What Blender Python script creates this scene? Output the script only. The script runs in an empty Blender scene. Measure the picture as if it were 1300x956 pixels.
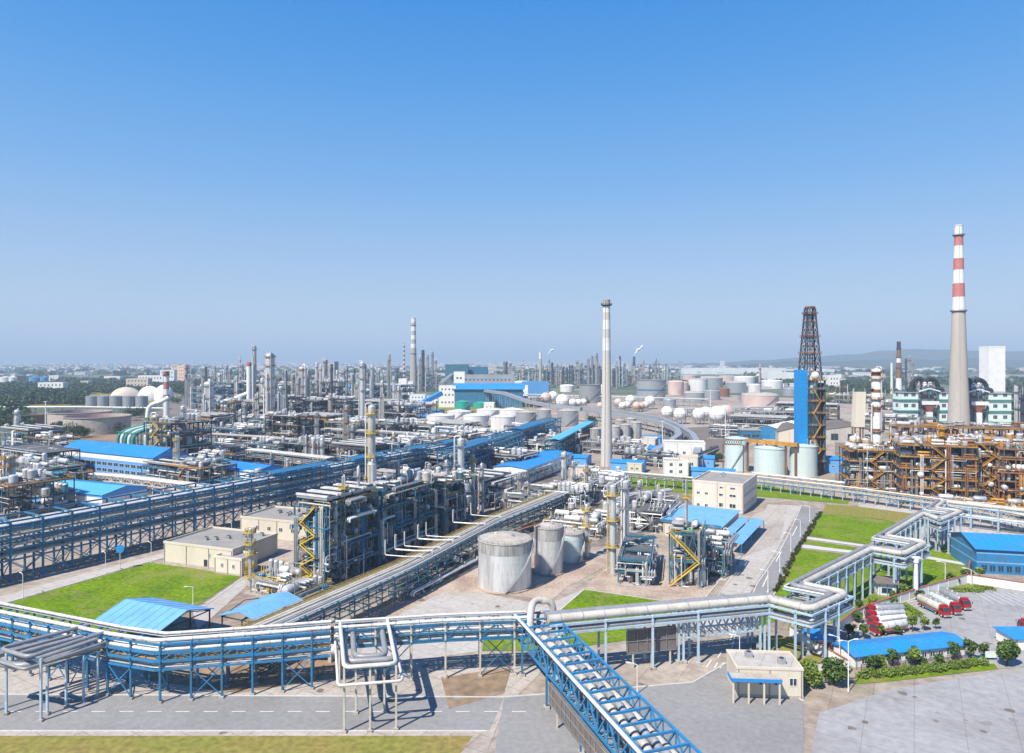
import bpy, math, random
import numpy as np
from mathutils import Vector
from math import sin, cos, pi, radians, sqrt, atan2, hypot
random.seed(7)
SC = bpy.context.scene
COL = SC.collection
R = random.Random(11)

# ------------------------------------------------------------------ camera, sky, sun, exposure
CAMH, F, HZ, CX = 75.0, 867.0, 458.0, 650.0
cam = bpy.data.cameras.new('camera'); camo = bpy.data.objects.new('camera', cam); COL.objects.link(camo)
cam.sensor_width = 36.0; cam.lens = F / 1300.0 * 36.0
cam.shift_y = -20.0 / 1300.0
cam.clip_start = 1.0; cam.clip_end = 90000.0
camo.location = (0, 0, CAMH); camo.rotation_euler = (pi / 2, 0, 0)
SC.camera = camo

SUN_EL = radians(51); SHX, SHY = 0.66, 0.751          # ground direction in which shadows fall
world = bpy.data.worlds.new('World'); SC.world = world; world.use_nodes = True
wn = world.node_tree.nodes; wl = world.node_tree.links; wn.clear()
sky = wn.new('ShaderNodeTexSky'); sky.sky_type = 'NISHITA'; sky.sun_disc = False
sky.sun_elevation = SUN_EL; sky.sun_rotation = atan2(-SHX, -SHY) % (2 * pi)
sky.altitude = 50; sky.air_density = 1.15; sky.dust_density = 0.35; sky.ozone_density = 3.2
hs = wn.new('ShaderNodeHueSaturation'); hs.inputs['Saturation'].default_value = 1.12; hs.inputs['Value'].default_value = 1.0
bg = wn.new('ShaderNodeBackground'); bg.inputs['Strength'].default_value = 0.13
wo = wn.new('ShaderNodeOutputWorld')
tcw = wn.new('ShaderNodeTexCoord'); sxyz = wn.new('ShaderNodeSeparateXYZ'); skr = wn.new('ShaderNodeValToRGB')
wl.new(tcw.outputs['Generated'], sxyz.inputs[0]); wl.new(sxyz.outputs['Z'], skr.inputs[0])
ce = skr.color_ramp.elements
for pos, c in ((0.0, (.54, .67, .84)), (.09, (.44, .60, .84)), (.25, (.19, .45, .86)), (.37, (.085, .355, .83)), (.48, (.030, .275, .79)), (1.0, (.02, .13, .5))):
    if pos in (0.0, 1.0): el = ce[0 if pos == 0 else len(ce) - 1]
    else: el = ce.new(pos)
    el.color = (*c, 1)
ssc = wn.new('ShaderNodeVectorMath'); ssc.operation = 'SCALE'; ssc.inputs['Scale'].default_value = 5.25
smx = wn.new('ShaderNodeMix'); smx.data_type = 'RGBA'; smx.inputs[0].default_value = .9
wl.new(skr.outputs[0], ssc.inputs[0]); wl.new(ssc.outputs[0], smx.inputs[7])
wl.new(sky.outputs[0], hs.inputs['Color']); wl.new(hs.outputs[0], smx.inputs[6]); wl.new(smx.outputs[2], bg.inputs[0]); wl.new(bg.outputs[0], wo.inputs[0])
sl = bpy.data.lights.new('sun', 'SUN'); sl.energy = 5.0; sl.angle = radians(0.5); sl.color = (1.0, 0.93, 0.82)
so = bpy.data.objects.new('sun', sl); COL.objects.link(so)
so.rotation_euler = Vector((SHX * cos(SUN_EL), SHY * cos(SUN_EL), -sin(SUN_EL))).to_track_quat('-Z', 'Y').to_euler()
SC.view_settings.view_transform = 'Standard'; SC.view_settings.look = 'None'
SC.view_settings.exposure = 0.52; SC.view_settings.gamma = 1.0
SC.view_settings.use_curve_mapping = False
SC.render.engine = 'CYCLES'
cy = SC.cycles
cy.max_bounces = 4; cy.diffuse_bounces = 2; cy.glossy_bounces = 2; cy.transmission_bounces = 1; cy.volume_bounces = 0
cy.transparent_max_bounces = 4; cy.use_denoising = True; cy.caustics_reflective = False; cy.caustics_refractive = False

# ------------------------------------------------------------------ where things stand
def G(px, py, h=0.0):
    """ground position (x, y) of what the photo shows at px, py, h metres above the ground"""
    Y = F * (CAMH - h) / (py - HZ)
    return ((px - CX) / F * Y, Y)
def PX(x, y): return CX + F * x / y
def HT(ybase, ytop): return CAMH * (1 - (ytop - HZ) / (ybase - HZ))
def SZ(npx, ybase): return npx * CAMH / (ybase - HZ)

# ------------------------------------------------------------------ materials
MATS = {}
def mat(name, col, rough=.6, metal=0.0, dirt=None, amt=.35, scale=.25, streak=False, fine=2.5, famt=.12, bump=0.0, spec=None, alpha=None, grid=None, patch=None):
    spec = (.08 if rough >= .85 else .35) if spec is None else spec
    m = bpy.data.materials.new(name); m.use_nodes = True
    nt = m.node_tree; n = nt.nodes; l = nt.links
    b = n['Principled BSDF']; b.inputs['Roughness'].default_value = rough; b.inputs['Metallic'].default_value = metal
    b.inputs['Specular IOR Level'].default_value = spec
    geo = n.new('ShaderNodeNewGeometry'); mp = n.new('ShaderNodeMapping')
    l.new(geo.outputs['Position'], mp.inputs['Vector'])
    if streak: mp.inputs['Scale'].default_value = (1, 1, .12)
    t1 = n.new('ShaderNodeTexNoise'); t1.inputs['Scale'].default_value = scale; t1.inputs['Detail'].default_value = 5; t1.inputs['Roughness'].default_value = .65
    t2 = n.new('ShaderNodeTexNoise'); t2.inputs['Scale'].default_value = fine; t2.inputs['Detail'].default_value = 3
    l.new(mp.outputs[0], t1.inputs['Vector']); l.new(mp.outputs[0], t2.inputs['Vector'])
    r1 = n.new('ShaderNodeMapRange'); r1.inputs[1].default_value = .42; r1.inputs[2].default_value = .68
    r1.inputs[3].default_value = 0; r1.inputs[4].default_value = amt
    l.new(t1.outputs['Fac'], r1.inputs[0])
    mx = n.new('ShaderNodeMix'); mx.data_type = 'RGBA'
    d = dirt or tuple(c * .55 for c in col)
    mx.inputs[6].default_value = (*col, 1); mx.inputs[7].default_value = (*d, 1)
    l.new(r1.outputs[0], mx.inputs[0])
    r2 = n.new('ShaderNodeMapRange'); r2.inputs[1].default_value = .3; r2.inputs[2].default_value = .7
    r2.inputs[3].default_value = 1 - famt; r2.inputs[4].default_value = 1 + famt
    l.new(t2.outputs['Fac'], r2.inputs[0])
    vm = n.new('ShaderNodeVectorMath'); vm.operation = 'SCALE'
    l.new(mx.outputs[2], vm.inputs[0]); l.new(r2.outputs[0], vm.inputs['Scale'])
    out = vm.outputs[0]
    if patch:      # large worn or dry areas of another colour
        t3 = n.new('ShaderNodeTexNoise'); t3.inputs['Scale'].default_value = patch[1]; t3.inputs['Detail'].default_value = 8; t3.inputs['Roughness'].default_value = .75
        l.new(geo.outputs['Position'], t3.inputs['Vector']); r3 = n.new('ShaderNodeMapRange'); r3.inputs[1].default_value = patch[2]; r3.inputs[2].default_value = patch[2] + .12; r3.inputs[4].default_value = patch[3]
        l.new(t3.outputs['Fac'], r3.inputs[0]); m3 = n.new('ShaderNodeMix'); m3.data_type = 'RGBA'; m3.inputs[7].default_value = (*patch[0], 1); l.new(r3.outputs[0], m3.inputs[0]); l.new(out, m3.inputs[6]); out = m3.outputs[2]
    if grid:       # slab joints or sheet seams, in metres along the site grid
        mg = n.new('ShaderNodeMapping'); mg.inputs['Rotation'].default_value = (0, 0, radians(30.5)); l.new(geo.outputs['Position'], mg.inputs['Vector'])
        bk = n.new('ShaderNodeTexBrick'); bk.offset = 0; bk.inputs['Scale'].default_value = 1; bk.inputs['Brick Width'].default_value = grid[0]; bk.inputs['Row Height'].default_value = grid[1]; bk.inputs['Mortar Size'].default_value = grid[2]; bk.inputs['Mortar Smooth'].default_value = .3
        bk.inputs['Color1'].default_value = (1, 1, 1, 1); bk.inputs['Color2'].default_value = (grid[4],)*3 + (1,); bk.inputs['Mortar'].default_value = (grid[3],)*3 + (1,)
        l.new(mg.outputs[0], bk.inputs['Vector']); m4 = n.new('ShaderNodeMix'); m4.data_type = 'RGBA'; m4.blend_type = 'MULTIPLY'; m4.inputs[0].default_value = 1; l.new(out, m4.inputs[6]); l.new(bk.outputs[0], m4.inputs[7]); out = m4.outputs[2]
    l.new(out, b.inputs['Base Color'])
    if bump:
        bp = n.new('ShaderNodeBump'); bp.inputs['Strength'].default_value = bump; bp.inputs['Distance'].default_value = .3
        l.new(t2.outputs['Fac'], bp.inputs['Height']); l.new(bp.outputs[0], b.inputs['Normal'])
    MATS[name] = m
    return m
mat('concrete', (.45, .405, .36), .85, dirt=(.27, .22, .19), amt=.7, scale=.035, fine=.9, famt=.14, grid=(5, 5, .10, .6, .93), patch=((.26, .19, .15), .05, .58, .6))
mat('pale_concrete', (.48, .45, .42), .85, dirt=(.35, .31, .27), amt=.6, scale=.03, fine=.6, famt=.1, grid=(6, 4, .10, .68, .94), patch=((.30, .26, .23), .06, .60, .5))
mat('col_grey', (.34, .34, .325), .5, .2, dirt=(.20, .18, .15), amt=.8, scale=.4, streak=True, famt=.15)
mat('stack_pale', (.57, .525, .47), .8, dirt=(.52, .48, .43), amt=.5, scale=.06, streak=True, famt=.05)
mat('site_ground', (.40, .345, .295), .9, dirt=(.24, .18, .135), amt=.9, scale=.018, fine=.35, famt=.22, grid=(8, 8, .12, .7, .9), patch=((.16, .19, .06), .02, .60, .7))
mat('pad_red', (.46, .37, .30), .9, dirt=(.27, .19, .155), amt=.8, scale=.08, fine=1.1, famt=.2)
mat('plant_floor', (.23, .20, .175), .9, dirt=(.10, .09, .08), amt=.9, scale=.05, fine=.5, famt=.35)  # floor tone darkened to stand in for shadows and dark equipment between units
mat('asphalt', (.27, .265, .265), .85, dirt=(.19, .185, .18), amt=.6, scale=.04, fine=.8, famt=.1)
mat('lot_asphalt', (.345, .34, .34), .85, dirt=(.25, .24, .235), amt=.7, scale=.04, fine=.5, famt=.12, grid=(9, 6, .09, .75, .96), patch=((.20, .19, .18), .07, .60, .5))
mat('kerb', (.55, .54, .51), .8, amt=.3)
mat('paint_white', (.75, .75, .73), .6, amt=.3, scale=.5)
mat('earth', (.30, .215, .15), .95, dirt=(.17, .13, .08), amt=.8, scale=.03, fine=.4, famt=.25)
mat('lawn', (.15, .235, .008), .9, dirt=(.085, .155, .010), amt=.9, scale=.09, fine=.8, famt=.35, bump=.6, patch=((.23, .215, .075), .06, .50, .75))
mat('lawn_dry', (.21, .21, .05), .9, dirt=(.27, .20, .07), amt=.9, scale=.05, fine=.7, famt=.25, bump=.5)
mat('leaf', (.085, .145, .03), .7, dirt=(.03, .065, .018), amt=.9, scale=.35, fine=2.2, famt=.45)
mat('leaf_light', (.17, .24, .035), .7, dirt=(.055, .10, .02), amt=.9, scale=.4, fine=2.2, famt=.4)
mat('leaf_dark', (.038, .075, .022), .7, dirt=(.018, .04, .015), amt=.9, scale=.12, fine=.7, famt=.5)
mat('bark', (.10, .075, .055), .9)
mat('blue_steel', (.03, .18, .33), .5, dirt=(.07, .09, .11), amt=.6, scale=.3, famt=.2)
mat('bright_blue', (.025, .22, .46), .45, dirt=(.09, .15, .21), amt=.75, scale=.35, patch=((.22, .13, .08), .6, .66, .6))
mat('teal_steel', (.04, .17, .24), .5, dirt=(.05, .07, .08), amt=.7, scale=.25, famt=.2)
mat('dark_steel', (.03, .05, .08), .6, dirt=(.10, .07, .05), amt=.7, scale=.3, famt=.25)
mat('pale_blue', (.42, .56, .66), .5, dirt=(.38, .30, .24), amt=.45, scale=.4)
mat('cream_post', (.55, .52, .45), .6, dirt=(.35, .28, .2), amt=.5, scale=.5)
mat('roof_rack', (.02, .16, .33), .55, dirt=(.05, .12, .20), amt=.7, scale=.2, famt=.1)
mat('roof_blue', (.02, .25, .62), .45, dirt=(.05, .22, .48), amt=.9, scale=.15, famt=.12, patch=((.14, .30, .52), .12, .55, .6))
mat('roof_sky', (.17, .41, .70), .5, dirt=(.14, .33, .57), amt=.9, scale=.2, famt=.1, patch=((.30, .42, .55), .15, .55, .6))
mat('roof_teal', (.10, .42, .66), .5, dirt=(.14, .46, .62), amt=.8, scale=.05, famt=.05)
mat('blue_wall', (.13, .36, .72), .55, amt=.2, scale=.2)
mat('panel_blue', (.012, .28, .66), .5, dirt=(.03, .22, .50), amt=.7, scale=.2, streak=True)
mat('silver', (.68, .69, .70), .38, .3, dirt=(.33, .31, .29), amt=.7, scale=.35, streak=True, famt=.1)
mat('silver_old', (.52, .51, .50), .45, .25, dirt=(.20, .17, .14), amt=.85, scale=.5, streak=True, famt=.2)
mat('galv', (.38, .40, .42), .45, .3, dirt=(.28, .27, .26), amt=.6, scale=.5, famt=.15)
mat('pipe_white', (.72, .71, .68), .45, .1, dirt=(.40, .36, .31), amt=.6, scale=.35, famt=.1)
mat('pipe_beige', (.56, .53, .47), .55, dirt=(.33, .28, .23), amt=.6, scale=.2, famt=.1)
mat('pipe_grey', (.30, .31, .33), .5, .2, dirt=(.22, .21, .2), amt=.6, scale=.35)
mat('white', (.80, .80, .78), .6, dirt=(.60, .57, .52), amt=.4, scale=.15, famt=.05)
mat('tank_white', (.72, .72, .71), .5, dirt=(.55, .47, .42), amt=.6, scale=.1, streak=True, famt=.06)
mat('tank_mint', (.56, .68, .68), .5, dirt=(.50, .52, .45), amt=.6, scale=.12, streak=True, famt=.05)
mat('tank_green', (.02, .36, .27), .5, dirt=(.03, .28, .22), amt=.5, scale=.2)
mat('tank_pink', (.60, .47, .43), .6, dirt=(.45, .33, .29), amt=.7, scale=.08, famt=.08)
mat('tank_orange', (.70, .45, .30), .6, dirt=(.6, .5, .42), amt=.7, scale=.1)
mat('roof_beige', (.46, .42, .37), .8, dirt=(.30, .25, .21), amt=.7, scale=.25, famt=.15)
mat('cream', (.64, .58, .47), .8, dirt=(.50, .44, .35), amt=.5, scale=.1, streak=True, famt=.05)
mat('cream_pink', (.70, .62, .54), .8, dirt=(.52, .44, .37), amt=.5, scale=.1, streak=True, famt=.05)
mat('flat_roof', (.27, .265, .26), .9, dirt=(.38, .33, .27), amt=.8, scale=.15, famt=.15)
mat('mint', (.70, .80, .75), .7, dirt=(.58, .64, .58), amt=.5, scale=.08)
mat('green_trim', (.05, .24, .20), .6)
mat('shed_roof', (.19, .165, .15), .85, dirt=(.13, .11, .10), amt=.8, scale=.05, famt=.15)
mat('glass', (.035, .05, .07), .15, spec=.6, amt=.4, scale=.8)
mat('dark', (.025, .028, .035), .8)
mat('yellow', (.68, .47, .05), .55, dirt=(.40, .24, .06), amt=.6, scale=.5)
mat('amber', (.55, .27, .035), .6, dirt=(.28, .13, .04), amt=.8, scale=.35, famt=.2)
mat('rust', (.26, .115, .055), .8, dirt=(.13, .07, .04), amt=.8, scale=.4, famt=.25)
mat('brick_red', (.35, .12, .08), .8, amt=.5)
mat('stack_red', (.52, .15, .13), .7, dirt=(.45, .22, .2), amt=.6, scale=.08)
mat('stack_white', (.76, .75, .73), .7, dirt=(.58, .56, .53), amt=.4, scale=.08)
mat('stack_concrete', (.47, .43, .38), .85, dirt=(.36, .32, .28), amt=.6, scale=.06, streak=True, famt=.06)
mat('purple', (.22, .03, .12), .6)
mat('grating', (.09, .10, .11), .7, dirt=(.20, .15, .09), amt=.7, scale=.4, famt=.3)
mat('cab_red', (.38, .015, .02), .3, spec=.6, amt=.2)
mat('rubber', (.02, .02, .02), .9)
mat('billboard', (.19, .165, .15), .8, dirt=(.13, .10, .09), amt=.7, scale=.4)
mat('plant_green', (.12, .50, .22), .6)
mat('mulch_hedge', (.06, .05, .022), .9, dirt=(.05, .09, .02), amt=.9, scale=.5, fine=2, famt=.4)
mat('far_white', (.75, .75, .74), .8, amt=.3, scale=.02)
mat('far_cream', (.60, .52, .42), .8, amt=.3, scale=.02)
mat('far_grey', (.33, .35, .38), .8, amt=.4, scale=.02)
mat('far_red', (.55, .20, .15), .8, amt=.3, scale=.02)
mat('far_blue', (.08, .28, .55), .7, amt=.3, scale=.02)
mat('hill', (.035, .06, .035), .95, dirt=(.06, .08, .045), amt=.8, scale=.002, fine=.01, famt=.3)
mat('water', (.12, .15, .16), .3, amt=.2, scale=.01)

# ------------------------------------------------------------------ mesh building
class MB:
    def __init__(s): s.v = []; s.f = []; s.m = []; s.s = []
    def add(s, vs, fs, m, smooth=False):
        o = len(s.v); s.v.extend(vs)
        for f in fs:
            s.f.append([i + o for i in f]); s.m.append(m); s.s.append(smooth)
        return s
    def box(s, x0, y0, z0, x1, y1, z1, m):
        if x0 > x1: x0, x1 = x1, x0
        if y0 > y1: y0, y1 = y1, y0
        if z0 > z1: z0, z1 = z1, z0
        return s.add([(x0,y0,z0),(x1,y0,z0),(x1,y1,z0),(x0,y1,z0),(x0,y0,z1),(x1,y0,z1),(x1,y1,z1),(x0,y1,z1)],
              [(0,3,2,1),(4,5,6,7),(0,1,5,4),(1,2,6,5),(2,3,7,6),(3,0,4,7)], m)
    def cbox(s, x, y, z0, lx, ly, lz, m, rot=0):
        c, t = cos(rot), sin(rot); q = []
        for z in (z0, z0 + lz):
            for a, b in ((-1,-1),(1,-1),(1,1),(-1,1)):
                u, w = a * lx / 2, b * ly / 2
                q.append((x + u*c - w*t, y + u*t + w*c, z))
        return s.add(q, [(0,3,2,1),(4,5,6,7),(0,1,5,4),(1,2,6,5),(2,3,7,6),(3,0,4,7)], m)
    def beam(s, p, q, w, m, h=None):
        h = h or w
        dx, dy, dz = q[0]-p[0], q[1]-p[1], q[2]-p[2]
        L = sqrt(dx*dx+dy*dy+dz*dz)
        if L < 1e-6: return s
        dx, dy, dz = dx/L, dy/L, dz/L
        hl = hypot(dx, dy)
        if hl < .02: sx, sy, sz = 1., 0., 0.; ux, uy, uz = 0., 1., 0.
        else:
            sx, sy, sz = -dy/hl, dx/hl, 0.
            ux, uy, uz = dy*sz-dz*sy, dz*sx-dx*sz, dx*sy-dy*sx
        q8 = []
        for P in (p, q):
            for a, b in ((-1,-1),(1,-1),(1,1),(-1,1)):
                a2, b2 = a*w/2, b*h/2
                q8.append((P[0]+sx*a2+ux*b2, P[1]+sy*a2+uy*b2, P[2]+sz*a2+uz*b2))
        return s.add(q8, [(0,1,2,3),(7,6,5,4),(0,4,5,1),(1,5,6,2),(2,6,7,3),(3,7,4,0)], m)
    def tube(s, pts, r, m, seg=8, fil=0, caps=True):
        pts = [Vector(p) for p in pts]
        if fil and len(pts) > 2:
            out = [pts[0]]
            for i in range(1, len(pts) - 1):
                a, b, c = pts[i-1], pts[i], pts[i+1]
                d1, d2 = (a-b), (c-b); l1, l2 = d1.length, d2.length
                if l1 < 1e-4 or l2 < 1e-4: continue
                t = min(fil, l1*.48, l2*.48)
                p1 = b + d1*(t/l1); p2 = b + d2*(t/l2)
                for k in range(4):
                    u = k/3; out.append(p1*(1-u)**2 + b*2*u*(1-u) + p2*u*u)
            out.append(pts[-1]); pts = out
        n = len(pts); ring = []; up = None
        for i in range(n):
            d = (pts[min(i+1, n-1)] - pts[max(i-1, 0)])
            if d.length < 1e-6: d = Vector((0,0,1))
            d.normalize()
            if up is None:
                up = Vector((0,0,1)) if abs(d.z) < .9 else Vector((1,0,0))
            side = d.cross(up)
            if side.length < 1e-3: side = d.cross(Vector((.3,1,.2)))
            side.normalize(); up = side.cross(d).normalized()
            ring.append([tuple(pts[i] + side*(r*cos(2*pi*k/seg)) + up*(r*sin(2*pi*k/seg))) for k in range(seg)])
        vs = [v for rg in ring for v in rg]
        fs = [(i*seg+k, i*seg+(k+1)%seg, (i+1)*seg+(k+1)%seg, (i+1)*seg+k) for i in range(n-1) for k in range(seg)]
        s.add(vs, fs, m, True)
        if caps:
            s.add(ring[0], [tuple(range(seg))], m); s.add(ring[-1], [tuple(range(seg))[::-1]], m)
        return s
    def lathe(s, cx, cy, prof, m, seg=24, z0=0.):
        """prof: list of (r, z) or (r, z, mat); each ring-to-ring band has own vertices so that edges stay crisp"""
        cs = [(cos(2*pi*k/seg), sin(2*pi*k/seg)) for k in range(seg)]
        for i in range(len(prof) - 1):
            a, b = prof[i], prof[i+1]; mm = b[2] if len(b) > 2 else m
            vs = [(cx+a[0]*c, cy+a[0]*t, z0+a[1]) for c, t in cs] + [(cx+b[0]*c, cy+b[0]*t, z0+b[1]) for c, t in cs]
            s.add(vs, [(k, (k+1)%seg, seg+(k+1)%seg, seg+k) for k in range(seg)], mm, True)
        return s
    def dome(s, cx, cy, z, r, hgt, m, seg=16, rings=4, a0=0.):
        pr = [(r*cos(a0+(pi/2-a0)*i/rings), hgt*sin(a0+(pi/2-a0)*i/rings)) for i in range(rings+1)]
        n0 = len(s.v); cs = [(cos(2*pi*k/seg), sin(2*pi*k/seg)) for k in range(seg)]
        vs = [(cx+p[0]*c, cy+p[0]*t, z+p[1]) for p in pr for c, t in cs]
        return s.add(vs, [(i*seg+k, i*seg+(k+1)%seg, (i+1)*seg+(k+1)%seg, (i+1)*seg+k) for i in range(rings) for k in range(seg)], m, True)
    def sphere(s, c, r, m, seg=20, rings=12):
        vs = []
        for i in range(rings+1):
            a = -pi/2 + pi*i/rings
            for k in range(seg): vs.append((c[0]+r*cos(a)*cos(2*pi*k/seg), c[1]+r*cos(a)*sin(2*pi*k/seg), c[2]+r*sin(a)))
        return s.add(vs, [(i*seg+k, i*seg+(k+1)%seg, (i+1)*seg+(k+1)%seg, (i+1)*seg+k) for i in range(rings) for k in range(seg)], m, True)
    def drum(s, p, q, r, m, seg=12):
        """horizontal vessel with dished ends"""
        P, Q = Vector(p), Vector(q); d = (Q-P).normalized(); n = 3; pts = []; rs = []
        for i in range(n): a = pi/2*i/n; pts.append(P - d*(r*.5*cos(a))); rs.append(max(.02, r*sin(a)))
        pts += [P, Q]; rs += [r, r]
        for i in range(n-1, -1, -1): a = pi/2*i/n; pts.append(Q + d*(r*.5*cos(a))); rs.append(max(.02, r*sin(a)))
        up = Vector((0,0,1)) if abs(d.z) < .9 else Vector((1,0,0)); side = d.cross(up).normalized(); up = side.cross(d)
        vs = [tuple(c + side*(rr*cos(2*pi*k/seg)) + up*(rr*sin(2*pi*k/seg))) for c, rr in zip(pts, rs) for k in range(seg)]
        return s.add(vs, [(i*seg+k, i*seg+(k+1)%seg, (i+1)*seg+(k+1)%seg, (i+1)*seg+k) for i in range(len(pts)-1) for k in range(seg)], m, True)
    def prism(s, pts, z0, z1, m, top=None):
        n = len(pts)
        ar = sum(pts[i][0]*pts[(i+1)%n][1]-pts[(i+1)%n][0]*pts[i][1] for i in range(n))
        if ar < 0: pts = pts[::-1]
        s.add([(x, y, z0) for x, y in pts] + [(x, y, z1) for x, y in pts], [(i, (i+1)%n, n+(i+1)%n, n+i) for i in range(n)], m)
        return s.add([(x, y, z1) for x, y in pts], [tuple(range(n))], top or m)
    def rail(s, pts, z, m, h=1.1, w=.07, step=2.2):
        for a, b in zip(pts, pts[1:]):
            for zz in (z + h, z + h*.5): s.beam((a[0], a[1], zz), (b[0], b[1], zz), w, m)
            L = hypot(b[0]-a[0], b[1]-a[1]); n = max(1, int(L/step))
            for i in range(n+1):
                x, y = a[0]+(b[0]-a[0])*i/n, a[1]+(b[1]-a[1])*i/n
                s.beam((x, y, z), (x, y, z + h), w, m)
        return s
    def build(s, name, parent=None, world=False):
        if not s.f: return None
        me = bpy.data.meshes.new(name)
        v = np.array(s.v, dtype=np.float32)
        off = parent.location if (parent is not None and world) else None
        if off is not None: v = v - np.array(tuple(off), dtype=np.float32)
        nl = np.fromiter((len(f) for f in s.f), dtype=np.int32); tot = int(nl.sum())
        loops = np.fromiter((i for f in s.f for i in f), dtype=np.int32, count=tot)
        me.vertices.add(len(v)); me.vertices.foreach_set('co', v.ravel())
        me.loops.add(tot); me.loops.foreach_set('vertex_index', loops)
        me.polygons.add(len(nl)); st = np.zeros(len(nl), dtype=np.int32); st[1:] = np.cumsum(nl)[:-1]
        me.polygons.foreach_set('loop_start', st)
        names = []; idx = {}
        for m in s.m:
            if m not in idx: idx[m] = len(names); names.append(m)
        for nm in names: me.materials.append(MATS[nm])
        me.polygons.foreach_set('material_index', np.fromiter((idx[m] for m in s.m), dtype=np.int32))
        me.polygons.foreach_set('use_smooth', np.array(s.s, dtype=bool))
        me.update(calc_edges=True)
        o = bpy.data.objects.new(name, me); COL.objects.link(o)
        if parent is not None: o.parent = parent
        return o

def thing(name, label, cat, loc=(0, 0, 0), rot=0., group=None, ordn=None):
    o = bpy.data.objects.new(name, None); COL.objects.link(o)
    o.empty_display_size = 1
    o.location = (loc[0], loc[1], loc[2] if len(loc) > 2 else 0.); o.rotation_euler = (0, 0, rot)
    return tag(o, label, cat, group, ordn)
ORD = {}
def tag(o, label, cat, group=None, ordn=None, pos=None):
    label = label or ''
    o['label'] = label; o['category'] = cat
    o['kind'] = 'thing'
    if group: o['group'] = group
    if ordn:
        p = pos or o.location; ORD.setdefault(ordn, []).append((PX(p[0], max(p[1], 1)), o))
    return o
def struct(name, mb, kind='structure'):
    o = mb.build(name); o['kind'] = kind; return o
def copy_tree(o, parent=None):
    c = o.copy(); COL.objects.link(c); c.parent = parent
    for ch in list(o.children): copy_tree(ch, c)
    return c
WORDS = ['leftmost', 'second from left', 'third from left', 'fourth from left', 'fifth from left', 'sixth from left', 'seventh from left', 'eighth from left',
  'ninth from left', 'tenth from left', 'eleventh from left', 'twelfth from left', 'thirteenth from left', 'fourteenth from left', 'fifteenth from left',
  'sixteenth from left', 'seventeenth from left', 'eighteenth from left', 'nineteenth from left', 'twentieth from left', 'twenty-first from left',
  'twenty-second from left', 'twenty-third from left', 'twenty-fourth from left', 'twenty-fifth from left', 'twenty-sixth from left', 'twenty-seventh from left', 'twenty-eighth from left']
def finish_labels():
    for phrase, items in ORD.items():
        items.sort(key=lambda t: t[0]); n = len(items)
        for i, (_, o) in enumerate(items):
            w = WORDS[i] if (i < n - 1 or n == 1) else 'rightmost'
            if n == 1: continue
            o['label'] = (o['label'] + ', ' + w + ' ' + phrase.split('|')[-1]).strip()
ROT = radians(-30.5)     # the site grid: local x runs right and towards the camera, local y right and away
def loc2w(root_loc, rot, x, y): return (root_loc[0] + x*cos(rot) - y*sin(rot), root_loc[1] + x*sin(rot) + y*cos(rot))
# ------------------------------------------------------------------ ground, lawns, roads
def far_ground_mat():
    m = bpy.data.materials.new('far_ground'); m.use_nodes = True; nt = m.node_tree; n = nt.nodes; l = nt.links
    b = n['Principled BSDF']; b.inputs['Roughness'].default_value = .95
    geo = n.new('ShaderNodeNewGeometry')
    vo = n.new('ShaderNodeTexVoronoi'); vo.inputs['Scale'].default_value = .004; l.new(geo.outputs['Position'], vo.inputs['Vector'])
    no = n.new('ShaderNodeTexNoise'); no.inputs['Scale'].default_value = .0016; no.inputs['Detail'].default_value = 6; l.new(geo.outputs['Position'], no.inputs['Vector'])
    cr = n.new('ShaderNodeValToRGB'); e = cr.color_ramp.elements
    e[0].position = .38; e[0].color = (.07, .10, .055, 1); e[1].position = .60; e[1].color = (.16, .17, .10, 1)
    x = cr.color_ramp.elements.new(.68); x.color = (.34, .32, .28, 1)
    x = cr.color_ramp.elements.new(.50); x.color = (.09, .12, .065, 1)
    l.new(no.outputs['Fac'], cr.inputs[0])
    mx = n.new('ShaderNodeMix'); mx.data_type = 'RGBA'; mx.blend_type = 'OVERLAY'; mx.inputs[0].default_value = .35
    sp = n.new('ShaderNodeSeparateColor'); l.new(vo.outputs['Color'], sp.inputs[0])
    l.new(cr.outputs[0], mx.inputs[6]); l.new(sp.outputs[0], mx.inputs[7]); l.new(mx.outputs[2], b.inputs['Base Color'])
    MATS['far_ground'] = m
far_ground_mat()
def sheet(name, pts, z, m, kind='structure', world=False):
    """flat polygon laid on the ground; pts are photo points unless world"""
    w = pts if world else [G(*p) for p in pts]
    n = len(w); ar = sum(w[i][0]*w[(i+1)%n][1]-w[(i+1)%n][0]*w[i][1] for i in range(n))
    if ar < 0: w = w[::-1]
    mb = MB(); mb.add([(x, y, z) for x, y in w], [tuple(range(n))], m)
    return struct(name, mb, kind)
mb = MB(); S = 45000
mb.add([(-S, -2000, -.35), (S, -2000, -.35), (S, S, -.35), (-S, S, -.35)], [(0, 1, 2, 3)], 'far_ground'); struct('ground', mb)
sheet('site_ground', [(-420, 60), (420, 60), (560, 420), (820, 900), (500, 1500), (-500, 1500), (-380, 700), (-560, 420)], -.12, 'site_ground', world=True)
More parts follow.
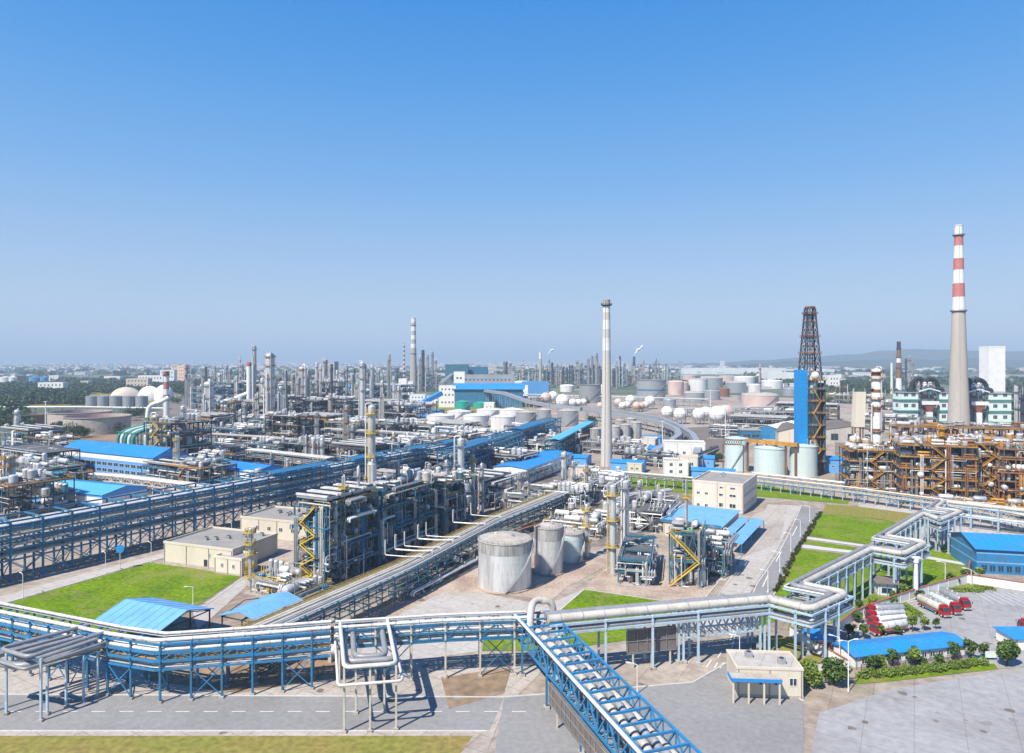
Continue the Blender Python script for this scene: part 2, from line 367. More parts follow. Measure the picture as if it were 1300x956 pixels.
# green land behind and left of the plant
sheet('meadow', [(0, 517), (205, 512), (200, 484), (0, 484), (-150, 484), (-150, 517)], -.10, 'lawn_dry')
sheet('earth_bank', [(-80, 530), (70, 526), (120, 535), (240, 545), (240, 556), (60, 560), (-80, 552)], -.08, 'earth')
sheet('meadow', [(500, 533), (520, 513), (600, 511), (700, 505), (700, 516), (600, 524), (560, 533)], -.08, 'lawn_dry')
sheet('meadow', [(1040, 485), (1110, 485), (1140, 500), (1100, 512), (1040, 505)], -.06, 'lawn_dry')
sheet('yard', [(820, 575), (838, 545), (905, 541), (960, 560), (920, 575), (870, 590)], -.07, 'shed_roof')
sheet('plant_floor', [(-80, 560), (60, 556), (200, 522), (230, 503), (500, 500), (520, 530), (600, 548), (700, 560), (740, 600), (640, 640), (560, 690), (455, 748), (372, 744), (374, 690), (340, 640), (262, 625), (120, 655), (-80, 690)], -.09, 'plant_floor')  # ground under the units, gap shadows put into its dark colour
sheet('plant_floor', [(1060, 560), (1420, 560), (1420, 668), (1300, 650), (1205, 634), (1060, 618)], -.09, 'plant_floor')  # same floor with shade in its colour, below the amber complex
sheet('plant_floor', [(600, 660), (690, 620), (850, 612), (880, 640), (800, 690), (690, 700)], -.085, 'plant_floor')  # same floor with shade in its colour, centre units
sheet('earth_yard', [(190, 830), (330, 822), (440, 838), (430, 860), (300, 880), (180, 862)], -.03, 'earth')
sheet('earth_yard', [(560, 860), (650, 846), (640, 880), (570, 900)], -.03, 'earth')
# near lawns
lawns = [('lawn', [(6, 767), (190, 714), (250, 722), (306, 732), (240, 776), (205, 796), (150, 812), (70, 818), (0, 829), (-150, 840), (-150, 800)], 'lawn'),
 ('lawn', [(742, 748), (800, 756), (884, 769), (810, 790), (800, 812), (700, 826), (612, 826), (616, 800), (690, 793)], 'lawn'),
 ('lawn', [(1043, 652), (1118, 659), (1148, 664), (1118, 682), (1100, 691), (1024, 680)], 'lawn'),
 ('lawn_dry', [(1049, 640), (1090, 643), (1160, 652), (1148, 663), (1043, 651)], 'lawn_dry'),
 ('lawn', [(1021, 685), (1088, 695), (1083, 699), (1018, 690)], 'lawn'),
 ('lawn', [(1015, 696), (1078, 704), (1010, 748), (1000, 780), (960, 800), (958, 790), (984, 752)], 'lawn'),
 ('lawn_dry', [(1100, 700), (1232, 692), (1226, 736), (1160, 753), (1086, 779), (1060, 790), (1000, 800), (1010, 752)], 'lawn'),
 ('lawn_dry', [(962, 806), (1000, 808), (1070, 850), (1040, 862), (1010, 858), (985, 835), (960, 830)], 'lawn_dry'),
 ('lawn', [(790, 600), (890, 606), (888, 628), (846, 624), (800, 618)], 'lawn'),
 ('lawn', [(958, 614), (1080, 634), (1076, 640), (958, 630)], 'lawn'),
 ('lawn', [(545, 520), (600, 519), (604, 526), (540, 532)], 'lawn_dry'),
 ('lawn', [(1205, 745), (1232, 741), (1262, 745), (1240, 751), (1210, 752)], 'lawn'),
 ('lawn', [(1130, 768), (1150, 764), (1175, 780), (1158, 783), (1135, 778)], 'lawn'),
 ('lawn', [(1092, 832), (1200, 812), (1204, 815), (1095, 837)], 'lawn'),
 ('lawn', [(1085, 858), (1262, 842), (1268, 849), (1120, 866), (1086, 868)], 'lawn')]
for nm, p, m in lawns: sheet(nm, p, -.02, m)
# paved strips
sheet('path', [(-60, 776), (0, 757), (190, 706), (258, 688), (272, 693), (190, 713), (6, 766), (-60, 788)], -.03, 'pale_concrete')
sheet('pavement', [(245, 776), (308, 733), (322, 736), (262, 790), (250, 800)], -.04, 'pale_concrete')
sheet('pavement', [(470, 800), (560, 752), (610, 752), (690, 768), (742, 748), (690, 792), (612, 800), (610, 826), (450, 850)], -.05, 'pale_concrete')
sheet('pad', [(450, 790), (590, 705), (760, 700), (778, 715), (720, 745), (700, 762), (610, 752), (560, 752), (470, 800)], -.045, 'pad_red')
sheet('pad', [(742, 747), (785, 700), (930, 690), (940, 705), (893, 762), (884, 768)], -.055, 'pad_red')
sheet('pavement', [(905, 764), (940, 712), (975, 640), (1018, 642), (1002, 668), (984, 702), (960, 740), (938, 776), (930, 800), (892, 800), (884, 770)], -.05, 'pale_concrete')
sheet('pavement', [(955, 655), (985, 640), (1000, 643), (990, 690), (930, 712), (940, 690)], -.04, 'concrete')
sheet('road', [(1018, 641), (1041, 648), (1014, 695), (984, 752), (955, 800), (952, 840), (980, 866), (1020, 890), (1020, 1000), (620, 1000), (640, 885), (800, 873), (880, 866), (925, 840), (935, 800), (962, 740), (990, 700), (1006, 668)], -.035, 'asphalt')
sheet('road', [(1040, 905), (1130, 875), (1262, 853), (1420, 832), (1460, 1000), (1020, 1000)], -.037, 'lot_asphalt')
sheet('parking_lot', [(1086, 806), (1096, 784), (1130, 770), (1170, 757), (1235, 746), (1420, 752), (1420, 832), (1262, 850), (1228, 834), (1210, 812), (1092, 834)], -.045, 'lot_asphalt')
sheet('pavement', [(1090, 633), (1300, 660), (1420, 680), (1420, 700), (1300, 690), (1240, 690), (1190, 684), (1090, 650)], -.04, 'pale_concrete')
sheet('pavement', [(-150, 850), (100, 822), (230, 812), (420, 850), (620, 846), (700, 840), (640, 900), (600, 1000), (-150, 1000)], -.05, 'concrete')
sheet('road', [(-260, 880), (620, 884), (640, 885), (622, 926), (-300, 926)], -.033, 'asphalt')
sheet('lawn_dry', [(-300, 934), (600, 934), (560, 990), (-360, 990)], -.02, 'lawn_dry')
sheet('path', [(1024, 681), (1100, 692), (1098, 694), (1022, 684)], -.01, 'kerb')
sheet('path', [(1018, 691), (1083, 699), (1080, 702), (1016, 695)], -.01, 'kerb')
sheet('path', [(1172, 705), (1228, 715), (1228, 718), (1170, 708)], -.01, 'kerb')
mb = MB()
def kerb(pts, w=.35, h=.13, z=-.04, m='kerb'):
    P = [G(*p) for p in pts]
    for a, b in zip(P, P[1:]): mb.beam((a[0], a[1], z + h/2), (b[0], b[1], z + h/2), w, m, h)
kerb([(1041, 648), (1014, 695), (984, 752), (955, 800), (952, 840), (980, 866), (1020, 890)])
kerb([(640, 885), (800, 873), (880, 866), (925, 840), (935, 800), (962, 740), (990, 700), (1006, 668), (1018, 641)])
kerb([(-60, 788), (6, 766), (190, 713), (272, 693)]); kerb([(1086, 806), (1096, 784), (1130, 770), (1170, 757)])
kerb([(-260, 880), (640, 885)]); kerb([(-300, 928), (618, 928)]); kerb([(742, 748), (884, 769)]); kerb([(310, 733), (248, 778)]); kerb([(893, 762), (940, 705)]); kerb([(742, 748), (690, 793)])
struct('kerb', mb)
# road paint
mb = MB()
def dash(x0, y0, x1, y1, w=.3):
    a, b = G(x0, y0), G(x1, y1); L = hypot(b[0]-a[0], b[1]-a[1]); nx, ny = -(b[1]-a[1])/L*w/2, (b[0]-a[0])/L*w/2
    mb.add([(a[0]+nx, a[1]+ny, -.02), (a[0]-nx, a[1]-ny, -.02), (b[0]-nx, b[1]-ny, -.02), (b[0]+nx, b[1]+ny, -.02)], [(0, 1, 2, 3)], 'paint_white')
for d in [(897, 847, 903, 838), (907, 848, 911, 841), (914, 848, 919, 841), (911, 835, 916, 828), (927, 812, 932, 800), (968, 745, 975, 730), (985, 713, 992, 700), (1006, 680, 1012, 668)]: dash(*d)
for i in range(8):
    dash(1234 + i*9, 750 + i*.5, 1262 + i*13, 766 + i*1.4, .18)
for i in range(7): dash(1180 + 0*i + i*0, 0*i + 759 + i*3.2, 1150 + i*2, 765 + i*3.2, .15) if i < 3 else None
dash(1264, 798, 1300, 812, .15); dash(1262, 806, 1300, 822, .15)
for i in range(12): dash(1098 + i*9.3, 833.5 - i*1.62, 1107 + i*9.3, 829 - i*1.62, .15)
for i in range(26):
    x = -150 + i*6; mb.add([(x, 146.0, -.02), (x + 3, 146.0, -.02), (x + 3, 146.22, -.02), (x, 146.22, -.02)], [(0, 1, 2, 3)], 'paint_white')
struct('road_marking', mb)
mb = MB(); rg = random.Random(3)
for i in range(60):      # manholes, oil spots and patched squares on the paving
    px, py = rg.choice([(rg.uniform(500, 640), rg.uniform(756, 800)), (rg.uniform(1150, 1290), rg.uniform(770, 845)), (rg.uniform(20, 600), rg.uniform(870, 930)), (rg.uniform(905, 975), rg.uniform(690, 780)), (rg.uniform(1060, 1290), rg.uniform(875, 940))])
    x, y = G(px, py); r = rg.uniform(.3, 1.3); n = 9; mb.add([(x + r*rg.uniform(.6, 1.2)*cos(2*pi*k/n), y + r*rg.uniform(.6, 1.2)*sin(2*pi*k/n), -.008 - i*.0001) for k in range(n)], [tuple(range(n))], rg.choice(['asphalt', 'plant_floor', 'shed_roof']))
struct('road_stain', mb)
# hills far behind, right
mb = MB()
def ridge(pts, Y, depth, m='hill'):
    """a long hill: crest heights at photo columns, real slopes in front and behind"""
    rr = random.Random(Y); xs = []; 
    px0, px1 = pts[0][0], pts[-1][0]; N = 90; rows = []
    for i in range(N+1):
        p = px0 + (px1-px0)*i/N
        for (a, ya), (b, yb) in zip(pts, pts[1:]):
            if a <= p <= b: t = (p-a)/(b-a); t = t*t*(3-2*t); py = ya+(yb-ya)*t; break
        h = max(0, CAMH + (HZ-py)*Y/F) + rr.uniform(-4, 4); X = (p-CX)/F*Y
        row = []
        for j, (dy, k) in enumerate([(-depth, 0), (-depth*.6, .35), (-depth*.3, .72), (0, 1), (depth*.5, .7), (depth, 0)]):
            row.append((X + rr.uniform(-30, 30), Y+dy+rr.uniform(-.05, .05)*depth*(0 < j < 5), h*k*(rr.uniform(.85, 1.1) if 0 < j < 3 else 1) - .5))
        rows.append(row)
    vs = [v for r_ in rows for v in r_]
    mb.add(vs, [(i*6+j, (i+1)*6+j, (i+1)*6+j+1, i*6+j+1) for i in range(N) for j in range(5)], m, True)
ridge([(820, 462), (900, 461), (980, 456.5), (1030, 453), (1080, 450), (1130, 445), (1160, 443), (1200, 444), (1250, 446), (1290, 446), (1340, 443), (1400, 446), (1500, 455), (1560, 462)], 9500, 1500)
struct('hills', mb)
mb = MB()
ridge([(950, 463), (1010, 458), (1060, 459), (1100, 457), (1150, 455), (1190, 457), (1240, 454), (1290, 457), (1340, 452), (1420, 456), (1480, 463)], 7200, 900)
struct('hills', mb)
sheet('lake', [(-100, 468), (200, 466.5), (330, 466.5), (330, 468.2), (180, 469), (40, 470.5), (-100, 472)], -.2, 'water')
# haze: even air round the whole scene
mb = MB(); mb.box(-46000, -2500, -1.5, 46000, 46000, 420, 'dark')
hz = mb.build('haze'); hz['kind'] = 'stuff'
hm = bpy.data.materials.new('haze_air'); hm.use_nodes = True; hn = hm.node_tree; hn.nodes.clear()
ho = hn.nodes.new('ShaderNodeOutputMaterial'); hv = hn.nodes.new('ShaderNodeVolumePrincipled')
hv.inputs['Color'].default_value = (.66, .83, 1, 1); hv.inputs['Density'].default_value = .000125; hv.inputs['Anisotropy'].default_value = .0
hn.links.new(hv.outputs[0], ho.inputs['Volume']); hz.data.materials.clear(); hz.data.materials.append(hm)
# ------------------------------------------------------------------ builders of plant equipment
def rc(rng, *a): return a[rng.randrange(len(a))]

def tank(name, label, cx, cy, r, h, m='tank_white', roof='roof_beige', roofh=None, stair=True, group=None, ordn=None, seg=48, kind='cone', band=None, detail=True, sang=-1.9):
    t = thing(name, label, 'tank', (cx, cy), 0, group, ordn)
    roofh = r * .16 if roofh is None else roofh
    mb = MB(); pr = [(r, 0)]
    n = 5
    for i in range(1, n+1):
        z = h*i/n; pr.append((r, z - .12)); pr.append((r + .05, z - .12)); pr.append((r + .05, z)); pr.append((r, z))
    if kind == 'float':
        mb.lathe(0, 0, pr, m, seg); mb.lathe(0, 0, [(r + .9, h), (r + .9, h + .5), (r - .2, h + .5), (r - .2, h*.72), (0.01, h*.70, roof)], m, seg)
    else:
        mb.lathe(0, 0, pr, m, seg)
    if band: mb.lathe(0, 0, [(r + .06, h*band[0]), (r + .06, h*band[1])], band[2], seg)
    mb.lathe(0, 0, [(r + .7, .0), (r + .7, .35), (r, .45)], 'pad_red' if r < 12 else 'earth', seg)
    mb.build('shell', t)
    if kind != 'float':
        mb = MB()
        if kind == 'dome': mb.lathe(0, 0, [(r + .25, h - .05), (r + .25, h + .15)], roof, seg); mb.dome(0, 0, h + .15, r + .25, roofh, roof, seg, 5)
        else: mb.lathe(0, 0, [(r + .25, h - .05), (r + .25, h + .15), (r*.66, h + .15 + roofh*.34), (r*.33, h + .15 + roofh*.67), (.02, h + .15 + roofh)], roof, seg)
        mb.cbox(r*.3, -r*.2, h + roofh*.6, r*.1, r*.1, .7, 'pipe_grey'); mb.cbox(-r*.35, r*.1, h + roofh*.6, r*.08, r*.08, .8, 'pipe_white')
        mb.build('roof', t)
    if detail:
        mb = MB(); n = 28
        pts = [((r + .1)*cos(2*pi*i/n), (r + .1)*sin(2*pi*i/n)) for i in range(n+1)]
        mb.rail(pts, h + .15, 'galv', 1.0, .06, 3); mb.build('railing', t)
    if stair:
        mb = MB(); a0 = sang; n = 18; span = min(1.5, h*1.25/r); P = []
        for i in range(n+1):
            a = a0 + span*i/n; P.append(((r + .55)*cos(a), (r + .55)*sin(a), .2 + (h - .1)*i/n))
        for a, b in zip(P, P[1:]):
            mb.beam(a, b, .8, 'pipe_grey', .12); mb.beam((a[0]*1.03, a[1]*1.03, a[2] + 1.1), (b[0]*1.03, b[1]*1.03, b[2] + 1.1), .08, 'galv')
            mb.beam((a[0]*1.03, a[1]*1.03, a[2]), (a[0]*1.03, a[1]*1.03, a[2] + 1.1), .07, 'galv')
        mb.build('staircase', t)
    return t

def sphere_tank(label, cx, cy, r, m='white', group='spherical gas tanks', ordn=None):
    t = thing('spherical_tank', label, 'tank', (cx, cy), 0, group, ordn)
    zc = r*1.55
    mb = MB(); mb.sphere((0, 0, zc), r, m, 24, 14); mb.lathe(0, 0, [(r*1.01, zc - .15), (r*1.01, zc + .15)], 'pipe_grey', 24); mb.build('shell', t)
    for k in range(8):
        a = 2*pi*k/8 + .2; mb = MB(); mb.tube([(r*cos(a)*.99, r*sin(a)*.99, 0), (r*cos(a)*.99, r*sin(a)*.99, zc)], .4, 'silver_old', 6); mb.build('leg', t)
    mb = MB()
    for k in range(8):
        a = 2*pi*k/8 + .2; b = a + 2*pi/8
        mb.beam((r*cos(a), r*sin(a), .5), (r*cos(b), r*sin(b), zc*.7), .18, 'pipe_grey'); mb.beam((r*cos(b), r*sin(b), .5), (r*cos(a), r*sin(a), zc*.7), .18, 'pipe_grey')
    mb.build('brace', t)
    mb = MB(); mb.cbox(0, 0, zc + r - .1, 3, 3, .2, 'galv'); mb.rail([(-1.5, -1.5), (1.5, -1.5), (1.5, 1.5), (-1.5, 1.5), (-1.5, -1.5)], zc + r, 'galv')
    mb.tube([(0, 0, zc + r), (0, 0, zc + r + 2), (r*.9, 0, zc + r*.9), (r*1.1, 0, zc)], .18, 'pipe_white', 6); mb.build('platform', t)
    mb = MB(); P = [((r + .4)*cos(-2.4 + 1.9*i/12), (r + .4)*sin(-2.4 + 1.9*i/12), zc*.1 + (zc + r*.4)*i/12) for i in range(13)]
    for a, b in zip(P, P[1:]): mb.beam(a, b, .7, 'galv', .12)
    mb.build('staircase', t)
    return t

def column(name, label, cx, cy, h, d, m='silver', rail='galv', nplat=5, d2=None, hsplit=.5, pipe=True, group=None, ordn=None, seed=1, seg=16, lean=True, cat='column', cap=None, bands=None, rot=None):
    """a vertical process vessel: skirt, shell (two diameters if d2), dished head, ring platforms with rails, ladder and a riser pipe"""
    rng = random.Random(seed*7919 + int(cx*10)); t = thing(name, label, cat, (cx, cy), rng.uniform(-.6, .4) if rot is None else rot, group, ordn)
    r = d/2; r2 = (d2 or d)/2; sk = min(h*.1, 4)
    prof = [(r*1.08, 0), (r*1.02, sk)]
    hs = h*hsplit
    n1 = max(2, int(hs/5))
    for i in range(1, n1+1): z = sk + (hs - sk)*i/n1; prof += [(r, z - .15), (r*1.025, z - .15), (r*1.025, z), (r, z)]
    prof += [(r2, hs + abs(r - r2)*2.2)]
    top = h - r2*.5; z0 = hs + abs(r - r2)*2.2; n2 = max(2, int((top - z0)/5))
    for i in range(1, n2+1): z = z0 + (top - z0)*i/n2; prof += [(r2, z - .15), (r2*1.025, z - .15), (r2*1.025, z), (r2, z)]
    mb = MB(); mb.lathe(0, 0, prof, m, seg); mb.dome(0, 0, top, r2, r2*.5, m, seg, 3)
    if bands:
        for (a, b, mm) in bands: mb.lathe(0, 0, [((r if a*h < hs else r2) + .03, a*h), ((r if a*h < hs else r2) + .03, b*h)], mm, seg)
    mb.lathe(0, 0, [(r*1.6, -.05), (r*1.6, .5), (.01, .5)], 'concrete', 8); mb.build('shell', t)
    zs = [h*(k + 1)/(nplat + .4) for k in range(nplat)] if nplat else []
    for k, z in enumerate(zs):
        z = z + rng.uniform(-.02, .02)*h if k < nplat - 1 else min(h*.985, z)
        rr = (r if z < hs else r2); ro = rr + 1.15; a0 = rng.uniform(0, 6.28); sp = 2*pi if (k == nplat - 1 or rng.random() < .45) else rng.uniform(2.4, 4.6)
        n = max(5, int(sp/.5)); mb = MB(); pts = []
        for i in range(n+1):
            a = a0 + sp*i/n; pts.append((ro*cos(a), ro*sin(a)))
        for i in range(n):
            a, b = a0 + sp*i/n, a0 + sp*(i+1)/n
            q = [(rr*cos(a), rr*sin(a)), (ro*cos(a), ro*sin(a)), (ro*cos(b), ro*sin(b)), (rr*cos(b), rr*sin(b))]
            mb.prism(q, z - .14, z, 'grating'); mb.beam((*q[1], z + .05), (*q[2], z + .05), .1, rail, .45)
        mb.build('platform', t) if 0 else None
        mb.rail(pts, z, rail, 1.15, .1 if d < 5 else .14, 1.6)
        if rng.random() < .5: a = a0 + rng.uniform(0, sp); mb.cbox((rr + .6)*cos(a), (rr + .6)*sin(a), z, .9, .9, 1.5, 'pipe_grey')
        mb.build('platform', t)
    if nplat:
        mb = MB(); a = rng.uniform(-2.8, -1.4); x, y = (max(r, r2) + .75)*cos(a), (max(r, r2) + .75)*sin(a)
        for s_ in (-.3, .3): mb.beam((x + s_, y, .3), (x + s_, y, zs[-1]), .08, rail)
        for i in range(int(zs[-1]/1.5)): mb.beam((x - .3, y, 1 + i*1.5), (x + .3, y, 1 + i*1.5), .06, rail)
        for i in range(int(zs[-1]/3)): mb.beam((x - .45, y - .5, 2.5 + i*3), (x + .45, y - .5, 2.5 + i*3), .07, rail)
        mb.build('ladder', t)
    if pipe:
        for q in range(1 if d < 2.0 else 2 if d < 4 else 4):
            a = rng.uniform(-3.0, -.1); rr = max(r, r2) + .55 + .3*q; x, y = rr*cos(a), rr*sin(a); pr = max(.16, d*.075)
            zt = h + pr*2.5 if q == 0 else h*rng.uniform(.5, .9)
            mb = MB(); mb.tube([(0, 0, h - .3), (0, 0, zt), (x, y, zt), (x, y, rng.uniform(.04, .2)*h)] if q == 0 else [(x*.6, y*.6, zt), (x, y, zt), (x, y, 1.5), (x*1.8, y*1.8, 1.5)], pr, rc(rng, 'pipe_white', 'silver', 'galv'), 8, fil=pr*3); mb.build('riser_pipe', t)
    return t

def chimney(name, label, cx, cy, h, dt, db, segs, base='stack_concrete', plats=(), group=None, ordn=None, seg=32, cat='chimney'):
    """segs: list of (fraction from, fraction to, material) bands painted on the shaft"""
    t = thing(name, label, cat, (cx, cy), 0, group, ordn)
    def rad(u): return (db/2)*(1-u)**1.25 + (dt/2)*(1-(1-u)**1.25)
    cuts = sorted({0., 1.} | {s[0] for s in segs} | {s[1] for s in segs} | {i/14 for i in range(15)})
    prof = []; mb = MB()
    for a, b in zip(cuts, cuts[1:]):
        mid = (a + b)/2; mm = base
        for s_ in segs:
            if s_[0] <= mid <= s_[1]: mm = s_[2]
        mb.lathe(0, 0, [(rad(a), a*h), (rad(b), b*h)], mm, seg)
    mb.lathe(0, 0, [(rad(1), h), (rad(1)*1.1, h), (rad(1)*1.1, h + .8), (rad(1)*.8, h + .8), (rad(1)*.8, h - 6, 'dark')], base if not segs else segs[-1][2], seg)
    mb.build('shaft', t)
    for u in plats:
        mb = MB(); r_ = rad(u); n = 20; pts = [((r_ + 1.4)*cos(2*pi*i/n), (r_ + 1.4)*sin(2*pi*i/n)) for i in range(n+1)]
        mb.lathe(0, 0, [(r_, u*h - .9), (r_ + 1.4, u*h - .15), (r_ + 1.4, u*h + .1), (r_, u*h + .1)], 'dark_steel', 20); mb.rail(pts, u*h, 'dark_steel', 1.2, .12, 3); mb.build('platform', t)
    mb = MB(); a = -2.0
    for i in range(12):
        z0, z1 = h*i/12, h*(i+1)/12; r0, r1 = rad(i/12) + .35, rad((i+1)/12) + .35
        for o_ in (-.03, .03): mb.beam((r0*cos(a + o_), r0*sin(a + o_), z0), (r1*cos(a + o_), r1*sin(a + o_), z1), .12, 'galv')
    mb.build('ladder', t)
    return t

def offset(path, d):
    out = []; n = len(path)
    for i in range(n):
        p = path[i]; a = path[max(i-1, 0)]; b = path[min(i+1, n-1)]
        d1 = Vector((p[0]-a[0], p[1]-a[1])) if i else Vector((b[0]-p[0], b[1]-p[1]))
        d2 = Vector((b[0]-p[0], b[1]-p[1])) if i < n-1 else d1
        d1.normalize(); d2.normalize(); n1 = Vector((-d1.y, d1.x)); n2 = Vector((-d2.y, d2.x))
        m = n1 + n2; k = m.length
        if k < .3: m = n1; c = 1
        else: m /= k; c = max(.5, m.dot(n1))
        out.append((p[0] - m.x*d/c, p[1] - m.y*d/c))       # +d = right of travel
    return out
def along(path, step, phase=0.):
    res = []; s = phase
    for a, b in zip(path, path[1:]):
        L = hypot(b[0]-a[0], b[1]-a[1]); 
        while s <= L + 1e-6:
            t = s/L; res.append((a[0]+(b[0]-a[0])*t, a[1]+(b[1]-a[1])*t, (b[0]-a[0])/L, (b[1]-a[1])/L)); s += step
        s -= L
    return res

def rack(name, label, path, w, levels, step=7., post='blue_steel', beamm=None, pipes=(), brace=True, truss=None, nposts=2, pw=.35, group=None, ordn=None, cat='pipe rack', trays=(), roof=None, rail=None, skip=(), gantry=0):
    """elevated pipe rack along a polyline. pipes: (offset, level index, radius, material[, fillet]); trays: (offset, level, width, mat)"""
    beamm = beamm or post; x0, y0 = path[0]
    t = thing(name, label, cat, (x0, y0), 0, group, ordn)
    P = [(x - x0, y - y0) for x, y in path]
    H = levels[-1]; bents = along(P, step, step*.15); offs = [(-w/2 + w*i/(nposts-1)) for i in range(nposts)]
    for k, (x, y, dx, dy) in enumerate(bents[:100]):
        if k in skip: continue
        nx, ny = dy, -dx; mb = MB()
        for o_ in offs:
            X, Y = x + nx*o_, y + ny*o_; mb.beam((X, Y, -.1), (X, Y, H + gantry), pw, post); mb.cbox(X, Y, -.1, pw*2.4, pw*2.4, .5, 'concrete')
        for z in list(levels) + ([H + gantry] if gantry else []): mb.beam((x - nx*(w/2 + .5), y - ny*(w/2 + .5), z - .2), (x + nx*(w/2 + .5), y + ny*(w/2 + .5), z - .2), pw*.85, beamm)
        if brace and k % 2 == 0:
            for o1, o2 in zip(offs, offs[1:]):
                mb.beam((x + nx*o1, y + ny*o1, .6), (x + nx*o2, y + ny*o2, levels[0] - .3), pw*.45, beamm)
        mb.build('support_frame', t)
    for o_ in (-w/2, w/2):
        Q = offset(P, o_); mb = MB()
        for z in list(levels) + ([H + gantry] if gantry else []):
            for a, b in zip(Q, Q[1:]): mb.beam((a[0], a[1], z - .25), (b[0], b[1], z - .25), pw*.7, beamm, pw)
        bs = [(b[0] + b[3]*o_, b[1] - b[2]*o_) for b in bents]
        if truss:
            za, zb, tm = truss
            n = 2
            for a, b in zip(bs, bs[1:]):
                for j in range(n):
                    pa = (a[0] + (b[0]-a[0])*j/n, a[1] + (b[1]-a[1])*j/n); pb = (a[0] + (b[0]-a[0])*(j+1)/n, a[1] + (b[1]-a[1])*(j+1)/n)
                    if j % 2: mb.beam((*pa, zb), (*pb, za), pw*.5, tm)
                    else: mb.beam((*pa, za), (*pb, zb), pw*.5, tm)
                    mb.beam((*pb, za), (*pb, zb), pw*.4, tm)
            for z in (za, zb):
                for a, b in zip(bs, bs[1:]): mb.beam((*a, z), (*b, z), pw*.6, tm)
        if brace:
            for k, (a, b) in enumerate(zip(bs, bs[1:])):
                if (k % 3 == 1 or nposts == 3) and hypot(a[0]-b[0], a[1]-b[1]) < step*1.3:
                    mb.beam((*a, .5), (*b, levels[0] - .4), pw*.45, beamm); mb.beam((*b, .5), (*a, levels[0] - .4), pw*.45, beamm)
        mb.build('girder', t)
    for pp in pipes:
        o_, lv, r_, mm = pp[:4]; z = levels[lv] + r_ + .02 if lv < 50 else lv
        Q = offset(P, o_); mb = MB()
        mb.tube([(a, b, z) for a, b in Q], r_, mm, 10 if r_ > .3 else 7, fil=r_*3 if len(Q) > 2 else 0)
        if r_ >= .35:
            for (x, y, dx, dy) in along(Q, 5.5, 3): mb.tube([(x - dx*.09, y - dy*.09, z), (x + dx*.09, y + dy*.09, z)], r_*1.05, 'galv', 10)
        mb.build('pipe', t)
    for (o_, lv, tw, mm) in trays:
        z = levels[lv]; mb = MB(); A, B = offset(P, o_ - tw/2), offset(P, o_ + tw/2)
        for i in range(len(P) - 1):
            mb.prism([A[i], A[i+1], B[i+1], B[i]], z + .02, z + .2, mm)
            for Q in (A, B): mb.beam((Q[i][0], Q[i][1], z + .3), (Q[i+1][0], Q[i+1][1], z + .3), .08, mm, .4)
        mb.build('cable_tray', t)
    if roof:
        rz, rw, mm, segs = roof
        for (s0, s1) in segs:
            pts = along(P, 2.0); n = len(pts); seg_ = pts[int(n*s0):max(int(n*s0)+2, int(n*s1))]
            mb = MB(); L = [((x + dy*rw/2, y - dx*rw/2), (x, y), (x - dy*rw/2, y + dx*rw/2)) for x, y, dx, dy in (seg_[0], seg_[-1])]
            for a, b in ((0, 1), (1, 2)):
                za = rz if a == 0 else rz + .8; zb = rz + .8 if b == 1 else rz
                q = [(*L[0][a], za), (*L[1][a], za), (*L[1][b], zb), (*L[0][b], zb)]
                mb.add(q + [(v[0], v[1], v[2] - .12) for v in q], [(0, 1, 2, 3), (7, 6, 5, 4), (0, 4, 5, 1), (2, 6, 7, 3), (1, 5, 6, 2), (0, 3, 7, 4)], mm)
            mb.build('roof', t)
    if rail:
        for o_ in rail[0]:
            Q = offset(P, o_); mb = MB(); mb.rail(Q, H + (rail[2] if len(rail) > 2 else 0), rail[1], 1.1, .1, 1.8)
            mb.build('railing', t)
    return t
def pipeset(rng, w, n, lv, rmin=.12, rmax=.4, mats=('pipe_white', 'galv', 'pipe_beige', 'silver', 'pipe_grey')):
    out = []; x = -w/2 + .4
    while x < w/2 - .4 and len(out) < n:
        r = rng.uniform(rmin, rmax); x += r; out.append((x, lv, r, rng.choice(mats))); x += r + rng.uniform(.12, w/n*.6)
    return out

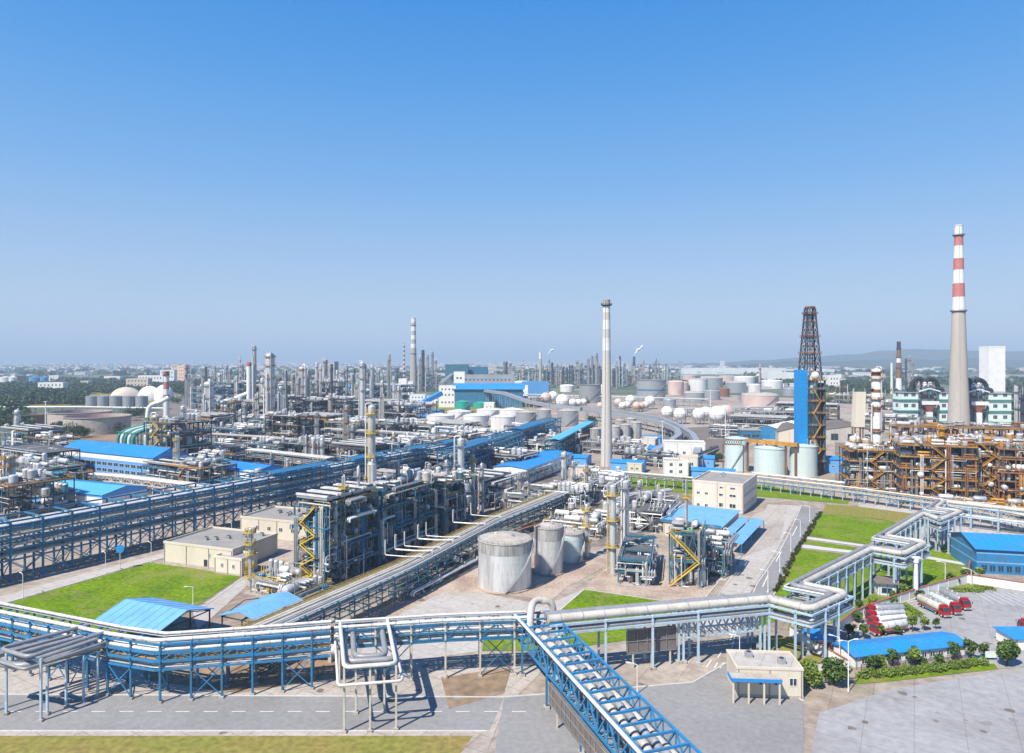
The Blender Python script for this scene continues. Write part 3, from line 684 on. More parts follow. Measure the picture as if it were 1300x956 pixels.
def unit(name, label, loc, rot, nx, ny, bx, by, levels, seed=1, frame='blue_steel', rail='yellow', deckp=.75, equip=1.0, npipe=24, stairs=1, group=None, ordn=None, fp=.35, detail=True, cat='process unit', mats=None, tops='drums', skirt=True, hp=1.0, cm='silver', dense=1, fl=4.5, runmax=6.5):
    rng = random.Random(seed); t = thing(name, label, cat, loc, rot, group, ordn)
    LX, LY = nx*bx, ny*by; H = levels[-1]; mats = mats or ('pipe_white', 'silver', 'galv', 'pipe_grey', 'pipe_grey', 'teal_steel')
    mb = MB(); lv = list(levels)
    for i in range(nx+1):
        for j in range(ny+1):
            mb.beam((i*bx, j*by, -.1), (i*bx, j*by, H + .1), fp, frame)
            mb.cbox(i*bx, j*by, -.1, fp*2.2, fp*2.2, .5, 'concrete')
    for z in lv:
        for j in range(ny+1): mb.beam((0, j*by, z - .25), (LX, j*by, z - .25), fp*.8, frame, fp*1.1)
        for i in range(nx+1): mb.beam((i*bx, 0, z - .25), (i*bx, LY, z - .25), fp*.8, frame, fp*1.1)
    prev = 0
    for z in lv:
        for i in range(nx):
            for j in (0, ny):
                if rng.random() < .35:
                    a, b = (i*bx, j*by), ((i+1)*bx, j*by)
                    mb.beam((*a, prev + .3), ((a[0]+b[0])/2, a[1], z - .4), fp*.5, frame); mb.beam((*b, prev + .3), ((a[0]+b[0])/2, a[1], z - .4), fp*.5, frame)
        for j in range(ny):
            for i in (0, nx):
                if rng.random() < .35:
                    a, b = (i*bx, j*by), (i*bx, (j+1)*by); mb.beam((*a, prev + .3), (*b, z - .4), fp*.5, frame); mb.beam((*b, prev + .3), (*a, z - .4), fp*.5, frame)
        prev = z
    mb.build('steel_frame', t)
    if skirt: 
        mb = MB(); mb.box(-1.5, -1.5, -.12, LX + 1.5, LY + 1.5, .08, 'pad_red' if rng.random() < .5 else 'concrete'); mb.build('plinth', t)
    prev = 0
    for li, z in enumerate(lv):
        mb = MB(); last = li == len(lv) - 1
        for i in range(nx):
            for j in range(ny):
                if rng.random() < deckp or (last and tops == 'coolers'): mb.box(i*bx + .02, j*by + .02, z - .06, (i+1)*bx - .02, (j+1)*by - .02, z + .06, 'grating')
        dk = mb.build('deck', t)
        mb = MB()
        for a, b in (((0, 0), (LX, 0)), ((LX, 0), (LX, LY)), ((0, LY), (0, 0)), ((LX, LY), (0, LY))):
            if rng.random() < .85: mb.rail([a, b], z + .06, rail, 1.15, .1 if detail else .16, 2.0 if detail else 4.); mb.beam((*a, z + .12), (*b, z + .12), .5, rail if rail == 'amber' else frame, .4)
        if mb.f: mb.build('railing', dk or t)
        if last: break
    # equipment
    floors = [0] + lv
    for li, z in enumerate(floors):
        nxt = floors[li+1] if li+1 < len(floors) else z + 6
        if li == len(floors) - 1 and tops == 'coolers':
            for j in range(ny):
                mb = MB(); y0, y1 = j*by + .5, (j+1)*by - .5
                mb.box(.4, y0, z + 2.2, LX - .4, y1, z + 3.1, 'galv'); mb.box(.2, y0 - .2, z + 3.1, LX - .2, y0 + .7, z + 3.7, 'pipe_white'); mb.box(.2, y1 - .7, z + 3.1, LX - .2, y1 + .2, z + 3.7, 'pipe_white')
                for q in range(int(LX/1.1)): mb.box(.6 + q*1.1, y0 + .8, z + 3.12, 1.1 + q*1.1, y1 - .8, z + 3.32, 'dark_steel')
                for q in range(max(2, nx)): mb.beam((LX*(q + .5)/max(2, nx), y0 + .2, z), (LX*(q + .5)/max(2, nx), y0 + .2, z + 2.2), .2, frame); mb.beam((LX*(q + .5)/max(2, nx), y1 - .2, z), (LX*(q + .5)/max(2, nx), y1 - .2, z + 2.2), .2, frame)
                for q in range(max(1, nx)): mb.lathe(LX*(q + .5)/nx, (y0+y1)/2, [(by*.32, 1.5), (by*.36, 2.2)], 'pipe_grey', 12, z)
                mb.build('air_cooler', t)
            continue
        for i, j, e_ in [(i, j, e_) for i in range(nx) for j in range(ny) for e_ in range(dense if j < 2 else 1)]:
                if rng.random() > equip: continue
                cx, cy_ = (i + .5)*bx + (e_ and rng.uniform(-.2, .2)*bx), (j + .5)*by - (e_ and .28*by); k = rng.random(); room = nxt - z; mb = MB(); nm = 'drum'
                if li == len(floors) - 1 and tops == 'none': continue
                if k < .34:
                    r = min(room*.32, by*.3, 1.6)*rng.uniform(.6, 1); L = bx*rng.uniform(.55, .85); zc = z + r + .5
                    if rng.random() < .6: mb.drum((cx - L/2, cy_, zc), (cx + L/2, cy_, zc), r, rng.choice(('silver', 'pipe_white', 'silver_old', 'galv'))); [mb.box(cx + s_*L*.3 - .2, cy_ - r*.8, z, cx + s_*L*.3 + .2, cy_ + r*.8, zc - r*.5, frame) for s_ in (-1, 1)]
                    else: L = by*.7; mb.drum((cx, cy_ - L/2, zc), (cx, cy_ + L/2, zc), r, rng.choice(('silver', 'pipe_white', 'silver_old', 'galv'))); [mb.box(cx - r*.8, cy_ + s_*L*.3 - .2, z, cx + r*.8, cy_ + s_*L*.3 + .2, zc - r*.5, frame) for s_ in (-1, 1)]
                    if rng.random() < .6: mb.tube([(cx, cy_, zc + r*.8), (cx, cy_, zc + r + .9), (cx + bx*.3, cy_, zc + r + .9), (cx + bx*.3, cy_, z + .2)], .16, rng.choice(mats), 6, fil=.4)
                elif k < .58:
                    nm = 'vessel'
                    r = min(bx, by)*rng.uniform(.12, .24); hh = min(room*rng.uniform(.6, .95), 9) if li < len(floors) - 1 else rng.uniform(2.5, 5.5)
                    for q in range(rng.choice((1, 1, 2, 3))):
                        x_ = cx + (q - .5)*r*2.6; mb.lathe(x_, cy_, [(r*.8, 0), (r*.8, hh*.12), (r, hh*.2), (r, hh*.88)], cm if rng.random() < .6 else rng.choice(mats), 12, z); mb.dome(x_, cy_, z + hh*.88, r, hh*.12, 'silver', 12, 3)
                        if rng.random() < .5: mb.tube([(x_, cy_, z + hh), (x_, cy_, z + hh + .5), (x_ + r*1.6, cy_, z + hh + .5), (x_ + r*1.6, cy_, z + .3)], .15, rng.choice(mats), 6, fil=.3)
                elif k < .8:
                    nm = 'heat_exchanger'; r = rng.uniform(.35, .6); m_ = rng.choice(mats)
                    for q in range(rng.choice((2, 2, 3))):
                        for e in range(2 if room > 3.4 else 1):
                            zc = z + .6 + r + e*(r*2 + .5); yy = cy_ + (q - 1)*(r*2 + .5); L = bx*.72
                            mb.drum((cx - L/2, yy, zc), (cx + L/2, yy, zc), r, m_, 10); mb.tube([(cx - L*.32, yy, zc), (cx - L*.32 + .25, yy, zc)], r*1.18, m_, 10)
                            mb.box(cx - L*.1, yy - r*.6, z, cx - L*.1 + .25, yy + r*.6, zc - r*.6, frame)
                else:
                    nm = 'pump_skid'
                    for q in range(rng.choice((2, 3, 4))):
                        xx = i*bx + bx*(q + .7)/4.6; mb.cbox(xx, cy_, z + .05, .9, by*.5, .3, 'concrete'); mb.drum((xx, cy_ - .5, z + .85), (xx, cy_ + .6, z + .85), .38, rng.choice(('bright_blue', 'pipe_grey', 'plant_green', 'silver')), 8)
                        mb.tube([(xx, cy_ + .9, z + .6), (xx, cy_ + 1.4, z + .6), (xx, cy_ + 1.4, z + min(room*.8, 3.2))], .14, rng.choice(mats), 6, fil=.3)
                mb.build(nm, t)
    # pipes: risers on the faces, headers along the levels
    for q in range(npipe):
        mb = MB(); r = rng.choice((.1, .14, .18, .24, .32)); m_ = rng.choice(mats); k = rng.random()
        if k < .55:
            face = rng.random(); zt = rng.uniform(.35, 1.08)*H; zb = rng.uniform(0.2, .35)*H*(rng.random() < .5) + .3
            if face < .5: x, y = rng.uniform(0, LX), -.35 - r; e = (x + rng.uniform(-3, 3), y); into = (x, rng.uniform(.5, by), zt)
            elif face < .8: x, y = LX + .35 + r, rng.uniform(0, LY); e = (x, y + rng.uniform(-3, 3)); into = (rng.uniform(LX - bx, LX - .5), y, zt)
            else: x, y = rng.uniform(0, LX), rng.uniform(0, LY); e = (x + 1.5, y); into = (x - 1.5, y, zt)
            for d_ in range(rng.choice((1, 1, 2, 3))):
                o_ = d_*(r*2 + .22)
                if face < .5 or face >= .8: mb.tube([(into[0] + o_, into[1], zt), (x + o_, y, zt), (x + o_, y, zb), (e[0] + o_, y - .01, zb)], r, m_, 7, fil=r*2.5)
                else: mb.tube([(into[0], into[1] + o_, zt), (x, y + o_, zt), (x, y + o_, zb), (x - .01, e[1] + o_, zb)], r, m_, 7, fil=r*2.5)
        else:
            z = rng.choice(floors[1:]) + rng.choice((-1.0, -.8, .5, .9)); d_n = rng.choice((1, 2, 3))
            if rng.random() < .5:
                y = rng.choice((rng.uniform(0, LY), -.6)); a_, b_ = rng.uniform(-2, LX*.4), rng.uniform(LX*.6, LX + 2)
                for d_ in range(d_n): mb.tube([(a_, y + d_*(2*r + .2), z - 1.5), (a_, y + d_*(2*r + .2), z), (b_, y + d_*(2*r + .2), z), (b_, y + d_*(2*r + .2), z + rng.uniform(-2, 1.5))], r, m_, 7, fil=r*2.5)
            else:
                x = rng.choice((rng.uniform(0, LX), LX + .6)); a_, b_ = rng.uniform(-1, LY*.4), rng.uniform(LY*.6, LY + 1)
                for d_ in range(d_n): mb.tube([(x + d_*(2*r + .2), a_, z - 1.2), (x + d_*(2*r + .2), a_, z), (x + d_*(2*r + .2), b_, z), (x + d_*(2*r + .2), b_, z + rng.uniform(-2, 1.5))], r, m_, 7, fil=r*2.5)
        mb.build('pipe', t)
    for s_ in range(stairs):
        mb = MB(); z0 = 0; sgn = 1; sx = LX*.5 if nx > 1 else LX*.1; run = min(LX*(.55 if fl < 5 else .95), runmax)
        for z in lv:
            n = max(1, int((z - z0)/fl + .5))
            for q in range(n):
                za, zb = z0 + (z - z0)*q/n, z0 + (z - z0)*(q+1)/n; xa, xb = (sx - run*.5, sx + run*.5) if sgn > 0 else (sx + run*.5, sx - run*.5); y = -1.1 if s_ == 0 else LY + 1.1
                mb.beam((xa, y, za), (xb, y, zb), 1.0, 'grating', .15)
                for o_ in (-.5, .5): mb.beam((xa, y + o_, za + .15), (xb, y + o_, zb + .15), .12, rail, .35); mb.beam((xa, y + o_, za + 1.2), (xb, y + o_, zb + 1.2), .1, rail)
                mb.box(min(xb, xb + sgn*1.2), y - .6, zb - .1, max(xb, xb + sgn*1.2), y + .6, zb, 'grating'); sgn = -sgn
            z0 = z
        mb.build('staircase', t)
    return t

WIN = {}
def window_mesh(w, h, m1='white', m2='glass', nv=2):
    k = (round(w, 1), round(h, 1), m1, m2, nv)
    if k not in WIN:
        mb = MB(); mb.box(-w/2, -.04, -h/2, w/2, .06, h/2, m2)
        for x in [-w/2, w/2] + [-w/2 + w*i/nv for i in range(1, nv)]: mb.box(x - .06, -.10, -h/2 - .05, x + .06, -.042, h/2 + .05, m1)
        for z in (-h/2, h/2): mb.box(-w/2 + .065, -.095, z - .06, w/2 - .065, -.043, z + .06, m1)
        o = mb.build('window'); WIN[k] = o.data; bpy.data.objects.remove(o)
    return WIN[k]
def building(name, label, loc, rot, lx, ly, h, wall='cream', roof='flat', rm='flat_roof', wins=(), group=None, ordn=None, cat='building', base=None, stripes=(), par=.8, ridge=2.5, boxes=0, seed=1, over=.5, door=None, open_=False):
    """local x along the front (front face at y=0, facing -y), y to the back. wins: (face, n, z, w, h[, x0, x1])"""
    rng = random.Random(seed + int(lx*10)); t = thing(name, label, cat, loc, rot, group, ordn)
    mb = MB()
    if open_:
        n = max(2, int(lx/6)); 
        for i in range(n+1):
            for y in (.3, ly - .3): mb.beam((.3 + (lx - .6)*i/n, y, -.1), (.3 + (lx - .6)*i/n, y, h), .3, wall)
            mb.beam((.3 + (lx - .6)*i/n, .3, h - .3), (.3 + (lx - .6)*i/n, ly - .3, h - .3), .25, wall)
            mb.beam((.3 + (lx - .6)*i/n, .3, h - .3), (.3 + (lx - .6)*i/n, ly/2, h + ridge - .4), .2, wall); mb.beam((.3 + (lx - .6)*i/n, ly - .3, h - .3), (.3 + (lx - .6)*i/n, ly/2, h + ridge - .4), .2, wall)
        for y in (.3, ly - .3): mb.beam((0, y, h - .3), (lx, y, h - .3), .25, wall)
        mb.build('frame', t)
    else:
        mb.box(0, 0, -.3, lx, ly, h, wall)
        if roof == 'gable_x': mb.add([(0, 0, h), (lx, 0, h), (lx, ly, h), (0, ly, h), (0, ly/2, h + ridge), (lx, ly/2, h + ridge)], [(0, 4, 3), (1, 2, 5)], wall)
        if roof == 'gable_y': mb.add([(0, 0, h), (lx, 0, h), (lx, ly, h), (0, ly, h), (lx/2, 0, h + ridge), (lx/2, ly, h + ridge)], [(0, 1, 4), (3, 5, 2)], wall)
        mb.build('wall', t)
        if h < 20 and wall in ('cream', 'cream_pink', 'white'):
            mb = MB(); mb.box(-.09, -.09, -.3, lx + .09, ly + .09, .55, 'roof_beige'); mb.build('plinth', t)
            for q in range(max(2, int(lx/9)) + 1):
                mb = MB(); u = .4 + (lx - .8)*q/max(2, int(lx/9)); mb.beam((u, -.14, 0), (u, -.14, h), .14, 'pipe_grey'); mb.build('downpipe', t)
        for (z0, z1, mm) in stripes:
            mb = MB(); mb.box(-.06, -.06, z0, lx + .06, ly + .06, z1, mm); mb.build('cladding_band', t)
    mb = MB(); o = over
    if roof == 'flat':
        mb.box(.0, .0, h + .003, lx, ly, h + .1, rm)
        mb.box(-.12, -.12, h - .05, lx + .12, .25, h + par, wall); mb.box(-.12, ly - .25, h - .05, lx + .12, ly + .12, h + par, wall)
        mb.box(-.12, .252, h - .05, .25, ly - .252, h + par, wall); mb.box(lx - .25, .252, h - .05, lx + .12, ly - .252, h + par, wall)
    elif roof in ('gable_x', 'gable_y'):
        if roof == 'gable_x':
            q = [((-o, -o, h - o*ridge/(ly/2)), (lx + o, -o, h - o*ridge/(ly/2)), (lx + o, ly/2, h + ridge), (-o, ly/2, h + ridge)), ((-o, ly/2, h + ridge), (lx + o, ly/2, h + ridge), (lx + o, ly + o, h - o*ridge/(ly/2)), (-o, ly + o, h - o*ridge/(ly/2)))]
        else:
            q = [((-o, -o, h - o*ridge/(lx/2)), (lx/2, -o, h + ridge), (lx/2, ly + o, h + ridge), (-o, ly + o, h - o*ridge/(lx/2))), ((lx/2, -o, h + ridge), (lx + o, -o, h - o*ridge/(lx/2)), (lx + o, ly + o, h - o*ridge/(lx/2)), (lx/2, ly + o, h + ridge))]
        for f in q:
            up = [(a, b, c + .22) for a, b, c in f]; lo = [(a, b, c + .02) for a, b, c in f]
            mb.add(up + lo, [(0, 1, 2, 3), (7, 6, 5, 4), (0, 4, 5, 1), (1, 5, 6, 2), (2, 6, 7, 3), (3, 7, 4, 0)], rm)
            L = lx if roof == 'gable_x' else ly; n = int(L/2.5)
            for i in range(n+1):
                u = i/n
                if roof == 'gable_x':
                    A = [up[0][k]*(1-u) + up[1][k]*u for k in range(3)]; B = [up[3][k]*(1-u) + up[2][k]*u for k in range(3)]
                else: A = [up[0][k]*(1-u) + up[3][k]*u for k in range(3)]; B = [up[1][k]*(1-u) + up[2][k]*u for k in range(3)]
                mb.beam(A, B, .12, rm, .16)
    elif roof == 'mono':
        mb.add([(-o, -o, h), (lx + o, -o, h), (lx + o, ly + o, h + ridge), (-o, ly + o, h + ridge), (-o, -o, h + .2), (lx + o, -o, h + .2), (lx + o, ly + o, h + ridge + .2), (-o, ly + o, h + ridge + .2)], [(3, 2, 1, 0), (4, 5, 6, 7), (0, 1, 5, 4), (1, 2, 6, 5), (2, 3, 7, 6), (3, 0, 4, 7)], rm)
    mb.build('roof', t)
    for k in range(boxes):
        mb = MB(); x, y = lx*rng.uniform(.15, .85), ly*rng.uniform(.25, .85); mb.box(x, y, h + .1, x + 1.6, y + 1.2, h + 1.3, 'galv'); mb.lathe(x + .8, y + .6, [(.5, 0), (.5, .15), (.01, .15)], 'dark_steel', 10, h + 1.3); mb.build('air_conditioner', t)
    for wv in wins:
        face, n, z, ww, wh = wv[:5]; mm = wv[7] if len(wv) > 7 else 'white'
        L = lx if face in 'fb' else ly; a, b = (wv[5], wv[6]) if len(wv) > 6 else (ww, L - ww)
        for i in range(n):
            u = a + (b - a)*(i + .5)/n; o_ = bpy.data.objects.new('window', window_mesh(ww, wh, mm)); COL.objects.link(o_); o_.parent = t
            if face == 'f': o_.location = (u, -.03, z); 
            elif face == 'r': o_.location = (lx + .03, u, z); o_.rotation_euler = (0, 0, pi/2)
            elif face == 'l': o_.location = (-.03, u, z); o_.rotation_euler = (0, 0, -pi/2)
    if door:
        face, u, dw, dh, mm = door; mb = MB()
        if face == 'f': mb.box(u, -.08, 0, u + dw, .02, dh, mm)
        else: mb.box(lx - .02, u, 0, lx + .08, u + dw, dh, mm)
        mb.build('door', t)
    return t

def lamp(px, py, h, label, arms=1, rot=0., ordn=None):
    x, y = G(px, py); t = thing('street_lamp', label, 'street lamp', (x, y), rot, 'lamp posts beside roads and lawns', ordn)
    mb = MB(); mb.lathe(0, 0, [(.22, 0), (.22, .4), (.13, .5), (.09, h)], 'white', 8)
    mb.build('pole', t)
    for k in range(arms):
        s_ = 1 if k == 0 else -1
        mb = MB(); mb.tube([(0, 0, h - .3), (s_*.3, 0, h), (s_*1.6, 0, h + .25)], .07, 'white', 6, fil=.3); mb.build('arm', t)
        mb = MB(); mb.cbox(s_*2.0, 0, h + .15, 1.1, .35, .16, 'white'); mb.build('lamp_head', t)
    return t

def tree_proto(seed, rx, h, n, lm='leaf', s=.42, trunk=.14, tr=.35):
    rng = random.Random(seed); t = bpy.data.objects.new('broadleaf_tree', None); 
    mb = MB(); mb.tube([(0, 0, -.2), (.05*h*rng.uniform(-1, 1), 0, h*tr), (0.03*h*rng.uniform(-1, 1), .02*h, h*.75)], trunk, 'bark', 6)
    lobes = []
    for k in range(7):
        a = rng.uniform(0, 6.28); q = rng.uniform(.25, .7)*rx; c = (q*cos(a), q*sin(a), h*rng.uniform(tr + .12, .86)); lobes.append((c, rx*rng.uniform(.35, .6)))
        mb.tube([(0, 0, h*tr*.9), (c[0]*.5, c[1]*.5, (h*tr + c[2])/2), c], trunk*.4, 'bark', 5)
    lobes.append(((0, 0, h*.68), rx*.7))
    tr_ = (mb.v, mb)
    lv = MB()
    for k in range(n):
        c, r_ = rng.choice(lobes); v = Vector((rng.gauss(0, 1), rng.gauss(0, 1), rng.gauss(0, .8))).normalized()*r_*(rng.random()**.33)
        p = Vector(c) + v
        if p.z < h*tr*.8: p.z = h*tr*.8 + abs(p.z - h*tr*.8)*.3
        a = Vector((rng.gauss(0, 1), rng.gauss(0, 1), rng.gauss(0, .7))).normalized(); b = a.cross(Vector((rng.gauss(0, 1), rng.gauss(0, 1), rng.gauss(0, 1)))).normalized(); ss = s*rng.uniform(.6, 1.3)
        lv.add([tuple(p - a*ss - b*ss*.6), tuple(p + a*ss - b*ss*.7), tuple(p + a*ss*.9 + b*ss*.6), tuple(p - a*ss*.8 + b*ss*.7)], [(0, 1, 2, 3)], lm)
    return mb, lv
TP = {}
def tree(px, py, rx, h, label, lm='leaf', n=700, group='trees by the plant', ordn=None, s=.42, world=None, kind='broadleaf_tree', tr=.35):
    key = (lm, n, int(px) % 4, round(rx/h, 1), tr)
    x, y = world or G(px, py); t = thing(kind, label, 'tree', (x, y), (px*1.7) % 6.28, group, ordn)
    if key not in TP:
        a, b = tree_proto(int(px), 3*rx/h*1.6, 5., n, lm, s*5/max(h, 1)*1.0, .14, tr); oa, ob = a.build('trunk'), b.build('crown'); TP[key] = (oa.data, ob.data, 3*rx/h*1.6)
        for o in (oa, ob): bpy.data.objects.remove(o)
    da, db, r0 = TP[key]
    for nm, d in (('trunk', da), ('crown', db)):
        o = bpy.data.objects.new(nm, d); COL.objects.link(o); o.parent = t
    t.scale = (rx/r0, rx/r0, h/5.)
    return t

def leafmass(name, label, spots, m='leaf_dark', s=1.6, per=60, kind='stuff', cat='trees'):
    """spots: (x, y, radius, height) clumps; one object of many leaf faces, for woods and hedges nobody could count"""
    rng = np.random.default_rng(len(spots)); A = np.array(spots, dtype=np.float32); n = len(A)*per
    C = np.repeat(A, per, axis=0)
    u = rng.normal(size=(n, 3)); u /= np.linalg.norm(u, axis=1)[:, None]; rr = rng.random(n)[:, None]**.33
    p = u*rr; P = np.stack([C[:, 0] + p[:, 0]*C[:, 2], C[:, 1] + p[:, 1]*C[:, 2], C[:, 3]*(.55 + .45*p[:, 2])], 1)
    a = rng.normal(size=(n, 3)); a /= np.linalg.norm(a, axis=1)[:, None]; b = np.cross(a, rng.normal(size=(n, 3))); b /= np.linalg.norm(b, axis=1)[:, None]
    sc = (s*rng.uniform(.6, 1.3, n))[:, None]; a *= sc; b *= sc*.7
    V = np.stack([P - a - b, P + a - b, P + a + b, P - a + b], 1).reshape(-1, 3)
    V[:, 2] = np.maximum(V[:, 2], 0.02)
    me = bpy.data.meshes.new(name); me.vertices.add(len(V)); me.vertices.foreach_set('co', V.astype(np.float32).ravel())
    me.loops.add(n*4); me.loops.foreach_set('vertex_index', np.arange(n*4, dtype=np.int32)); me.polygons.add(n); me.polygons.foreach_set('loop_start', np.arange(0, n*4, 4, dtype=np.int32))
    me.materials.append(MATS[m]); me.update(calc_edges=True)
    o = bpy.data.objects.new(name, me); COL.objects.link(o); o['kind'] = kind
    if label: o['label'] = label; o['category'] = cat
    return o
# ------------------------------------------------------------------ the winding pipe racks in front
def GP(pts, h): return [G(p[0], p[1], h) for p in pts]
H0 = 13.0
# west arm: from the left edge to the loops in front of the blue canopies
west = GP([(-75, 757), (0, 773), (150, 803), (205, 811), (320, 803), (420, 795)], H0)
rack('pipe_rack', 'blue pipe rack with stacked white pipes along the near edge of the big lawn', west, 5.2, [7.4, 9.2, 11.0, 13.0], 6.4, 'blue_steel', 'bright_blue',
     [(-1.9, 3, .38, 'pipe_white'), (-.9, 3, .16, 'galv'), (2.0, 3, .45, 'pipe_white'), (1.1, 2, .5, 'pipe_white'), (2.2, 2, .42, 'pipe_white'), (-.4, 2, .2, 'galv'), (-1.4, 2, .25, 'pipe_beige'),
      (-2.1, 1, .14, 'yellow'), (-1.5, 1, .2, 'pipe_white'), (-.8, 1, .2, 'pipe_beige'), (0, 1, .16, 'pipe_white'), (.7, 1, .2, 'pipe_beige'), (1.4, 1, .2, 'pipe_white'), (2.1, 1, .2, 'amber'),
      (-1.6, 0, .22, 'pipe_white'), (-.8, 0, .18, 'galv'), (0, 0, .2, 'pipe_beige'), (.8, 0, .18, 'pipe_white'), (1.6, 0, .2, 'pipe_white'), (2.3, 0, .2, 'galv')],
     truss=(9.2, 11, 'bright_blue'), pw=.42)
mid = GP([(425, 795), (500, 790), (560, 786), (668, 782)], H0)
rack('pipe_rack', 'blue lattice rack on pale posts between the square pipe loop and truss bridge', mid, 5.0, [9.0, 11.0, 13.0], 8.2, 'cream_post', 'blue_steel',
     [(-1.9, 2, .32, 'pipe_white'), (-.9, 2, .2, 'galv'), (1.9, 2, .38, 'pipe_white'), (1.0, 1, .5, 'pipe_white'), (2.0, 1, .4, 'pipe_white'), (-.3, 1, .2, 'galv'), (-1.4, 1, .3, 'pipe_beige'),
      (-1.6, 0, .22, 'pipe_white'), (-.8, 0, .2, 'galv'), (0, 0, .22, 'pipe_beige'), (1.0, 0, .2, 'pipe_white'), (1.9, 0, .3, 'pipe_white')], truss=(9.2, 12.8, 'blue_steel'), pw=.42)
# expansion loops of the west arm: they leave the rack towards the camera and come back
def loop(name, label, pts, h, r, m, posts=(), pm='cream_post', ordn=None, group='expansion loops of pipe', extra=()):
    P = GP(pts, h); t = thing(name, label, 'pipe loop', P[0], 0, group, ordn)
    mb = MB(); mb.tube([(x, y, h + r) for x, y in P], r, m, 12, fil=r*3.5); mb.build('pipe', t, True)
    for (dz, rr, mm, sh) in extra:
        mb = MB(); Q = offset(P, sh); mb.tube([(x, y, h + dz) for x, y in Q], rr, mm, 10, fil=rr*3.5); mb.build('pipe', t, True)
    for (px, py) in posts:
        x, y = G(px, py, h); mb = MB(); mb.beam((x, y, -.1), (x, y, h), .4, pm); mb.cbox(x, y, -.1, 1, 1, .5, 'concrete'); mb.build('post', t, True)
    if len(posts) > 1:
        Q = [G(px, py, h) for px, py in posts]; mb = MB()
        for a, b in zip(Q, Q[1:]): mb.beam((*a, h - .2), (*b, h - .2), .3, 'blue_steel')
        mb.build('crossbeam', t, True)
    return t
loop('pipe_loop', 'pair of grey pipes looping out from the rack at the left picture edge', [(112, 796), (0, 826), (36, 837), (140, 803)], H0, .45, 'pipe_grey', [(8, 829), (52, 836)], 'pale_blue', extra=[(-1.3, .32, 'pipe_grey', 1.4), (-1.2, .5, 'galv', -1.6)])
loop('pipe_loop', 'thick grey pipe loop on pale posts beneath the slender one at the left edge', [(160, 815), (30, 851), (-30, 842), (95, 812)], 10.2, .75, 'pipe_grey', [(60, 846), (84, 838), (106, 832), (124, 827), (-20, 846)], 'pale_blue', extra=[(-.9, .3, 'pipe_white', 2.0)])
loop('pipe_loop', 'square white pipe loop hanging over the road in front of the blue rack', [(432, 794), (437, 850), (503, 845), (492, 789)], H0, .42, 'pipe_white', [(437, 848), (503, 845), (470, 847)], 'cream_post', extra=[(-2.6, .3, 'pipe_white', 1.2)])
loop('pipe_loop', 'two thick grey U bends lying inside the square white pipe loop', [(447, 796), (450, 838), (490, 836), (484, 796)], 11.3, .62, 'pipe_grey', [(452, 838), (488, 836)], 'cream_post', extra=[(.6, .62, 'pipe_grey', 1.9)])

# the big beige gas pipes on pale blue posts
east1 = GP([(694, 789), (800, 779), (975, 763)], H0)
rack('pipe_rack', 'two fat beige gas pipes on pale blue posts crossing behind the truss bridge', east1, 4.6, [11.0, 13.0], 12.2, 'pale_blue', 'pale_blue',
     [(1.25, 1, 1.0, 'pipe_beige'), (-1.25, 1, .95, 'pipe_grey'), (1.9, 0, .42, 'pipe_grey'), (.6, 0, .3, 'pipe_white'), (-.8, 0, .4, 'pipe_grey')], pw=.55, brace=False, skip=(4, 5))
# lattice girder over the road
a, b = G(861, 781, H0 - 2.3), G(957, 772, H0 - 2.3)
dx, dy = b[0]-a[0], b[1]-a[1]; L = hypot(dx, dy); ux, uy = dx/L, dy/L
t = thing('road_crossing_girder', 'pale blue lattice girder of crossed bars carrying pipes over the road', 'girder', a, 0)
for sgn, oo in ((1, 2.8), (-1, -2.8)):
    mb = MB(); n = 10; ox, oy = uy*oo, -ux*oo; z0, z1 = 6.0, 10.6
    for i in range(n):
        p = (a[0] + dx*i/n + ox, a[1] + dy*i/n + oy); q = (a[0] + dx*(i+1)/n + ox, a[1] + dy*(i+1)/n + oy)
        zz = (z0, z1) if i % 2 else (z1, z0); mb.beam((*p, zz[0]), (*q, zz[1]), .26, 'pale_blue'); mb.beam((*p, zz[1]), (*q, zz[0]), .26, 'pale_blue')
    for z in (z0, z1, (z0+z1)/2): mb.beam((a[0] + ox, a[1] + oy, z), (b[0] + ox, b[1] + oy, z), .32, 'pale_blue')
    mb.build('lattice', t, True)
    for p in (a, b):
        for o2 in (0, 1.3):
            mb = MB(); x, y = p[0] + ox + ux*o2*(1 if p is b else -1), p[1] + oy + uy*o2*(1 if p is b else -1); mb.beam((x, y, -.1), (x, y, 13), .5, 'pale_blue'); mb.cbox(x, y, -.1, 1.4, 1.4, .7, 'concrete'); mb.build('post', t, True)
mb = MB()
for i in range(11):
    x, y = a[0] + dx*i/10, a[1] + dy*i/10; mb.beam((x + uy*2.8, y - ux*2.8, 6.3), (x - uy*2.8, y + ux*2.8, 6.3), .25, 'pale_blue')
mb.build('crossbeam', t, True)
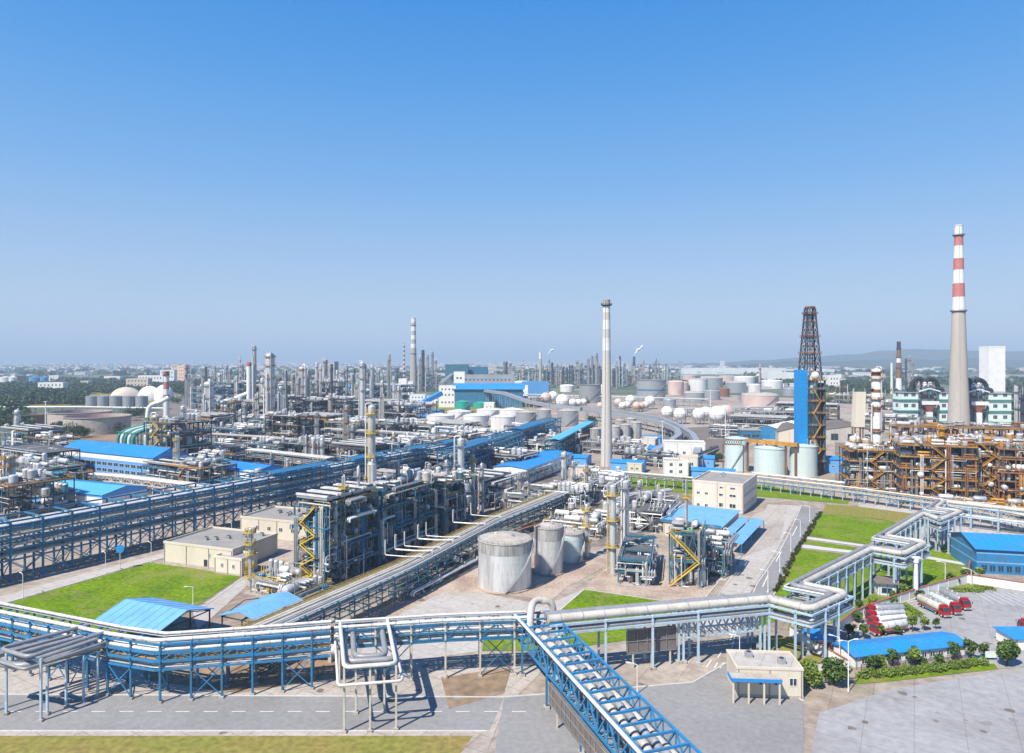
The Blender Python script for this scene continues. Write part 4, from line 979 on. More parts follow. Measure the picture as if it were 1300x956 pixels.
# zigzag northwards
zz = GP([(976, 763), (1025, 775), (1067, 757), (1010, 746), (1103, 698), (1143, 705), (1169, 692), (1118, 684), (1171, 653), (1192, 661), (1215, 652), (1182, 648), (1195, 638)], H0)
rack('pipe_rack', 'winding rack of fat beige gas pipes with square loops over the right lawns', zz, 4.4, [10.2, 13.0], 6.6, 'pale_blue', 'pale_blue',
     [(1.15, 1, .85, 'pipe_beige'), (-1.0, 1, .75, 'pipe_grey'), (-2.2, 1, .3, 'pipe_white'), (1.9, 0, .36, 'pipe_grey'), (.6, 0, .3, 'pipe_white'), (-.8, 0, .38, 'pipe_grey')], pw=.5, brace=False)
east3 = GP([(1195, 638), (1300, 650), (1420, 664)], 10)
rack('pipe_rack', 'rack with two beige gas pipes running to the right picture edge behind the blue shed', east3, 4.2, [5.5, 10.0], 10, 'pale_blue', 'pale_blue', [(1.1, 1, .8, 'pipe_beige'), (-1.1, 1, .75, 'pipe_beige'), (1.5, 0, .3, 'pipe_white'), (0, 0, .35, 'pipe_grey'), (-1.4, 0, .3, 'pipe_white')], pw=.5, brace=False)

# truss bridge running towards the camera
A0, A1 = G(656, 781, H0), G(701, 776, H0); d = Vector((12.0, -36.0)).normalized(); Lb = 74.0
wv = Vector((A1[0]-A0[0], A1[1]-A0[1])); wb = 8.6; nrm = Vector((-d.y, d.x))     # to the right of view
if nrm.x < 0: nrm = -nrm
t = thing('truss_bridge', 'bright blue truss bridge full of humped white pipes running towards the camera', 'pipe bridge', A0, 0)
o = Vector(A0)
for s_ in (0, wb):
    mb = MB(); n = 18; base = o + nrm*s_
    for i in range(n):
        p, q = base + d*(Lb*i/n), base + d*(Lb*(i+1)/n)
        zz_ = (7.6, 13) if i % 2 else (13, 7.6); mb.beam((p.x, p.y, zz_[0]), (q.x, q.y, zz_[1]), .3, 'bright_blue'); mb.beam((p.x, p.y, 7.6), (p.x, p.y, 13), .26, 'bright_blue')
        m_ = (p + q)/2; mb.beam((m_.x, m_.y, 10.3), (q.x, q.y, zz_[0]), .18, 'bright_blue')
    for z in (7.6, 13): e = base + d*Lb; mb.beam((base.x, base.y, z), (e.x, e.y, z), .42, 'bright_blue')
    mb.build('side_truss', t, True)
for i in range(19):
    mb = MB(); p = o + d*(Lb*i/18); q = p + nrm*wb; mb.beam((p.x, p.y, 13), (q.x, q.y, 13), .4, 'bright_blue'); mb.beam((p.x, p.y, 7.6), (q.x, q.y, 7.6), .3, 'blue_steel'); mb.build('crossbeam', t, True)
for k, off_ in enumerate((1.7, 3.6, 5.6)):
    mb = MB(); pts = []; r_ = .78
    for i in range(0, 181):
        s = Lb*i/180; p = o + nrm*off_ + d*s; ph = (s*18/Lb) % 1.0; pts.append((p.x, p.y, 10.2 + .55*sin(pi*ph)**2*(1 if k != 1 else .9)))
    mb.tube(pts, r_, 'pipe_beige' if k % 2 else 'galv', 10)
    for i in range(0, 74, 2):
        p = o + nrm*off_ + d*(i + .1); q = p + d*.35; mb.tube([(p.x, p.y, 10.2), (q.x, q.y, 10.2)], r_*1.12, 'dark_steel', 10)
    mb.build('pipe', t, True)
for off_, r_, m_ in ((7.4, .95, 'pipe_beige'),):
    mb = MB(); p, q = o + nrm*off_, o + nrm*off_ + d*Lb; mb.tube([(p.x, p.y, 9.5), (q.x, q.y, 9.5)], r_, m_, 12); mb.build('pipe', t, True)
mb = MB(); p, q = o - nrm*.75 + d*1, o - nrm*.75 + d*Lb; mb.tube([(p.x, p.y, 13.4), (q.x, q.y, 13.4)], .36, 'pipe_white', 10); mb.build('pipe', t, True)
for i in (4, 20, 38, 56):
    for s_ in (0, wb):
        mb = MB(); p = o + d*i + nrm*s_; mb.beam((p.x, p.y, -.1), (p.x, p.y, 7.6), .5, 'blue_steel'); mb.cbox(p.x, p.y, -.1, 1.3, 1.3, .6, 'concrete'); mb.build('post', t, True)
# the grey-beige arch of pipe that stands where the bridge meets the racks
x0, y0 = A0; t = thing('pipe_arch', 'fat beige pipe arch standing up at the head of the blue truss bridge', 'pipe loop', (x0 + 2.2, y0 - 1), 0)
mb = MB(); mb.tube([(1.0, -3, 10), (1.0, -2, 15.2), (2.2, 3, 16.2), (6.8, 3.2, 15.8), (6.8, 3.2, 10.5)], .85, 'pipe_beige', 12, fil=2.6); mb.build('pipe', t)
mb = MB(); mb.tube([(3.0, 2, 10.5), (3.0, 2, 13.4), (5.4, 2, 13.4), (5.4, 2, 10.5)], .4, 'pipe_grey', 8, fil=1.2); mb.build('small_pipe', t)

def billboard(label, a, b, z0, z1, face=1):
    t = thing('billboard', label, 'billboard', a, 0)
    mb = MB(); mb.beam((a[0], a[1], (z0+z1)/2), (b[0], b[1], (z0+z1)/2), .35, 'billboard', z1 - z0); mb.build('panel', t, True)
    mb = MB(); dx, dy = b[0]-a[0], b[1]-a[1]; L = hypot(dx, dy); nx, ny = dy/L*.32, -dx/L*.32; n = max(3, int(L/2.2))
    for s_ in (1, -1):
        for i in range(n+1): x, y = a[0] + dx*i/n + nx*s_, a[1] + dy*i/n + ny*s_; mb.beam((x, y, z0), (x, y, z1), .12, 'pipe_grey')
        for z in (z0, (z0+z1)/2, z1): mb.beam((a[0] + nx*s_, a[1] + ny*s_, z), (b[0] + nx*s_, b[1] + ny*s_, z), .12, 'pipe_grey')
    mb.build('panel_frame', t, True)
    for u in (.12, .5, .88):
        mb = MB(); x, y = a[0] + dx*u, a[1] + dy*u; mb.beam((x, y, -.1), (x, y, z0), .4, 'cream_post'); mb.build('post', t, True)
A_, B_ = G(796, 806, 8), G(858, 801, 8)
billboard('rusty brown grid-panel billboard under the beige gas pipes left of the road', A_, B_, 3.6, 9.2)
p = o + d*24 - nrm*.9; q = o + d*58 - nrm*.9
billboard('long plain dark grey billboard hanging along the left side of the truss bridge', (p.x, p.y), (q.x, q.y), 3.4, 7.4)

# ------------------------------------------------------------------ diagonal rack up the middle
diag = GP([(300, 812), (515, 719), (628, 660), (752, 610)], 9.5)
rng = random.Random(5)
dp = [(-3.2, 2, .16, 'yellow'), (-2.4, 2, .3, 'pipe_white'), (-1.6, 2, .22, 'pipe_beige'), (-.9, 2, .34, 'pipe_beige'), (0, 2, .2, 'pipe_beige'), (.6, 2, .2, 'pipe_white'), (2.2, 2, .14, 'galv'), (3.1, 2, .24, 'pipe_white'),
      (-2.9, 1, .22, 'galv'), (-2.1, 1, .3, 'pipe_white'), (-1.2, 1, .22, 'pipe_beige'), (-.2, 1, .3, 'pipe_white'), (.8, 1, .2, 'galv'), (1.6, 1, .26, 'pipe_white'), (2.6, 1, .3, 'pipe_grey'), (-2, 0, .2, 'galv'), (0, 0, .24, 'pipe_white'), (1.5, 0, .2, 'pipe_beige')]
rack('pipe_rack', 'long teal pipe rack with a yellow-railed walkway climbing from the canopies past the silver tanks', diag, 7.2, [5.0, 7.3, 9.5], 6.0, 'teal_steel', 'teal_steel', dp,
     truss=None, trays=[(1.5, 2, .9, 'pipe_beige'), (-3.9, 2, 1.3, 'cream'), (-2.0, 2, .5, 'yellow')], rail=[(-4.4, -3.4), 'yellow'], pw=.34)
for k, u in enumerate((.30, .33, .36, .39, .42, .5, .57)):     # branch lines that drop from the process units onto the rack
    n = len(along(diag, 3)); x, y, dx, dy = along(diag, 3)[int(n*u)]; t = thing('branch_pipe', 'white branch pipe dropping onto the diagonal rack', 'pipe', (x, y), atan2(dy, dx), 'branch pipes onto the diagonal rack', 'bp|')
    mb = MB(); z = 10.6 + .3*(k % 2)
    for q in range(1 + k % 2): mb.tube([(-2 + q*.6, 11, z + 5), (-2 + q*.6, 11, z), (-1 + q*.6, 4, z), (1.5 + q*.6, -1.5, z), (1.5 + q*.6, -1.5, 9.7)], .2, 'pipe_white', 8, fil=.6)
    mb.build('pipe', t)

# ------------------------------------------------------------------ tall main rack, blue, left to centre
mainp = [(-196, 200), (-170, 240), (-104, 350), (-38, 465)]
rng = random.Random(9); pl = []
for lv in range(4): pl += pipeset(rng, 12.4, 9, lv, .16, .5, ('pipe_white', 'galv', 'pipe_white', 'silver', 'pipe_beige'))
rack('pipe_rack', 'tallest dark blue lattice rack with blue roof strips running from left edge into the plant', mainp, 13, [8.0, 11.5, 15.0, 18.5], 9.6, 'blue_steel', 'blue_steel', pl, nposts=3, pw=.55, truss=(11.5, 15.0, 'blue_steel'),
     rail=[(-6.6, 6.6), 'blue_steel'], roof=(21.2, 9, 'roof_rack', [(.49, .61), (.66, .75), (.82, .89), (.94, 1)]), gantry=2.5, trays=[(4.5, 3, 1.4, 'roof_rack'), (-3, 3, 1.2, 'bright_blue'), (2, 2, 1.2, 'galv'), (-5, 1, 1.2, 'blue_steel')])
main2 = [(-38, 398), (-5, 500), (30, 610), (40, 640)]
pl = []
for lv in range(3): pl += pipeset(rng, 12, 6, lv, .25, .6, ('pipe_white', 'galv', 'blue_steel', 'pipe_beige'))
rack('pipe_rack', 'blue roofed rack behind the large white hall with the bright blue roof', main2, 13, [9, 14, 19], 9.6, 'blue_steel', 'blue_steel', pl, nposts=3, pw=.6, roof=(22.5, 12, 'roof_rack', [(.05, .26), (.52, .80)]), gantry=3, truss=(9, 14, 'blue_steel'))
r3 = [(25, 520), (65, 600), (80, 640)]
rack('pipe_rack', 'short blue roofed rack left of the tall white-banded chimney', [G(700, 565, 14), G(752, 537, 14)], 10, [7, 11, 14], 9, 'teal_steel', 'teal_steel', pipeset(rng, 9, 5, 2, .25, .6) + pipeset(rng, 9, 5, 1, .2, .5), nposts=2, pw=.6, roof=(17, 9, 'roof_teal', [(.05, .9)]), gantry=2.5)
rack('pipe_rack', 'blue rack of silver pipes crossing in front of the white cone-roof tanks', GP([(498, 538), (600, 545), (690, 552)], 15), 9, [8, 12, 15], 9, 'bright_blue', 'bright_blue', pipeset(rng, 8, 6, 2, .3, .6) + pipeset(rng, 8, 5, 1, .3, .6), pw=.6, truss=(8, 12, 'teal_steel'))

# low racks in the right middle
rack('pipe_rack', 'long low rack of caged pipes passing behind the beige office block', GP([(742, 597), (800, 600), (880, 607)], 7), 4.5, [5.0, 7.0], 5.5, 'pale_blue', 'dark_steel', pipeset(rng, 4, 4, 1, .2, .35) + pipeset(rng, 4, 4, 0, .2, .35), pw=.35, truss=(5.0, 7.0, 'cream_post'))
rack('pipe_rack', 'long blue-edged low rack in front of the rust and amber process complex', GP([(955, 605), (1085, 620), (1205, 636), (1300, 655), (1400, 676)], 7), 4.5, [4.6, 7.0], 5.5, 'pale_blue', 'bright_blue', pipeset(rng, 4, 4, 1, .2, .35, ('amber', 'pipe_beige', 'pipe_white')) + pipeset(rng, 4, 4, 0, .2, .35), pw=.35, truss=(5.0, 7.0, 'cream_post'))
rack('pipe_rack', 'low grey pipe rack right behind the long blue-edged one', GP([(955, 601), (1085, 615), (1205, 630), (1300, 648), (1400, 668)], 5), 4, [3.0, 5.0], 9, 'galv', 'galv', pipeset(rng, 3.6, 4, 1, .2, .4) + pipeset(rng, 3.6, 4, 0, .2, .35), pw=.35)
# left: white-clad pipe bridge and others
rack('pipe_rack', 'white clad pipe bridge running between the two blue and white halls', GP([(42, 597), (150, 604), (262, 617)], 8), 5, [5, 8], 9, 'pipe_white', 'cream_post', pipeset(rng, 4.6, 4, 1, .3, .6, ('pipe_white', 'pipe_beige')), pw=.5, truss=(5, 8, 'pipe_white'), trays=[(2.6, 1, .6, 'white'), (-2.6, 1, .6, 'white')], brace=False)
rack('pipe_rack', 'beige roofed pipe rack with rusty lower deck, left of the slim tower with yellow stairs', GP([(238, 549), (340, 555), (425, 563)], 13), 9, [5, 9, 13], 9, 'amber', 'dark_steel', pipeset(rng, 8, 6, 1, .25, .5) + pipeset(rng, 8, 6, 0, .25, .5, ('rust', 'amber', 'pipe_white')), pw=.5, trays=[(0, 2, 8.5, 'roof_beige')])
rack('pipe_rack', 'grey elevated line on posts crossing the far left between trees and big tanks', GP([(-80, 518), (100, 517), (215, 519)], 9), 6, [9], 18, 'galv', 'pipe_grey', pipeset(rng, 6, 4, 0, .5, .9, ('pipe_white', 'galv', 'rust')), pw=.8, brace=False)
for k, (pts, h, w) in enumerate([([(230, 565), (330, 572), (420, 582)], 9, 8), ([(410, 545), (480, 548), (560, 553)], 13, 9), ([(345, 528), (430, 531), (500, 534)], 12, 10), ([(230, 520), (300, 524), (345, 528)], 12, 10), ([(250, 506), (340, 508), (440, 511)], 12, 12), ([(600, 620), (650, 604), (700, 590)], 7, 5), ([(770, 640), (800, 628), (850, 622)], 7, 5), ([(640, 500), (760, 503), (900, 507)], 12, 10), ([(850, 520), (960, 517), (1010, 516)], 10, 10), ([(940, 545), (1010, 540), (1060, 538)], 8, 8)]):
    desc = ['grey pipe rack just below the rusty decked rack', 'teal pipe rack behind the roofed sections of the tall blue rack', 'blue-grey pipe rack among silver columns left of centre', 'blue-grey pipe rack beneath the bent white flue', 'far pipe rack behind the left silver columns', 'small pipe rack beside the white hall with bright blue roof', 'small pipe rack behind the twin silver columns', 'far pipe rack in front of the grey banded tanks', 'far pipe rack behind the front row of white spheres', 'pipe rack beside the shed below the lattice derrick'][k]
    rack('pipe_rack', desc, GP(pts, h), w, [h*.55, h], 10, rc(rng, 'teal_steel', 'galv', 'blue_steel'), 'galv', pipeset(rng, w, 6, 1, .25, .5) + pipeset(rng, w, 6, 0, .25, .5), pw=.5, brace=False)

# ------------------------------------------------------------------ near tanks
tank('storage_tank', 'largest weathered silver tank with dark streaks beside the diagonal rack', -2.4, 228.6, 8.9, 15.6, 'silver', 'roof_beige', 1.7, sang=-1.55, band=(.77, .985, 'silver_old'))
tank('storage_tank', 'slim tall silver tank standing between two others, spiral stair on its right', 13.0, 243.0, 5.1, 16.2, 'silver', 'roof_beige', 1.1, sang=-1.6, band=(.74, .97, 'silver_old'))
tank('storage_tank', 'shortest bluish white tank behind the slim silver one', 22.0, 256.5, 4.6, 10.6, 'tank_mint', 'roof_beige', .8, sang=-1.2)
t = thing('walkway', 'rusty footbridge joining the roofs of the two silver tanks', 'walkway', (2, 238), 0)
mb = MB(); mb.beam((2, 233, 17.2), (9.5, 241, 17.6), 1.1, 'rust', .15); mb.build('deck', t, True)
mb = MB(); mb.rail([(1.5, 233.4), (9, 241.4)], 17.4, 'rust'); mb.rail([(2.6, 232.7), (10.1, 240.7)], 17.4, 'rust'); mb.build('railing', t, True)
# tanks right of the office
tank('storage_tank', 'tall pale mint tank with a dark spiral stair behind the beige office block', *G(935, 597), 7.7, 22.0, 'tank_mint', 'tank_mint', 1.2, sang=-2.4)
tank('storage_tank', 'wide pale green tank between two taller mint ones', *G(978, 602), 10.3, 17.5, 'tank_mint', 'tank_mint', 1.5, sang=-.4)
tank('storage_tank', 'pale mint tank right below the blue-clad derrick tower', *G(1020, 604), 8.4, 19.5, 'tank_mint', 'tank_mint', 1.2, sang=-.2)
tank('storage_tank', 'grey tank with an orange roof at the right picture edge', *G(1292, 640), 8.2, 12.0, 'silver_old', 'tank_orange', 1.5)
tank('storage_tank', 'small dull silver tank under the amber platforms, left of its twin', *G(1154, 634), 3.2, 6.5, 'galv', 'galv', 1.0, stair=False)
tank('storage_tank', 'small dull silver tank under the amber platforms, right of its twin', *G(1179, 637), 3.8, 7, 'galv', 'galv', 1.0, stair=False)

# ------------------------------------------------------------------ process units, near
PM = ('pipe_white', 'pipe_beige', 'galv', 'teal_steel', 'blue_steel', 'pipe_grey')
base = G(374, 742); A = radians(63.0) - pi/2
unit('process_unit', 'tall teal steel structure with yellow rails and air coolers above the diagonal rack', base, A, 2, 4, 7.0, 6.6, [7, 14, 21, 27.0], 3, 'teal_steel', 'yellow', .8, 1, 52, 2, tops='coolers', fp=.42, mats=PM)
b2 = loc2w(base, A, 0, 29); unit('process_unit', 'dark process structure between the tall slim tower and the thick silver column', b2, A, 2, 5, 7.0, 7, [7, 14, 21, 27], 8, 'teal_steel', 'teal_steel', .7, 1, 62, 1, dense=1, mats=PM, fp=.45, tops='drums')
b3 = loc2w(base, A, 1, 68); unit('process_unit', 'teal process structure with silver drums beside the thick silver column', b3, A, 2, 4, 7.0, 7, [6, 12, 18, 23], 12, 'teal_steel', 'yellow', .7, 1, 52, 1, mats=PM, fp=.4)
b4 = loc2w(base, A, -16, 30); unit('process_unit', 'low grey steel structure left of the tall slim tower', b4, A, 2, 5, 7, 7, [6, 11, 16], 15, 'teal_steel', 'galv', .6, .9, 34, 1, fp=.4)
b5 = loc2w(base, A, -16, 68); unit('process_unit', 'grey pipe-filled structure under the beige covered pipe bridge', b5, A, 2, 5, 7, 7, [6, 12], 18, 'dark_steel', 'galv', .6, .9, 34, 1, fp=.4)
unit('process_unit', 'blue-green stair tower structure with yellow zigzag stairs and silver drums on top', G(850, 743), radians(-20), 2, 2, 5.0, 6.5, [8.6, 17.6], 21, 'teal_steel', 'yellow', 1, 1, 24, 1, fp=.5, tops='drums', fl=20, runmax=9.6)
pt = loc2w(G(850, 743), radians(-20), 1.5, 15); unit('process_unit', 'grey vessels and frames tucked behind the yellow zigzag stairs', pt, radians(-28), 3, 3, 5, 6, [6, 10.5], 22, 'teal_steel', 'galv', .5, 1, 36, 0, fp=.35)
unit('process_unit', 'low blue frame full of pipes and elbows in front of twin silver columns', G(785, 741), radians(-14), 1, 5, 10.5, 6.4, [4.2, 8.2], 25, 'teal_steel', 'blue_steel', .15, .8, 46, 0, fp=.45, tops='none')
unit('process_unit', 'jumble of white pipes and exchangers behind the slim tank', G(690, 676), A, 3, 4, 8, 8, [5.0], 31, 'galv', 'yellow', .3, .95, 54, 1, fp=.3, mats=('pipe_white', 'white', 'silver', 'pipe_beige'))
unit('process_unit', 'white drums and pipe maze right of the tall white-banded chimney', G(796, 674), radians(-24), 2, 4, 8, 8, [5, 9.5], 33, 'dark_steel', 'galv', .4, .95, 46, 1, fp=.32, mats=('pipe_white', 'white', 'silver'))
unit('process_unit', 'dark steel block with teal deck left of the tall white-banded chimney', G(685, 648), radians(-24), 3, 3, 7, 7, [4.5, 9.5], 35, 'dark_steel', 'teal_steel', .6, .95, 44, 1, fp=.35, mats=('pipe_white', 'white', 'silver'))
unit('process_unit', 'low maze of white pipework in front of the white hall with bright blue roof', G(628, 646), radians(-24), 3, 4, 7, 8, [4.0, 7.0], 37, 'galv', 'galv', .3, .95, 50, 0, fp=.3, tops='none', mats=('pipe_white', 'white', 'silver'))
unit('process_unit', 'low white pipework at the foot of the tall white-banded chimney', G(722, 632), radians(-24), 3, 5, 8, 8, [4.5, 8], 39, 'galv', 'teal_steel', .3, .9, 46, 0, fp=.3, mats=('pipe_white', 'white', 'silver'))
unit('process_unit', 'small skid of silver vessels with yellow valves left of the diagonal rack', G(318, 752), A, 3, 2, 5, 5, [4.5], 41, 'galv', 'yellow', .2, .95, 30, 0, fp=.22, mats=('pipe_white', 'silver', 'yellow'))
unit('process_unit', 'low rack of small pipes along the near end of the diagonal rack', G(350, 770), A, 1, 3, 6, 6, [3.0], 43, 'galv', 'yellow', .3, .9, 26, 0, fp=.22)
unit('process_unit', 'row of pumps and short pipes left of the largest silver tank', G(500, 760), A, 1, 6, 5, 7, [3.2], 44, 'galv', 'galv', .2, .95, 30, 0, fp=.2)

bx0, bx1 = G(478, 597, 28), G(564, 607, 27)
rack('pipe_rack', 'beige covered pipe bridge high over the dark process structures', [bx0, bx1], 5, [15, 28], 9, 'teal_steel', 'dark_steel', pipeset(rng, 4.6, 4, 0, .2, .4), pw=.4, trays=[(0, 1, 4.6, 'roof_beige')], brace=False)
t = thing('horizontal_drum', 'white drum on concrete saddles under the front rack beside the square loop', 'drum', G(408, 838), radians(-3))
mb = MB(); mb.drum((-4, 0, 2.6), (4, 0, 2.6), 1.4, 'pipe_white', 16); mb.build('shell', t)
for s_ in (-2.5, 2.5): mb = MB(); mb.box(s_ - .4, -1.3, 0, s_ + .4, 1.3, 1.9, 'cream_post'); mb.build('saddle', t)
unit('pump_station', 'tangle of valves and pumps on brown ground under the front rack', G(244, 836), radians(-8), 3, 1, 4, 5, [2.6], 45, 'galv', 'yellow', .1, 1, 30, 0, fp=.2, tops='none', cat='pump station')
# left edge units
unit('process_unit', 'brown and grey column structure at the left edge with many small platforms', G(-22, 668), ROT, 3, 3, 8, 9, [7, 14, 20], 51, 'dark_steel', 'amber', .5, .9, 34, 1, fp=.4, cm='silver_old')
unit('process_unit', 'grey deck with piping between left edge and long blue hall', G(-30, 622), ROT, 6, 3, 10, 10, [8, 15], 53, 'dark_steel', 'galv', .75, .9, 36, 1, fp=.5)
unit('process_unit', 'flat topped grey steel deck behind the left edge columns', G(0, 600), ROT, 6, 2, 10, 10, [9, 17], 55, 'dark_steel', 'galv', .9, .8, 24, 0, fp=.5, tops='none')
unit('process_unit', 'green arched reactor frame with rows of yellow rails beside the red banded stack', G(183, 598), ROT, 3, 3, 10, 10, [9, 17, 25, 33], 57, 'dark_steel', 'yellow', .6, .9, 34, 1, fp=.6, cm='silver_old')
unit('process_unit', 'dark cluster of small columns and rails right of the long blue hall', G(212, 618), ROT, 4, 3, 8, 8, [7, 13], 58, 'dark_steel', 'amber', .5, .9, 34, 1, fp=.4, cm='silver_old')
t = thing('green_duct_bank', 'bank of green arched ducts beside the big open tank', 'duct', G(150, 567), ROT)
for k in range(5):
    mb = MB(); mb.tube([(k*5.5, 0, 0), (k*5.5, 0, 10), (k*5.5 + 1, 6, 14), (k*5.5 + 2, 24, 17), (k*5.5 + 2, 30, 17)], 1.5, 'green_trim' if k % 2 == 0 else 'tank_mint', 10, fil=4); mb.build('duct', t)
mb = MB()
for i in range(6):
    for j in range(4): mb.beam((i*5.5 - 1.5, j*9, 0), (i*5.5 - 1.5, j*9, 13), .5, 'green_trim')
    mb.beam((i*5.5 - 1.5, 0, 13), (i*5.5 - 1.5, 27, 13), .5, 'green_trim')
for j in range(4): mb.beam((-1.5, j*9, 13), (26, j*9, 13), .5, 'green_trim')
mb.build('frame', t)

# ------------------------------------------------------------------ near columns
def col(px, ytop, ybase, wpx, label=None, **k):
    h = HT(ybase, ytop); x, y = G(px, ybase); d_ = SZ(wpx, ybase)
    return column(k.pop('name', 'distillation_column'), label, x, y, h, d_, **k)
col(472, 514, 712, 12, 'tallest slim silver tower with yellow stair cage in the middle of the plant', d2=SZ(9.3, 712), hsplit=.62, rail='yellow', nplat=7, seed=2)
col(486, 612, 712, 9, 'thick blue-grey column standing against the tallest slim tower', nplat=2, seed=3)
col(585, 556, 661, 13, 'thick silver column with a narrower top between the dark process structures', d2=SZ(8.5, 661), hsplit=.6, nplat=4, seed=4)
col(556, 592, 668, 8, 'plain silver column in the dark structure, left of the thick two-step column', nplat=2, seed=5)
col(778, 615, 729, 8.5, 'tall slim column with yellow platforms at the corner of the low blue pipe frame', rail='yellow', nplat=3, seed=6)
col(793, 609, 694, 11, 'blue-grey column right behind the slim one with yellow platforms', nplat=3, seed=7, m='silver')
col(318, 670, 745, 5, 'slim column with yellow valves beside the low beige building', rail='yellow', nplat=5, seed=8)
col(716, 574, 632, 7.5, 'silver column with ducts at the right end of the white hall', nplat=4, seed=9)
col(728, 585, 632, 5, 'slim silver column close to the white hall, right of its thicker neighbour', nplat=3, seed=10)
col(872, 610, 738, 2.2, 'thin vertical vent pipe rising out of the yellow stair structure', nplat=2, seed=10, rail='yellow')
col(12, 577, 652, 13, 'brown banded column with platforms at the left picture edge', m='silver_old', rail='amber', nplat=6, seed=11)
col(22, 520, 570, 7, 'silver double column standing on the left edge deck', nplat=4, seed=12)
col(41, 575, 612, 6, 'slim silver column in front of the left grey deck', nplat=2, seed=13)
col(62, 570, 603, 6.5, 'stubby silver column beside the long blue hall, left of its twin', nplat=2, seed=14, m='silver_old')
col(71, 569, 603, 6.5, 'stubby silver column beside the long blue hall, right of its twin', nplat=2, seed=15, m='silver_old')
col(198, 526, 590, 11, 'fat reactor with yellow platform rings left of its twin', rail='yellow', nplat=6, seed=16, m='silver_old')
col(213, 530, 592, 10, 'fat reactor with yellow platform rings right of its twin', rail='yellow', nplat=6, seed=17, m='silver_old')
col(225, 553, 612, 5.5, 'slim pale column with yellow rails right of the twin reactors', rail='yellow', nplat=4, seed=18)
for i, (px, y0, yb, w, lb) in enumerate([(436, 604, 736, 5, 'slim column rising at the near end of the teal structure'), (455, 592, 727, 4, 'thin column rising left of the tallest slim tower'), (505, 586, 702, 5.5, 'slim grey column rising right of the tallest slim tower'), (521, 598, 692, 4, 'thin column in the dark structure under the beige bridge'),
      (545, 588, 682, 6, 'grey column near the right end of the beige bridge'), (567, 584, 672, 5, 'slim column just left of the thick two-step column'), (600, 577, 657, 5, 'slim column just right of the thick two-step column'), (612, 588, 652, 5, 'short slim column left of the white hall'), (398, 628, 740, 4.5, 'thin column at the front corner of the teal structure'), (745, 640, 708, 5, 'slim column left of the twin columns'), (668, 612, 660, 5, 'slim column before the white hall')]):
    col(px, y0, yb, w, lb, nplat=3 + i % 3, seed=400 + i, m='silver' if i % 2 else 'col_grey', rail='yellow' if i % 3 == 0 else 'galv')
# right complex columns
col(1113, 468, 606, 12.5, 'tall white column with red-brown platform bands in the amber complex', m='white', rail='rust', nplat=12, seed=20, bands=[(.22, .25, 'rust'), (.42, .45, 'rust'), (.6, .63, 'rust'), (.78, .81, 'rust'), (.93, .97, 'rust')])
col(1085, 553, 612, 12, 'short white column under the slanting beige conveyor box', m='white', rail='amber', nplat=3, seed=21)
col(1099, 556, 612, 10, 'short beige column between two white ones in the amber complex', m='pipe_beige', rail='amber', nplat=3, seed=22)
col(1134, 535, 615, 9, 'grey column with amber platforms right of the tall white one', m='silver_old', rail='amber', nplat=6, seed=23)
col(1196, 540, 640, 6.5, 'rusty amber column with many platforms in the middle of the amber complex', m='amber', rail='amber', nplat=9, seed=24)
col(1246, 550, 628, 6.5, 'plain smooth grey column in the amber complex', m='galv', nplat=1, seed=25, pipe=False)
col(1277, 560, 636, 6, 'rusty column with amber rings near the right picture edge', m='rust', rail='amber', nplat=8, seed=26)
for i, (px, yb, y0) in enumerate([(1163, 640, 600), (1216, 640, 590), (1262, 640, 600), (1150, 625, 575)]): col(px, y0, yb, 4.5, 'short column wrapped in amber platforms', m='silver_old', rail='amber', nplat=4, seed=30 + i, group='short amber-ringed columns', ordn='ac|in the complex')
# amber complex structures
unit('process_unit', 'amber railed structure with white posts at the left end of the right-hand complex', G(1078, 630), radians(-14), 4, 3, 7, 8, [4.5, 9, 14, 19.5, 25], 61, 'dark_steel', 'amber', .85, 1, 70, 1, fp=.45, cm='silver_old', dense=2, mats=('pipe_white', 'rust', 'pipe_grey', 'amber', 'silver_old', 'rust'))
unit('process_unit', 'rusty pipe-filled structure with amber decks in the middle of the right-hand complex', G(1142, 640), radians(-20), 5, 3, 7, 8, [4.5, 9, 14, 19, 25, 31], 63, 'dark_steel', 'amber', .85, 1, 70, 1, fp=.45, cm='silver_old', dense=2, mats=('pipe_white', 'rust', 'pipe_grey', 'amber', 'silver_old', 'rust'))
unit('process_unit', 'amber decked furnace block with round white burners in the right-hand complex', G(1203, 640), radians(-24), 5, 3, 7, 8, [5, 10, 15, 20, 26, 32], 65, 'dark_steel', 'amber', .85, 1, 70, 1, fp=.45, cm='silver_old', dense=2, mats=('pipe_white', 'rust', 'pipe_grey', 'amber', 'silver_old', 'rust'))
unit('process_unit', 'low amber skid with white framed bays in front of the furnace block', G(1192, 652), radians(-24), 5, 1, 7, 7, [6], 67, 'cream_post', 'amber', .8, .95, 30, 1, fp=.4, cm='silver_old', mats=('pipe_white', 'rust', 'amber'))
unit('process_unit', 'amber decked structure cut by the right picture edge', G(1268, 648), radians(-24), 5, 3, 7, 8, [5, 10, 15, 20, 26, 31], 69, 'rust', 'amber', .85, 1, 70, 1, fp=.45, cm='silver_old', dense=2, mats=('pipe_white', 'rust', 'pipe_grey', 'amber', 'silver_old', 'rust'))
unit('process_unit', 'back row of amber platforms in front of the power station ash hall', G(1140, 600), radians(-14), 12, 2, 9, 9, [8, 16, 24, 31], 71, 'rust', 'amber', .7, .8, 44, 1, fp=.6, cm='silver_old', mats=('pipe_white', 'rust', 'pipe_grey', 'amber', 'silver_old', 'rust'))
